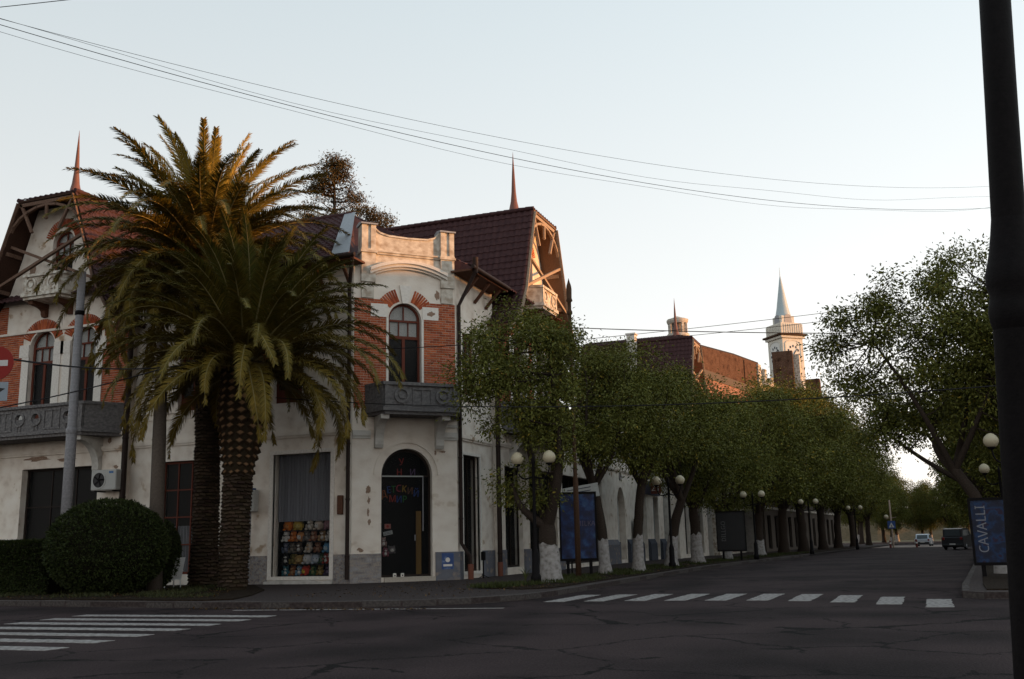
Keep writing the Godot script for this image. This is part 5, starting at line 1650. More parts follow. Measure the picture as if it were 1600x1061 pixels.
	for ix in 60:
		for iz in 16:
			var c := []
			for e in [[0, 0], [1, 0], [1, 1], [0, 1]]:
				var x: float = -260.0 + (ix + e[0]) * 9.0
				var z: float = -300.0 - (iz + e[1]) * 12.0
				var t := clampf((iz + e[1]) / 8.0, 0.0, 1.0)
				c.append(Vector3(x, -1.0 + (9.0 + 3.0 * hn.get_noise_2d(x * 0.6, 40.0) + 7.0 * hn.get_noise_2d(x * 3.0, z * 3.0)) * t * (2.0 - t), z))
			hill.quad(c[0], c[1], c[2], c[3])
	setting(hill, "hill", M.hill)

# bare-limbed old conifer behind the roofs: flat plates of needles
func conifer() -> void:
	var g := RandomNumberGenerator.new()
	g.seed = 51
	var root := thing("conifer_tree", "brown sunlit conifer standing behind the tiled roof", "tree", Vector3(-33.4, 0.0, -54.0))
	var wood := MB.new()
	wood.tube(bent(Vector3.ZERO, Vector3(0.3, 26.0, 0), Vector3(0.3, 0, 0), 8), taper(0.5, 0.06, 8), 10)
	var b := MB.new()
	b.tinted = true
	for k in 95:
		var h := g.randf_range(19.5, 26.4)
		var reach := (0.45 + (26.6 - h) * 0.55) * g.randf_range(0.5, 1.0)
		var a := g.randf_range(0, TAU)
		var q := Vector3(cos(a) * reach + 0.3, h + g.randf_range(-0.2, 0.3), sin(a) * reach)
		wood.tube(bent(Vector3(0.25, h - 0.4, 0), q, Vector3(0, -0.15, 0), 3), taper(0.06, 0.015, 3), 5, false)
		for j in 170:
			var o := Vector3(g.randfn(0, 0.34), g.randfn(0, 0.17), g.randfn(0, 0.34))
			var d := Vector3(g.randf_range(-1, 1), g.randf_range(-0.2, 1.0), g.randf_range(-1, 1)).normalized()
			leaf(b, q + o, d, d.cross(Vector3(g.randf(), 1, g.randf())).normalized(), 0.20, 0.07, Color(0.12, 0.08, 0.03) * g.randf_range(0.6, 1.3))
	for k in 22:
		var q := Vector3(2.2 + g.randf_range(-0.5, 1.7), 22.0 + g.randfn(0, 0.5), g.randfn(0, 0.6))
		wood.tube(bent(Vector3(0.25, 20.4, 0), q, Vector3(0, -0.3, 0), 4), taper(0.07, 0.012, 4), 5, false)
		for j in 150:
			var o := Vector3(g.randfn(0, 0.28), g.randfn(0, 0.17), g.randfn(0, 0.28))
			var d := Vector3(g.randf_range(-1, 1), g.randf_range(-0.2, 1.0), g.randf_range(-1, 1)).normalized()
			leaf(b, q + o, d, d.cross(Vector3(g.randf(), 1, g.randf())).normalized(), 0.20, 0.07, Color(0.12, 0.08, 0.03) * g.randf_range(0.6, 1.3))
	part(wood, "trunk", M.bark, root, Transform3D(), true)
	part(b, "crown", M.leaf_conifer, root, Transform3D(), true)

# ---------------------------------------------------------------- date palms

# one feather frond that starts at the origin, leaves along +x and bends downwards
func frond_shape(seed_: int, l: float, bend: float, curl: float, wide: float, old: float, young: float) -> Array:
	var g := RandomNumberGenerator.new()
	g.seed = seed_
	var n := 22
	var pts := PackedVector3Array()
	var rad := PackedFloat32Array()
	var p := Vector3.ZERO
	var ang := 0.0
	var side_bow := g.randf_range(-0.12, 0.12)
	var tang := []
	for k in n + 1:
		var t := float(k) / n
		pts.append(p)
		rad.append(lerpf(0.045, 0.006, pow(t, 0.8)))
		ang = -bend * pow(t, curl)
		var d := Vector3(cos(ang), sin(ang), side_bow * t).normalized()
		tang.append(d)
		p += d * l / n
	var rib := MB.new()
	rib.tinted = true
	rib.tint = Color(0.20, 0.165, 0.075)
	rib.tube(pts, rad, 5, false)
	var b := MB.new()
	b.tinted = true
	var leaves := int(l * 29.0)
	for k in leaves:
		var t := lerpf(0.10, 0.995, float(k) / (leaves - 1))
		var kk := t * n
		var i0 := mini(int(kk), n - 1)
		var o := pts[i0].lerp(pts[i0 + 1], kk - i0)
		var d: Vector3 = tang[i0]
		var s := d.cross(Vector3.UP).normalized()
		var up := s.cross(d).normalized()
		var ln := wide * (0.35 + 0.65 * sin(PI * pow(t, 0.75))) * (1.0 - 0.35 * t) * g.randf_range(0.88, 1.12)
		for sd in [-1.0, 1.0]:
			var fwd := lerpf(0.7, 1.5, t) + g.randf_range(-0.12, 0.12)
			var dir: Vector3 = (s * sd + d * fwd + up * (0.30 + g.randf_range(-0.45, 0.45))).normalized()
			var w := 0.050
			var e := d
			var m := o + dir * ln * 0.55
			var tip := o + dir * ln + (-up * 0.16 + Vector3.DOWN * 0.08) * ln
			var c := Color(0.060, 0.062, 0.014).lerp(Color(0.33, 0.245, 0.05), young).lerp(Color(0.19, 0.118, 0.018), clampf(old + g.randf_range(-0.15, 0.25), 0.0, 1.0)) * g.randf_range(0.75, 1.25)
			var k0 := b.v.size()
			var nn: Vector3 = dir.cross(e).normalized()
			b.v.append(o - e * w * 0.5); b.v.append(o + e * w * 0.5); b.v.append(m + e * w * 0.45); b.v.append(m - e * w * 0.45); b.v.append(tip)
			for q in 5:
				b.n.append(nn)
				b.c.append(c if q < 4 else c.lerp(Color(0.16, 0.12, 0.035), 0.5))
			for q in [[0, 1, 2], [0, 2, 3], [3, 2, 4]]:
				b.i.append(k0 + q[0]); b.i.append(k0 + q[1]); b.i.append(k0 + q[2])
	return [b.mesh(M.frond), rib.mesh(M.rachis)]

func palm(label: String, at: Vector3, height: float, lean: Vector3, tr: float, count: int, seed_: int, scale_: float, scars: bool) -> void:
	var g := RandomNumberGenerator.new()
	g.seed = seed_
	var root := thing("date_palm", label, "palm", at, 0.0, "date palms before the corner building")
	# trunk
	var n := 24
	var p := PackedVector3Array()
	var r := PackedFloat32Array()
	for k in n + 1:
		var t := float(k) / n
		p.append(Vector3(lean.x * t * t, height * t, lean.z * t * t))
		var rr := tr * (0.80 + 0.42 * smoothstep(0.45, 0.75, t)) if scars else tr * (1.0 + 0.25 * exp(-t * 9.0) + 0.12 * smoothstep(0.7, 1.0, t))
		r.append(rr * g.randf_range(0.97, 1.03))
	var tm := MB.new()
	tm.tinted = true
	tm.tint = Color(0.030, 0.020, 0.014)
	tm.tube(p, r, 18)
	part(tm, "trunk", M.palm_bark, root, Transform3D(), true)
	# stubs of cut leaf bases in a spiral; the pale cut faces show high up on the stout palm
	var stub := MB.new()
	stub.tinted = true
	stub.tint = Color(0.045, 0.028, 0.018)
	stub.prism(PackedVector2Array([Vector2(-0.12, 0.0), Vector2(0.0, -0.10), Vector2(0.12, 0.0), Vector2(0.0, 0.10)]), -0.05, 0.085)
	stub.tint = Color(0.15, 0.085, 0.045)
	stub.prism(PackedVector2Array([Vector2(-0.085, 0.0), Vector2(0.0, -0.065), Vector2(0.085, 0.0), Vector2(0.0, 0.065)]), 0.06, 0.092)
	var stub_mesh := stub.mesh(M.palm_bark)
	var rough := MB.new()
	rough.tinted = true
	var rows := int(height / 0.125)
	var made := 0
	for row in rows:
		var y := 0.12 + row * (height - 0.2) / rows
		var t := y / height
		var around := 13
		var rr: float = r[int(t * n)]
		for j in around:
			var a := TAU * (j + 0.5 * (row % 2)) / around + g.randf_range(-0.05, 0.05)
			var out := Vector3(cos(a), 0, sin(a))
			var c := Vector3(lean.x * t * t, y + g.randf_range(-0.02, 0.02), lean.z * t * t) + out * rr
			var tilt := Basis(Vector3.UP.cross(out).normalized(), Vector3.UP, out) * Basis(Vector3.RIGHT, -0.45)
			if scars and t > 0.5 and made < 290:
				if row % 2 == 0:
					var o := MeshInstance3D.new()
					o.name = "leaf_base"
					o.mesh = stub_mesh
					root.add_child(o, true)
					o.transform = Transform3D(tilt.scaled_local(Vector3.ONE * g.randf_range(0.85, 1.1) * (rr / 0.5)), c)
					made += 1
			else:
				rough.tint = Color(0.040, 0.027, 0.019) * g.randf_range(0.6, 1.5)
				rough.box(c - out * 0.02 + Vector3.UP * 0.02, Vector3(0.20 * rr / 0.45, 0.075, 0.10), tilt * Basis(Vector3.BACK, g.randf_range(-0.25, 0.25)))
	part(rough, "rough_bark", M.palm_bark, root, Transform3D(), true).set_meta("kind", "stuff")
	# crown
	var heart := Vector3(lean.x, height, lean.z)
	var kinds := []
	for k in 10:
		var t := k / 9.0                                            # 0 youngest and upright, 1 oldest and hanging
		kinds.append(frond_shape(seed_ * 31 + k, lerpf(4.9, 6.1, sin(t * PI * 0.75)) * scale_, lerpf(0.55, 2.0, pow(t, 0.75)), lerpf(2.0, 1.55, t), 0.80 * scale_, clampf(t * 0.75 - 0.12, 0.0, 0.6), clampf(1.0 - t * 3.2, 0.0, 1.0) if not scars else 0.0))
	for k in count:
		var t := pow((k + 0.5) / count, 0.86)
		var a := k * 2.39996 + g.randf_range(-0.15, 0.15)
		var el := lerpf(1.45, -0.05 if scars else -0.30, t) + g.randf_range(-0.1, 0.1)
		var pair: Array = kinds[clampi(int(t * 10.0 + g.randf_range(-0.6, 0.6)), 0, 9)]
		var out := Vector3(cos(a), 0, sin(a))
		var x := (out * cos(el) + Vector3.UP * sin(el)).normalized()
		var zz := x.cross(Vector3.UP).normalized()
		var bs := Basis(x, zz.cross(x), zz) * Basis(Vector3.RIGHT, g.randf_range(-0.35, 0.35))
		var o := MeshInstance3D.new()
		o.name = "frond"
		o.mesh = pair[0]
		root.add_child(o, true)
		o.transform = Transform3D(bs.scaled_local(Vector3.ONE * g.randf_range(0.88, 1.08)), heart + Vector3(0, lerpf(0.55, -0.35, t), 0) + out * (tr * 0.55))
		var rb := MeshInstance3D.new()
		rb.name = "rachis"
		rb.mesh = pair[1]
		o.add_child(rb, true)
	# orange fruit stalks
	for k in 7:
		var a := TAU * k / 7.0 + 0.4
		var st := MB.new()
		var b0 := heart + Vector3(cos(a), 0, sin(a)) * tr * 0.7
		for j in 16:
			var e := b0 + Vector3(cos(a), 0, sin(a)) * g.randf_range(0.7, 1.15) + Vector3(g.randfn(0, 0.16), g.randf_range(-0.15, 0.35), g.randfn(0, 0.16))
			st.tube(bent(b0, e, Vector3(0, 0.22, 0), 4), taper(0.012, 0.007, 4), 4, false)
		part(st, "fruit_stalk", M.fruit, root, Transform3D(), true)

func make_palms() -> void:
	palm("tall date palm behind, its top fronds lit gold by the low sun", Vector3(-23.5, 0.17, -30.0), 11.8, Vector3(-0.35, 0, 0.1), 0.42, 138, 3, 1.0, false)
	palm("stout date palm in front with pale diamond leaf scars on its trunk", Vector3(-20.55, 0.17, -27.7), 7.5, Vector3(0.3, 0, 0.0), 0.56, 116, 5, 0.88, true)

# ---------------------------------------------------------------- hedges, grass, litter

func clipped_bush(called: String, label: String, at: Vector3, radii: Vector3, leaves: int, seed_: int, boxy: bool) -> void:
	var g := RandomNumberGenerator.new()
	g.seed = seed_
	var root := thing(called, label, "hedge" if boxy else "bush", at, 0.0)
	var core := MB.new()
	if boxy:
		core.soft_box(Vector3(0, radii.y * 0.96, 0), Vector3(radii.x * 1.94, radii.y * 1.9, radii.z * 1.9), 0.15)
	else:
		core.ball(Vector3(0, radii.y * 0.98, 0), radii * 0.95, 20, 12)
	part(core, "twigs", M.twig, root, Transform3D(), true)
	var b := MB.new()
	b.tinted = true
	var ns := noise(seed_, 0.9, 3)
	for k in leaves:
		var q := Vector3(g.randfn(0, 1), g.randfn(0, 1), g.randfn(0, 1)).normalized()
		if boxy:
			var m := maxf(absf(q.x), maxf(absf(q.y), absf(q.z)))
			var face := g.randi() % 4
			q = Vector3(g.randf_range(-1, 1), g.randf_range(-1, 1), 1.0 if face < 2 else -1.0) if face != 3 else Vector3(g.randf_range(-1, 1), 1.0, g.randf_range(-1, 1))
			if m < 0.0:
				continue
		var bump := 1.0 + 0.05 * ns.get_noise_3dv(q * 3.0 * radii) + g.randfn(0, 0.016)
		var p := q * radii * bump + Vector3(0, radii.y, 0)
		if p.y < 0.02:
			continue
		var d := (q + Vector3(g.randf_range(-1, 1), g.randf_range(-1, 1), g.randf_range(-1, 1))).normalized()
		leaf(b, p, d, d.cross(Vector3(g.randf_range(-1, 1), g.randf_range(-1, 1), g.randf_range(-1, 1))).normalized(), g.randf_range(0.06, 0.11), 0.045, Color(0.026, 0.034, 0.010) * g.randf_range(0.6, 1.5))
	part(b, "foliage", M.box_leaf, root, Transform3D(), true)

func make_planting() -> void:
	clipped_bush("clipped_bush", "big clipped dome bush beside the grey steel pole", Vector3(-23.85, 0.15, -25.6), Vector3(1.9, 1.47, 1.7), 26000, 3, false)
	clipped_bush("clipped_bush", "smaller clipped bush behind the concrete pole", Vector3(-24.75, 0.15, -28.6), Vector3(1.0, 1.25, 1.0), 11000, 4, false)
	clipped_bush("clipped_hedge", "low dark clipped hedge at the left edge", Vector3(-28.6, 0.15, -25.6), Vector3(2.9, 0.85, 0.6), 22000, 5, true)
	# grass tufts along the tree strip, and dry leaves
	var g := RandomNumberGenerator.new()
	g.seed = 9
	var b := MB.new()
	b.tinted = true
	for k in 5200:
		var z := -28.0 - 60.0 * pow(g.randf(), 1.6)
		var bend := maxf(0.0, (-53.0 - z) / 26.0) * 1.95
		var p := Vector3(-11.0 + bend + g.randf_range(-1.35, 1.2), 0.17, z)
		if noise_at(p) < 0.02:
			continue
		for j in 3:
			var d := Vector3(g.randf_range(-0.6, 0.6), 1.0, g.randf_range(-0.6, 0.6)).normalized()
			leaf(b, p + Vector3(g.randfn(0, 0.05), 0, g.randfn(0, 0.05)), d, d.cross(Vector3(g.randf_range(-1, 1), 0, g.randf_range(-1, 1))).normalized(), g.randf_range(0.07, 0.2), 0.022, Color(0.045, 0.052, 0.016) * g.randf_range(0.6, 1.4))
	for k in 2600:
		var p := Vector3(g.randf_range(-27.0, -17.4), 0.185, g.randf_range(-30.5, -22.9))
		if p.x > -17.4 - (-22.4 - p.z) * 0.6 or noise_at(p) < 0.0:
			continue
		for j in 3:
			var d := Vector3(g.randf_range(-0.6, 0.6), 1.0, g.randf_range(-0.6, 0.6)).normalized()
			leaf(b, p + Vector3(g.randfn(0, 0.05), 0, g.randfn(0, 0.05)), d, d.cross(Vector3(g.randf_range(-1, 1), 0, g.randf_range(-1, 1))).normalized(), g.randf_range(0.06, 0.16), 0.022, Color(0.040, 0.042, 0.016) * g.randf_range(0.6, 1.4))
	var o := part(b, "grass", M.grass, null)
	o.set_meta("kind", "stuff")
	tag(o, "thin grass growing in the soil strips beneath the trees and palms", "grass")
	var l := MB.new()
	l.tinted = true
	for k in 2600:
		var p := Vector3.ZERO
		var pick := g.randf()
		if pick < 0.45:
			p = Vector3(g.randf_range(-27.0, -16.6), 0.192, g.randf_range(-31.0, -22.8))
			if p.x > -17.2 - (-22.4 - p.z) * 0.6:
				continue
		elif pick < 0.8:
			p = Vector3(g.randf_range(-12.4, -9.8), 0.188, -28.0 - 45.0 * pow(g.randf(), 1.5))
		elif pick < 0.93:
			p = Vector3(g.randf_range(-16.5, -9.8), 0.158, g.randf_range(-34.0, -23.5))
			if p.x > -10.4:
				continue
		else:
			p = Vector3(g.randf_range(-17.0, -10.5), 0.008, -21.35 + g.randfn(0, 0.18))
		var d := Vector3(g.randf_range(-1, 1), g.randf_range(0.0, 0.3), g.randf_range(-1, 1)).normalized()
		leaf(l, p, d, d.cross(Vector3.UP).normalized(), g.randf_range(0.05, 0.11), 0.05, Color(0.16, 0.085, 0.03).lerp(Color(0.05, 0.03, 0.015), g.randf()) )
	var f := part(l, "fallen_leaves", M.grass, null)
	f.set_meta("kind", "stuff")
	tag(f, "dry brown fallen leaves scattered on soil and pavement", "leaves")
	# strappy plant at the foot of the corner lamp
	var s := thing("strappy_plant", "small plant with long arching leaves beside the corner tree", "plant", Vector3(-11.75, 0.17, -31.3))
	for k in 16:
		var a := g.randf_range(0, TAU)
		var bl := MB.new()
		bl.tinted = true
		var prev := Vector3.ZERO
		var h := g.randf_range(0.35, 0.75)
		for j in 6:
			var t := (j + 1) / 6.0
			var q := Vector3(cos(a) * h * 0.7 * t * t, h * (1.4 * t - 0.7 * t * t), sin(a) * h * 0.7 * t * t)
			var sd := Vector3(-sin(a), 0, cos(a)) * 0.022 * (1.05 - t)
			var s0 := Vector3(-sin(a), 0, cos(a)) * 0.022 * (1.05 - (j / 6.0))
			bl.tint = Color(0.10, 0.11, 0.04)
			bl.quad(prev - s0, prev + s0, q + sd, q - sd)
			prev = q
		part(bl, "blade", M.grass, s, Transform3D(), true)

func noise_at(p: Vector3) -> float:
	return sin(p.x * 1.7 + 0.6 * sin(p.z * 1.1)) * sin(p.z * 0.9 + 0.8 * sin(p.x * 0.7)) + 0.15 * sin(p.x * 7.0) * sin(p.z * 6.0)

# ---------------------------------------------------------------- poles, lamps, signs, cases

func lamp_post(label: String, at: Vector3, high: float) -> Node3D:
	var r := thing("lamp_post", label, "street lamp", at, 0.0, "twin globe lamps along the street")
	part(MB.new().lathe(PackedVector2Array([Vector2(0.001, 0.0), Vector2(0.17, 0.0), Vector2(0.17, 0.25), Vector2(0.13, 0.32), Vector2(0.12, 0.95), Vector2(0.085, 1.05), Vector2(0.06, 1.15), Vector2(0.05, high - 0.35), Vector2(0.07, high - 0.3), Vector2(0.03, high - 0.1), Vector2(0.001, high)]), 12), "post", M.iron, r, Transform3D(), true)
	for s in [-1.0, 1.0]:
		var p := PackedVector3Array()
		for k in 9:
			var t := k / 8.0
			p.append(Vector3(s * 0.56 * sin(t * PI * 0.5), high - 0.75 - 0.22 * sin(t * PI) + 0.35 * t, 0))
		part(MB.new().tube(p, taper(0.03, 0.024, 8), 8), "arm", M.iron, r, Transform3D(), true)
		var c := Vector3(s * 0.56, high - 0.16, 0)
		part(MB.new().lathe(PackedVector2Array([Vector2(0.03, -0.26), Vector2(0.10, -0.22), Vector2(0.12, -0.17), Vector2(0.05, -0.15)]), 12, c), "cup", M.iron, r, Transform3D(), true)
		part(MB.new().lathe(PackedVector2Array([Vector2(0.10, -0.18), Vector2(0.17, -0.13), Vector2(0.215, -0.03), Vector2(0.21, 0.06), Vector2(0.165, 0.15), Vector2(0.13, 0.175), Vector2(0.10, 0.21), Vector2(0.03, 0.235), Vector2(0.001, 0.24)]), 16, c), "globe", M.globe, r, Transform3D(), true)
	return r

func light_case(called: String, label: String, at: Vector3, turn: float, w: float, h: float, lift: float, face: Material, category := "billboard") -> Node3D:
	var r := thing(called, label, category, at, turn)
	var fr := MB.new().wall(flat_top(-w * 0.5, w * 0.5, lift + h), lift, [hole(-w * 0.5 + 0.07, w * 0.5 - 0.07, lift + 0.09, lift + h - 0.08)], -0.1, 0.1)
	part(fr, "case", M.iron, r, Transform3D(), true)
	part(MB.new().span(Vector3(-w * 0.5 + 0.07, lift + 0.09, -0.07), Vector3(w * 0.5 - 0.07, lift + h - 0.08, 0.06)), "poster", face, r, Transform3D(), true)
	part(MB.new().span(Vector3(-w * 0.5 + 0.07, lift + 0.09, 0.078), Vector3(w * 0.5 - 0.07, lift + h - 0.08, 0.084)), "pane", M.glass_clear, r, Transform3D(), true)
	for s in [-1.0, 1.0]:
		part(MB.new().span(Vector3(s * w * 0.3 - 0.06, 0.0, -0.06), Vector3(s * w * 0.3 + 0.06, lift, 0.06)), "leg", M.iron, r, Transform3D(), true)
	return r

func poster(stops: Array, seed_: int) -> StandardMaterial3D:
	var m := grainy(stops, 0.45, 0.008, 0.5, 0.0, seed_, 4)
	m.uv1_world_triplanar = false
	return m

func make_street_furniture() -> void:
	# twin globe lamps
	lamp_post("twin globe lamp with a black post beside the corner tree", Vector3(-11.27, 0.15, -31.0), 4.2)
	lamp_post("twin globe lamp between the third and fourth street trees", Vector3(-10.1, 0.15, -46.0), 4.15)
	lamp_post("twin globe lamp before the old brown shop doors", Vector3(-8.85, 0.15, -64.5), 4.15)
	lamp_post("twin globe lamp far along the left kerb", Vector3(-7.0, 0.15, -82.0), 4.15)
	lamp_post("farthest twin globe lamp of the left kerb", Vector3(-4.6, 0.15, -104.0), 4.15)
	lamp_post("twin globe lamp above the blue poster case on the right", Vector3(3.15, 0.15, -33.0), 4.15)
	lamp_post("second twin globe lamp on the right kerb", Vector3(3.9, 0.15, -47.5), 4.15)
	lamp_post("third twin globe lamp on the right kerb", Vector3(4.6, 0.15, -64.0), 4.0)
	# leaning dark post in the foreground
	var fp := thing("lamp_column", "dark iron post with a moulded collar close by at the right edge", "post", Vector3(0.385, 0.0, -4.70))
	var foot := Vector3(0.385, 0.0, -4.70)
	var axis := (Vector3(0.50, 2.46, -4.46) - foot).normalized()
	var q := Quaternion(Vector3.UP, axis)
	var tilt := Transform3D(Basis(q), Vector3.ZERO)
	part(MB.new().lathe(PackedVector2Array([Vector2(0.001, 0.0), Vector2(0.14, 0.0), Vector2(0.14, 0.35), Vector2(0.10, 0.42), Vector2(0.083, 0.6), Vector2(0.083, 2.28), Vector2(0.088, 2.32)]), 28), "lower_shaft", M.iron, fp, tilt, true)
	part(MB.new().lathe(PackedVector2Array([Vector2(0.083, 2.28), Vector2(0.092, 2.31), Vector2(0.098, 2.35), Vector2(0.093, 2.39), Vector2(0.088, 2.42), Vector2(0.100, 2.46), Vector2(0.101, 2.51), Vector2(0.092, 2.55), Vector2(0.082, 2.60), Vector2(0.072, 2.68), Vector2(0.066, 2.74)]), 28), "collar", M.iron, fp, tilt, true)
	part(MB.new().lathe(PackedVector2Array([Vector2(0.066, 2.72), Vector2(0.063, 3.2), Vector2(0.056, 5.2), Vector2(0.001, 5.25)]), 28), "upper_shaft", M.iron, fp, tilt, true)
	# rusty pole with a carved finial, in the tree strip
	var rp := thing("rusty_pole", "tall thin rusty pole with a carved finial among the street trees", "pole", Vector3(-11.1, 0.15, -35.0))
	part(MB.new().lathe(PackedVector2Array([Vector2(0.001, 0.0), Vector2(0.11, 0.0), Vector2(0.10, 3.5), Vector2(0.075, 3.7), Vector2(0.065, 9.9)]), 10), "shaft", M.rust, rp, Transform3D(), true)
	part(MB.new().lathe(PackedVector2Array([Vector2(0.065, 9.7), Vector2(0.11, 9.75), Vector2(0.11, 9.82), Vector2(0.07, 9.9), Vector2(0.075, 10.2), Vector2(0.13, 10.25), Vector2(0.10, 10.35), Vector2(0.11, 10.7), Vector2(0.09, 10.85), Vector2(0.04, 11.0), Vector2(0.001, 11.15)]), 10), "finial", M.rust, rp, Transform3D(), true)
	# poles on the left
	var sp := thing("steel_pole", "tall grey steel pole rising beside the clipped dome bush", "pole", Vector3(-26.75, 0.15, -26.7))
	part(MB.new().lathe(PackedVector2Array([Vector2(0.001, 0.0), Vector2(0.185, 0.0), Vector2(0.175, 5.5), Vector2(0.155, 5.56), Vector2(0.13, 11.2), Vector2(0.001, 11.25)]), 16), "shaft", M.steel, sp, Transform3D(), true)
	part(MB.new().lathe(PackedVector2Array([Vector2(0.17, 5.35), Vector2(0.195, 5.4), Vector2(0.195, 5.55), Vector2(0.15, 5.6)]), 16), "joint_ring", M.steel, sp, Transform3D(), true)
	part(MB.new().lathe(PackedVector2Array([Vector2(0.135, 9.6), Vector2(0.16, 9.62), Vector2(0.16, 9.75), Vector2(0.135, 9.77)]), 16), "cable_clamp", M.iron, sp, Transform3D(), true)
	var cp := thing("concrete_pole", "brownish concrete utility pole standing left of the palm trunks", "pole", Vector3(-23.45, 0.15, -27.4))
	part(MB.new().lathe(PackedVector2Array([Vector2(0.001, 0.0), Vector2(0.26, 0.0), Vector2(0.23, 5.0), Vector2(0.18, 8.6), Vector2(0.001, 8.65)]), 12), "shaft", M.concrete, cp, Transform3D(Basis(Vector3.BACK, 0.02), Vector3.ZERO), true)
	part(MB.new().span(Vector3(-0.7, 8.1, -0.06), Vector3(0.7, 8.22, 0.06)), "crossarm", M.rust, cp, Transform3D(Basis(Vector3.BACK, 0.02), Vector3.ZERO), true)
	# traffic signs at the left edge
	var ns := thing("no_entry_sign", "red no entry disc above an arrow plate at the left edge", "sign", Vector3(-18.30, 0.0, -16.0), 0.35)
	part(MB.new().lathe(PackedVector2Array([Vector2(0.001, 0), Vector2(0.04, 0), Vector2(0.04, 6.2), Vector2(0.001, 6.21)]), 10), "post", M.steel, ns, Transform3D(Basis(), Vector3(-0.1, 0, -0.1)), true)
	var disc := part(MB.new().prism(circle(0, 0, 0.38, 32), 0.0, 0.02), "disc", plain(0.22, 0.022, 0.018, 0.6), ns, Transform3D(Basis(), Vector3(0.0, 5.58, 0.0)), true)
	part(MB.new().span(Vector3(-0.26, -0.065, 0.02), Vector3(0.26, 0.065, 0.024)), "white_bar", M.sign_white, disc, Transform3D(), true)
	var ar := part(MB.new().soft_box(Vector3.ZERO, Vector3(0.55, 0.42, 0.02), 0.005), "arrow_plate", plain(0.22, 0.25, 0.29, 0.5), ns, Transform3D(Basis(), Vector3(0.02, 4.95, 0.0)), true)
	part(MB.new().prism(PackedVector2Array([Vector2(0.22, 0.06), Vector2(0.0, 0.10), Vector2(0.04, 0.02), Vector2(-0.24, 0.02), Vector2(-0.24, -0.05), Vector2(0.02, -0.05), Vector2(-0.06, -0.12)]), 0.011, 0.015), "arrow", M.black, ar, Transform3D(), true)
	# advertising cases
	var lc := light_case("advertising_case", "tall poster case with a deep blue poster reading MILKA behind the corner tree", Vector3(-11.75, 0.15, -37.2), 0.32, 1.45, 2.6, 0.6, poster([[0.0, lin(0.004, 0.006, 0.03)], [0.45, lin(0.008, 0.02, 0.10)], [0.7, lin(0.015, 0.06, 0.20)], [1.0, lin(0.06, 0.14, 0.28)]], 101))
	part(text_mesh("MILKA", 0.26, 0.006), "lettering", plain(0.16, 0.13, 0.20, 0.6), lc, Transform3D(Basis(), Vector3(0.28, 2.0, 0.066)), true)
	var lb := light_case("advertising_case", "dark unlit poster case with pale upright lettering by the fifth street tree", Vector3(-9.95, 0.15, -62.2), 0.12, 1.75, 2.4, 0.55, poster([[0.0, lin(0.008, 0.008, 0.010)], [1.0, lin(0.018, 0.016, 0.018)]], 102))
	part(text_mesh("DILLGO", 0.36, 0.006), "lettering", plain(0.2, 0.2, 0.2, 0.6), lb, Transform3D(Basis(Vector3.BACK, PI * 0.5), Vector3(-0.45, 1.75, 0.066)), true)
	var lr := light_case("advertising_case", "blue and violet poster case reading CAVALLI at the right kerb", Vector3(2.42, 0.15, -33.6), -0.12, 1.25, 2.0, 0.35, poster([[0.0, lin(0.003, 0.004, 0.02)], [0.4, lin(0.006, 0.015, 0.06)], [0.6, lin(0.006, 0.05, 0.16)], [0.8, lin(0.03, 0.006, 0.035)], [1.0, lin(0.006, 0.01, 0.045)]], 103))
	part(text_mesh("CAVALLI", 0.38, 0.006), "lettering", plain(0.32, 0.32, 0.36, 0.6), lr, Transform3D(Basis(Vector3.BACK, PI * 0.5), Vector3(-0.30, 1.42, 0.066)), true)
	# small slanted shop sign over the blue poster
	var ss := thing("shop_sign", "small tilted pale sign board hanging above the blue poster case", "sign", Vector3(-12.3, 3.45, -39.5), 0.5)
	part(MB.new().soft_box(Vector3.ZERO, Vector3(1.5, 0.55, 0.06), 0.01, Basis(Vector3.BACK, 0.16)), "board", M.pale_blind, ss, Transform3D(), true)
	for k in 3:
		part(MB.new().box(Vector3(-0.1, 0.14 - 0.13 * k, 0.036), Vector3(1.0, 0.035, 0.008), Basis(Vector3.BACK, 0.16)), "print_line", M.plinth_dark, ss, Transform3D(Basis(), Vector3.ZERO), true)
	part(MB.new().span(Vector3(-0.5, -3.3, -0.08), Vector3(-0.44, 0.2, -0.035)), "post", M.iron, ss, Transform3D(), true)
	# air conditioner on the left bay, meter cabinet on the left wall
	var ac := thing("air_conditioner", "white air conditioner with a round dark fan on the left wall", "air conditioner", Vector3(-29.95, 3.9, -31.95))
	part(MB.new().soft_box(Vector3(0, 0.42, 0), Vector3(1.28, 0.82, 0.5), 0.03), "case", M.appliance, ac, Transform3D(), true)
	part(ring(MB.new(), -0.22, 0.42, 0.30, 0.355, 0.0, TAU * 0.999, 0.25, 0.27, 28), "fan_ring", M.appliance, ac, Transform3D(), true)
	part(MB.new().prism(circle(-0.22, 0.42, 0.30, 28), 0.245, 0.256), "fan_well", M.black, ac, Transform3D(), true)
	for k in 5:
		part(MB.new().box(Vector3(-0.22, 0.42, 0.258) + Vector3(cos(TAU * k / 5), sin(TAU * k / 5), 0) * 0.15, Vector3(0.26, 0.09, 0.01), Basis(Vector3.BACK, TAU * k / 5) * Basis(Vector3.RIGHT, 0.4)), "fan_blade", M.iron, ac, Transform3D(), true)
	part(MB.new().prism(circle(-0.22, 0.42, 0.05, 14), 0.256, 0.272), "hub", M.iron, ac, Transform3D(), true)
	part(MB.new().span(Vector3(0.28, 0.68, 0.25), Vector3(0.5, 0.76, 0.256)), "blue_badge", plain(0.03, 0.12, 0.30, 0.5), ac, Transform3D(), true)
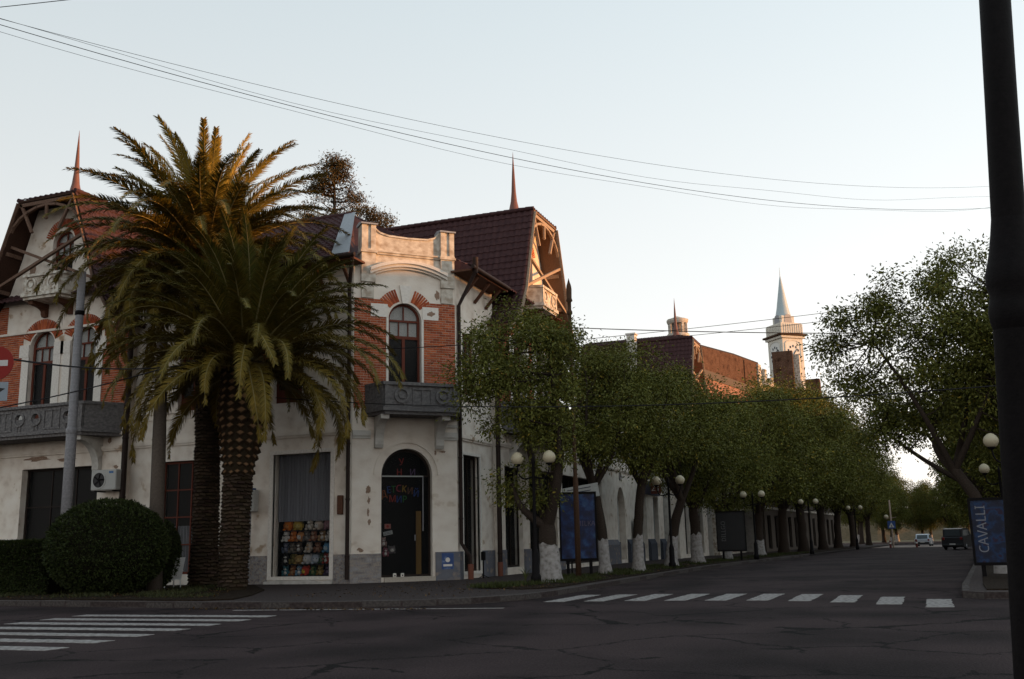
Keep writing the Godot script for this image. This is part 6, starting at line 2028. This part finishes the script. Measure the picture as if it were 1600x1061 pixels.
	for s in [-1.0, 1.0]:
		part(MB.new().span(Vector3(s * 0.45 - 0.03, -0.04, -0.38), Vector3(s * 0.45 + 0.03, 0.01, 0.2)), "bracket", M.iron, ac, Transform3D(), true)
	var mc := thing("meter_cabinet", "grey wall cabinet with a blue cap beside the stout palm trunk", "cabinet", Vector3(-23.35, 2.85, -32.4))
	part(MB.new().soft_box(Vector3(0, 0.42, 0), Vector3(0.52, 0.82, 0.34), 0.03), "case", M.appliance, mc, Transform3D(), true)
	part(MB.new().soft_box(Vector3(0.0, 0.86, 0.0), Vector3(0.3, 0.1, 0.3), 0.02), "cap", plain(0.05, 0.08, 0.18, 0.6), mc, Transform3D(), true)
	part(MB.new().soft_box(Vector3(0.0, 0.4, 0.175), Vector3(0.36, 0.6, 0.03), 0.01), "door", M.appliance, mc, Transform3D(), true)
	part(MB.new().bar(Vector3(-0.05, -2.6, -0.1), Vector3(-0.05, 0.02, -0.1), 0.03, 8), "conduit", M.steel, mc, Transform3D(), true)
	# white plastic lounge chair between bush and palm
	var ch := thing("lounge_chair", "white plastic slatted lounge chair between the bush and palm trunk", "chair", Vector3(-24.35, 0.17, -29.2), -0.5)
	for k in 9:
		part(MB.new().box(Vector3(0.28 + 0.062 * k * 0.55, 0.34 + 0.085 * k, 0), Vector3(0.03, 0.078, 0.62), Basis(Vector3.BACK, -0.4)), "back_slat", M.white_plastic, ch, Transform3D(), true)
	for k in 6:
		part(MB.new().box(Vector3(-0.3 + 0.1 * k, 0.32, 0), Vector3(0.085, 0.025, 0.6)), "seat_slat", M.white_plastic, ch, Transform3D(), true)
	for sx in [-0.28, 0.26]:
		for sz in [-0.27, 0.27]:
			part(MB.new().bar(Vector3(sx * 1.2, 0.0, sz * 1.1), Vector3(sx, 0.33, sz), 0.022, 8), "leg", M.white_plastic, ch, Transform3D(), true)
	for sz in [-0.32, 0.32]:
		part(MB.new().tube(PackedVector3Array([Vector3(-0.32, 0.32, sz), Vector3(-0.33, 0.52, sz), Vector3(-0.2, 0.58, sz), Vector3(0.38, 0.6, sz)]), taper(0.022, 0.022, 3), 8), "armrest", M.white_plastic, ch, Transform3D(), true)
	# pavement odds and ends by the shop door
	var fc := frame(Vector3(-19.06, 0, -32.64), Vector3(1, 0, -1).normalized())
	var po := thing("blue_notice", "faded blue notice stuck on the grey plinth beside the shop door", "poster", Vector3(-16.6, 0.5, -35.05))
	part(MB.new().span(Vector3(3.5, 0.55, 0.071), Vector3(3.98, 1.15, 0.078)), "sheet", poster([[0.0, lin(0.02, 0.05, 0.18)], [0.6, lin(0.05, 0.09, 0.22)], [1.0, lin(0.4, 0.42, 0.5)]], 104), po, fc)
	part(MB.new().span(Vector3(3.56, 0.66, 0.078), Vector3(3.92, 0.74, 0.081)), "white_line", M.white_paint, po, fc)
	part(MB.new().prism(circle(3.74, 0.9, 0.09, 16), 0.078, 0.081), "emblem", M.white_paint, po, fc)
	var bs := thing("boot_stand", "small black iron stand on the pavement below the tall side window", "stand", Vector3(-15.6, 0.15, -36.9))
	part(MB.new().bar(Vector3.ZERO, Vector3(0, 0.75, 0), 0.03, 8), "stem", M.iron, bs, Transform3D(), true)
	part(MB.new().soft_box(Vector3(0, 0.85, 0), Vector3(0.16, 0.34, 0.16), 0.03), "box", M.iron, bs, Transform3D(), true)
	for k in 3:
		var a := TAU * k / 3.0
		part(MB.new().bar(Vector3(0, 0.12, 0), Vector3(cos(a) * 0.22, 0.015, sin(a) * 0.22), 0.015, 6), "foot", M.iron, bs, Transform3D(), true)
	# crossing sign far down the street
	var cs := thing("crossing_sign", "pale pole with a blue square crossing sign at the far junction", "sign", Vector3(-1.6, 0.02, -125.0))
	part(MB.new().lathe(PackedVector2Array([Vector2(0.10, 0), Vector2(0.09, 5.4), Vector2(0.001, 5.42)]), 8), "post", M.concrete_pale, cs, Transform3D(), true)
	var pl := part(MB.new().soft_box(Vector3(0, 2.6, 0.12), Vector3(0.85, 0.85, 0.03), 0.005), "plate", plain(0.03, 0.07, 0.22, 0.5), cs, Transform3D(), true)
	part(MB.new().prism(PackedVector2Array([Vector2(-0.3, 2.3), Vector2(0.3, 2.3), Vector2(0, 2.88)]), 0.136, 0.142), "white_triangle", M.sign_white, pl, Transform3D(), true)
	part(MB.new().box(Vector3(0.0, 2.46, 0.145), Vector3(0.07, 0.26, 0.006), Basis(Vector3.BACK, 0.3)), "walker", M.black, pl, Transform3D(), true)
	part(MB.new().ball(Vector3(-0.5, 3.5, 0), Vector3(0.26, 0.26, 0.26)), "globe", M.globe, cs, Transform3D(), true)
	part(MB.new().bar(Vector3(-0.5, 3.3, 0), Vector3(0.6, 3.45, 0), 0.04, 6), "arm", M.concrete_pale, cs, Transform3D(), true)
	for q2 in [[-1.9, -124.0, "left"], [0.9, -124.2, "right"]]:
		var bo := thing("bollard", "dark red bollard at the far junction, %s of the pair" % q2[2], "bollard", Vector3(q2[0], 0.02, q2[1]), 0.0, "bollards at the far junction")
		part(MB.new().lathe(PackedVector2Array([Vector2(0.12, 0), Vector2(0.10, 0.75), Vector2(0.07, 0.82), Vector2(0.001, 0.84)]), 10), "post", plain(0.12, 0.03, 0.025, 0.7), bo, Transform3D(), true)
		part(MB.new().lathe(PackedVector2Array([Vector2(0.112, 0.45), Vector2(0.107, 0.6)]), 10), "band", M.white_paint, bo, Transform3D(), true)

# ---------------------------------------------------------------- toy shop

func ellipsoid(r: Vector3, sides := 14, rows := 9) -> ArrayMesh:
	return MB.new().ball(Vector3.ZERO, r, sides, rows).mesh()

# plush toy sitting on its base: bear (0), rabbit (1) or round pillow animal (2)
func plush(label: String, at: Vector3, kind: int, s: float, c: Color, face: Color, turn: float) -> void:
	var key := "plush_%s" % c.to_html()
	if not M.has(key):
		var m := plain(c.r, c.g, c.b, 1.0)
		m.heightmap_enabled = true
		m.heightmap_texture = M.bumps
		m.heightmap_scale = 0.6
		m.uv1_triplanar = true
		m.uv1_scale = Vector3.ONE * 6.0
		m.rim_enabled = true
		m.rim = 0.35
		M[key] = m
	var fk := "plush_%s" % face.to_html()
	if not M.has(fk):
		M[fk] = plain(face.r, face.g, face.b, 0.95)
	var m1: Material = M[key]
	var m2: Material = M[fk]
	var r := thing("plush_toy", label, "plush toy", at, turn, "plush toys in the shop window")
	r.scale = Vector3.ONE * s
	var e := func(parent, called, pos, rad, mat) -> MeshInstance3D:
		return part(ellipsoid(rad, 12, 8), called, mat, parent, Transform3D(Basis(), pos), true)
	if kind == 2:
		var b: MeshInstance3D = e.call(r, "body", Vector3(0, 0.165, 0), Vector3(0.20, 0.165, 0.17), m1)
		e.call(r, "face", Vector3(0, 0.15, 0.075), Vector3(0.13, 0.10, 0.11), m2)
		for sx in [-1.0, 1.0]:
			e.call(r, "ear", Vector3(sx * 0.13, 0.30, 0), Vector3(0.05, 0.06, 0.035), m1)
			e.call(r, "eye", Vector3(sx * 0.055, 0.18, 0.178), Vector3(0.014, 0.018, 0.012), M.black)
			e.call(r, "foot", Vector3(sx * 0.11, 0.035, 0.13), Vector3(0.055, 0.035, 0.06), m1)
		return
	e.call(r, "body", Vector3(0, 0.12, 0), Vector3(0.115, 0.12, 0.10), m1)
	e.call(r, "belly", Vector3(0, 0.115, 0.045), Vector3(0.075, 0.085, 0.07), m2)
	var h: MeshInstance3D = e.call(r, "head", Vector3(0, 0.285, 0.02), Vector3(0.115, 0.10, 0.10), m1)
	e.call(h, "muzzle", Vector3(0, -0.03, 0.085), Vector3(0.055, 0.042, 0.045), m2)
	e.call(h, "nose", Vector3(0, -0.01, 0.13), Vector3(0.018, 0.013, 0.012), M.black)
	for sx in [-1.0, 1.0]:
		e.call(h, "ear", Vector3(sx * 0.085, 0.085, -0.01) if kind == 0 else Vector3(sx * 0.05, 0.15, -0.02), Vector3(0.042, 0.042, 0.022) if kind == 0 else Vector3(0.03, 0.10, 0.02), m1)
		e.call(h, "eye", Vector3(sx * 0.042, 0.022, 0.088), Vector3(0.012, 0.014, 0.01), M.black)
		e.call(r, "arm", Vector3(sx * 0.125, 0.14, 0.05), Vector3(0.04, 0.075, 0.045), m1)
		e.call(r, "leg", Vector3(sx * 0.085, 0.045, 0.11), Vector3(0.05, 0.045, 0.085), m1)

func make_shop() -> void:
	var x0 := -22.42
	var x1 := -20.03
	var z := -33.18
	# stand of shelves
	var sh := thing("toy_shelf", "dark shelf rack holding plush toys behind the shop window", "shelf", Vector3((x0 + x1) * 0.5, 0.42, z))
	var levels := [0.44, 0.86, 1.28, 1.70, 2.12]
	for y in levels:
		part(MB.new().span(Vector3(x0, y - 0.03, z - 0.22), Vector3(x1, y, z + 0.22)), "shelf_board", M.black, sh)
	for x in [x0 + 0.02, x1 - 0.02]:
		for zz in [z - 0.2, z + 0.2]:
			part(MB.new().span(Vector3(x - 0.02, 0.415, zz - 0.02), Vector3(x + 0.02, 2.3, zz + 0.02)), "upright", M.black, sh)
	# curtain over the upper part of the window
	var cu := thing("grey_curtain", "grey blue pleated curtain drawn over the upper shop window", "curtain", Vector3((x0 + x1) * 0.5, 2.45, -33.0))
	var c := MB.new()
	var n := 132
	for k in n:
		var q := []
		for e in [k, k + 1]:
			var t := float(e) / n
			var zz := -33.0 + 0.035 * sin(t * 118.0) + 0.025 * sin(t * 41.0 + 1.0)
			q.append([x0 - 0.05 + (x1 - x0 + 0.1) * t, zz])
		c.quad(Vector3(q[0][0], 2.46, q[0][1]), Vector3(q[1][0], 2.46, q[1][1]), Vector3(q[1][0], 5.05, q[1][1]), Vector3(q[0][0], 5.05, q[0][1]))
	part(c, "cloth", M.curtain, cu)
	part(MB.new().bar(Vector3(x0 - 0.1, 5.04, -33.0), Vector3(x1 + 0.1, 5.04, -33.0), 0.02, 8), "rail", M.zinc, cu)
	var W := Color(0.55, 0.52, 0.48)
	var rows := [
		[["orange", 0.10, 2, Color(0.55, 0.15, 0.02), Color(0.5, 0.2, 0.06)], ["yellow", 0.30, 2, Color(0.42, 0.28, 0.05), Color(0.45, 0.35, 0.12)], ["cream", 0.55, 0, Color(0.42, 0.36, 0.30), W], ["beige", 0.72, 2, Color(0.45, 0.36, 0.29), W], ["mauve", 0.93, 2, Color(0.26, 0.13, 0.15), Color(0.3, 0.18, 0.2)]],
		[["white", 0.07, 0, W, W], ["bright orange", 0.22, 0, Color(0.50, 0.14, 0.03), Color(0.5, 0.22, 0.1)], ["orange and white", 0.37, 2, Color(0.45, 0.2, 0.08), W], ["grey", 0.50, 0, Color(0.12, 0.10, 0.09), Color(0.2, 0.18, 0.16)], ["rust red", 0.64, 0, Color(0.24, 0.10, 0.06), Color(0.36, 0.24, 0.17)], ["tan", 0.80, 0, Color(0.36, 0.22, 0.11), W], ["pale", 0.94, 1, W, W]],
		[["slate blue", 0.06, 0, Color(0.10, 0.12, 0.17), Color(0.2, 0.2, 0.25)], ["brown grey", 0.20, 0, Color(0.13, 0.11, 0.09), Color(0.2, 0.17, 0.14)], ["dark brown and white", 0.34, 0, Color(0.10, 0.075, 0.06), W], ["white and tan", 0.54, 0, Color(0.48, 0.42, 0.36), Color(0.4, 0.26, 0.16)], ["reddish brown", 0.71, 0, Color(0.20, 0.09, 0.055), Color(0.34, 0.2, 0.14)], ["sky blue round", 0.91, 2, Color(0.10, 0.26, 0.42), Color(0.4, 0.5, 0.55)]],
		[["black and white panda", 0.07, 0, Color(0.03, 0.03, 0.03), W], ["olive", 0.21, 1, Color(0.14, 0.11, 0.03), Color(0.2, 0.16, 0.06)], ["honey yellow", 0.34, 2, Color(0.28, 0.17, 0.06), Color(0.4, 0.28, 0.12)], ["white striped", 0.51, 2, Color(0.46, 0.45, 0.45), W], ["pale blue grey", 0.68, 2, Color(0.36, 0.40, 0.46), Color(0.48, 0.5, 0.53)], ["dark green", 0.82, 1, Color(0.04, 0.07, 0.04), Color(0.1, 0.14, 0.09)], ["red and white", 0.90, 0, Color(0.32, 0.05, 0.04), W], ["grey white", 0.98, 0, Color(0.36, 0.35, 0.34), W]],
		[["teal", 0.07, 0, Color(0.06, 0.18, 0.22), W], ["orange brown", 0.20, 0, Color(0.26, 0.11, 0.05), Color(0.35, 0.2, 0.1)], ["light blue", 0.33, 1, Color(0.16, 0.28, 0.38), W], ["scarlet and yellow", 0.47, 2, Color(0.42, 0.05, 0.03), Color(0.5, 0.35, 0.05)], ["deep green", 0.62, 0, Color(0.04, 0.09, 0.04), Color(0.2, 0.2, 0.08)], ["mustard", 0.77, 0, Color(0.22, 0.14, 0.04), Color(0.3, 0.22, 0.1)], ["dark violet", 0.92, 0, Color(0.07, 0.05, 0.09), Color(0.16, 0.12, 0.18)]]]
	var shelf_names := ["top", "second", "third", "fourth", "bottom"]
	var kind_names := ["bear", "rabbit", "pillow animal"]
	for k in 5:
		for q in rows[k]:
			var s := 1.12 if q[2] == 2 else 1.08
			plush("%s plush %s on the %s shelf of the shop window" % [q[0], kind_names[q[2]], shelf_names[k]], Vector3(lerpf(x0 + 0.12, x1 - 0.12, q[1]), levels[4 - k] + 0.001, z + 0.03 + rng.randf_range(-0.04, 0.05)), q[2], s * rng.randf_range(0.95, 1.05) * (0.92 if k == 4 else 1.0), q[3], q[4], rng.randf_range(-0.35, 0.35))
	# letters on the door glass and things hanging inside
	var fc := frame(Vector3(-19.06, 0, -32.64), Vector3(1, 0, -1).normalized())
	var lt := thing("door_letters", "bright paper letters stuck inside the arched shop door", "letters", fc * Vector3(2.1, 3.4, -0.3))
	var cols := {"o": Color(0.40, 0.10, 0.02), "b": Color(0.03, 0.08, 0.30), "g": Color(0.04, 0.20, 0.05), "p": Color(0.42, 0.05, 0.09), "y": Color(0.42, 0.25, 0.03), "r": Color(0.42, 0.05, 0.04), "d": Color(0.20, 0.08, 0.04), "v": Color(0.20, 0.12, 0.24)}
	for k in cols:
		M["letter_" + k] = plain(cols[k].r * 0.6, cols[k].g * 0.6, cols[k].b * 0.6, 0.8)
	for q in [["У", 2.02, 4.62, "r", 0.1], ["Н", 1.93, 4.22, "r", 0.0], ["И", 2.46, 4.22, "v", 0.0], ["Д", 1.31, 3.40, "o", 0.25], ["Е", 1.51, 3.55, "b", 0.1], ["Т", 1.70, 3.57, "g", 0.0], ["С", 1.90, 3.61, "p", 0.0], ["К", 2.12, 3.59, "y", -0.08], ["И", 2.36, 3.52, "d", 0.0], ["Й", 2.60, 3.42, "b", -0.1], ["М", 1.66, 3.22, "r", 0.0], ["И", 1.92, 3.20, "b", 0.0], ["Р", 2.14, 3.20, "g", 0.0]]:
		part(text_mesh(q[0], 0.36, 0.01), "letter", M["letter_" + q[3]], lt, fc * Transform3D(Basis(Vector3.BACK, q[4]), Vector3(q[1], q[2], -0.275)))
	var pc := thing("pink_card", "small pink card hung inside the left of the shop door", "card", fc * Vector3(1.46, 2.2, -0.3))
	part(MB.new().span(Vector3(1.36, 2.1, -0.30), Vector3(1.60, 2.28, -0.29)), "card", plain(0.30, 0.12, 0.10, 0.8), pc, fc)
	part(MB.new().prism(circle(1.48, 2.19, 0.055, 12), -0.29, -0.286), "print", M.letter_r, pc, fc)
	var gc := thing("paper_sign", "tilted pale paper sign inside the left of the shop door", "sign", fc * Vector3(1.5, 1.95, -0.3))
	part(MB.new().box(Vector3(1.49, 1.94, -0.295), Vector3(0.36, 0.14, 0.01), Basis(Vector3.BACK, 0.2)), "sheet", M.pale_blind, gc, fc)
	for k in 2:
		part(MB.new().box(Vector3(1.49, 1.965 - 0.05 * k, -0.288), Vector3(0.28, 0.018, 0.004), Basis(Vector3.BACK, 0.2)), "print_line", M.plinth_dark, gc, fc)
	var toys := [[Vector3(1.34, 1.45, -0.42), 0, Color(0.34, 0.22, 0.19), "pinkish plush bear hanging inside the shop door"], [Vector3(1.42, 1.08, -0.42), 1, Color(0.22, 0.06, 0.08), "dark red plush rabbit hanging inside the shop door"], [Vector3(1.78, 1.18, -0.8), 2, Color(0.14, 0.12, 0.12), "grey plush pillow animal inside the shop door"]]
	for q in toys:
		plush(q[3], fc * (q[0] as Vector3), q[1], 0.85, q[2], W, PI * 0.25)
	for k in 2:
		var bx := thing("price_block", "small white block standing on the shop threshold, %s of two" % ["left", "right"][k], "block", fc * Vector3(1.68 + 0.3 * k, 0.321, -0.05), PI * 0.25, "blocks on the threshold")
		part(MB.new().soft_box(Vector3(0, 0.07, 0), Vector3(0.12, 0.14, 0.07), 0.012), "body", M.white_paint, bx, Transform3D(), true)
		part(MB.new().box(Vector3(0, 0.06, 0.036), Vector3(0.05, 0.06, 0.004)), "mark", M.black, bx, Transform3D(), true)

# ---------------------------------------------------------------- cars and cables

# side outline with rounded shoulders, swept across; x forwards
func car(label: String, at: Vector3, turn: float, tall: float, len: float, wide: float, paint: Material, suv: bool) -> void:
	var r := thing("parked_car", label, "car", at, turn, "cars far down the street")
	var h := tall
	var l := len * 0.5
	var body := PackedVector2Array([Vector2(-l, 0.35), Vector2(-l * 0.98, h * 0.56), Vector2(-l * 0.93, h * 0.62), Vector2(l * 0.35, h * 0.61), Vector2(l * 0.88, h * 0.52), Vector2(l, h * 0.42), Vector2(l, 0.34), Vector2(l * 0.9, 0.24), Vector2(-l * 0.92, 0.24)])
	var roof := PackedVector2Array([Vector2(-l * 0.95, h * 0.60), Vector2(-l * (0.90 if suv else 0.72), h * 0.96), Vector2(-l * 0.6, h), Vector2(l * 0.05, h * 0.985), Vector2(l * 0.16, h * 0.94), Vector2(l * 0.50, h * 0.60)])
	part(MB.new().prism(body, -wide * 0.5, wide * 0.5), "body", paint, r, Transform3D(), true)
	part(MB.new().prism(roof, -wide * 0.43, wide * 0.43), "cabin", paint, r, Transform3D(), true)
	for s in [-1.0, 1.0]:
		part(MB.new().prism(PackedVector2Array([Vector2(-l * 0.80, h * 0.65), Vector2(-l * 0.70, h * 0.91), Vector2(l * 0.08, h * 0.92), Vector2(l * 0.38, h * 0.65)]), wide * 0.43 * s - 0.005, wide * 0.43 * s + 0.012 * s), "side_window", M.glass_dim, r, Transform3D(), true)
		for x in [-l * 0.62, l * 0.62]:
			var wh := part(MB.new().lathe(PackedVector2Array([Vector2(0.001, -0.11), Vector2(0.28, -0.11), Vector2(0.33, -0.07), Vector2(0.33, 0.07), Vector2(0.28, 0.11), Vector2(0.001, 0.11)]), 18), "wheel", M.black, r, Transform3D(Basis(Vector3.RIGHT, PI * 0.5), Vector3(x, 0.33, s * (wide * 0.5 - 0.08))), true)
			part(MB.new().lathe(PackedVector2Array([Vector2(0.001, 0.112), Vector2(0.19, 0.112), Vector2(0.2, 0.10)]), 14), "rim", M.zinc, wh, Transform3D(Basis(Vector3.RIGHT, 0.0 if s > 0 else PI), Vector3.ZERO), true)
		part(MB.new().soft_box(Vector3(-l * 0.985, h * 0.52, s * wide * 0.41), Vector3(0.09, 0.24, 0.20), 0.02), "tail_light", M.tail_light, r, Transform3D(), true)
		part(MB.new().soft_box(Vector3(l * 0.97, h * 0.40, s * wide * 0.36), Vector3(0.1, 0.14, 0.32), 0.02), "headlight", M.sign_white, r, Transform3D(), true)
		part(MB.new().soft_box(Vector3(l * 0.3, h * 0.64, s * (wide * 0.5 + 0.06)), Vector3(0.12, 0.13, 0.18), 0.03), "mirror", paint, r, Transform3D(), true)
	var rear := MB.new()
	var a := -l * 0.95
	var b := -l * (0.90 if suv else 0.72)
	rear.quad(Vector3(a + 0.02, h * 0.64, -wide * 0.36), Vector3(a + 0.02, h * 0.64, wide * 0.36), Vector3(b - 0.03, h * 0.92, wide * 0.34), Vector3(b - 0.03, h * 0.92, -wide * 0.34))
	part(rear, "rear_window", M.glass_dim, r, Transform3D(Basis(), Vector3(-0.03, 0, 0)), true)
	var front := MB.new()
	front.quad(Vector3(l * 0.49, h * 0.63, wide * 0.38), Vector3(l * 0.49, h * 0.63, -wide * 0.38), Vector3(l * 0.18, h * 0.93, -wide * 0.36), Vector3(l * 0.18, h * 0.93, wide * 0.36))
	part(front, "windscreen", M.glass_dim, r, Transform3D(Basis(), Vector3(0.03, 0.015, 0)), true)
	part(MB.new().soft_box(Vector3(-l - 0.02, 0.42, 0), Vector3(0.12, 0.22, wide * 0.94), 0.04), "bumper", M.black, r, Transform3D(), true)
	part(MB.new().soft_box(Vector3(l + 0.02, 0.38, 0), Vector3(0.12, 0.22, wide * 0.94), 0.04), "bumper", M.black, r, Transform3D(), true)
	part(MB.new().span(Vector3(-l - 0.085, 0.46, -0.26), Vector3(-l - 0.075, 0.57, 0.26)), "number_plate", M.sign_white, r, Transform3D(), true)

func make_cars() -> void:
	var silver := plain(0.36, 0.38, 0.42, 0.3, 0.3)
	silver.clearcoat_enabled = true
	var dark := plain(0.010, 0.009, 0.011, 0.45)
	car("small silver white car far away in the middle of the street", Vector3(1.9, 0.0, -138.0), PI * 0.5 - 0.12, 1.5, 4.0, 1.75, silver, false)
	car("dark off-road car parked along the right kerb", Vector3(4.5, 0.0, -104.0), PI * 0.5 - 0.30, 1.95, 4.7, 1.9, dark, true)

func cable(label: String, a: Vector3, b: Vector3, sag: float, r: float, group: String, kink := 0.0) -> void:
	var o := thing("overhead_cable", label, "cable", (a + b) * 0.5, 0.0, group)
	var p := PackedVector3Array()
	var n := 40
	for k in n + 1:
		var t := float(k) / n
		p.append(a.lerp(b, t) - Vector3(0, 4.0 * sag * t * (1.0 - t) + kink * sin(t * 23.0) * 0.03, 0) - (a + b) * 0.5)
	part(MB.new().tube(p, taper(r, r, n), 6, false), "line", M.cable, o, Transform3D(), true)

func make_cables() -> void:
	var g := "bundle of thin overhead cables across the sky"
	var a := Vector3(-12.0, 9.5, -10.03)
	var b := Vector3(3.48, 12.0, -34.57)
	a += (a - b) * 0.06
	b += (b - a) * 0.04
	cable("thickest of the overhead cables crossing the whole sky", a, b, 1.17, 0.0055, g)
	cable("lowest thin overhead cable, sagging below the bundle at left", a + Vector3(0, -0.07, 0), b + Vector3(0, 0.03, 0), 1.27, 0.003, g, 1.0)
	cable("topmost thin overhead cable, apart from the bundle at right", a + Vector3(0, 0.03, 0), b + Vector3(0, 0.75, 0), 1.05, 0.0035, g)
	cable("thin overhead cable twisted close above the thickest one", a + Vector3(0.02, 0.05, 0), b + Vector3(0, 0.42, 0), 1.22, 0.003, g, -1.2)
	cable("short overhead cable across the top left corner", Vector3(-19.5, 13.15, -14.0), Vector3(-11.0, 11.95, -14.0), 0.02, 0.008, "")
	cable("dark cable strung before the balcony and the street trees", Vector3(-20.6, 6.75, -29.9), Vector3(2.4, 4.95, -26.6), 0.42, 0.016, "")
	var h := "cables strung above the far trees"
	cable("thick far cable sloping down towards the clock tower", Vector3(-15.3, 12.3, -47.9), Vector3(3.6, 12.5, -60.0), 0.15, 0.024, h)
	cable("far cable rising across the clock tower's spire", Vector3(-15.3, 11.6, -47.9), Vector3(3.6, 14.6, -60.0), 0.12, 0.015, h)
	cable("far cable crossing just below the tower's parapet", Vector3(-15.3, 11.3, -47.9), Vector3(3.6, 14.1, -60.0), 0.15, 0.015, h)
	var k := "cables at the left edge"
	cable("thick cable running from the no entry sign into the palm", Vector3(-18.4, 5.75, -16.0), Vector3(-21.1, 7.3, -25.6), 0.2, 0.022, k)
	cable("cable rising into the palm below the no entry sign", Vector3(-27.5, 5.6, -22.0), Vector3(-20.6, 6.9, -24.0), 0.12, 0.02, k)
	cable("thin cable stretched across the corner brickwork", Vector3(-19.2, 8.75, -31.9), Vector3(-12.0, 8.45, -32.0), 0.1, 0.016, "")
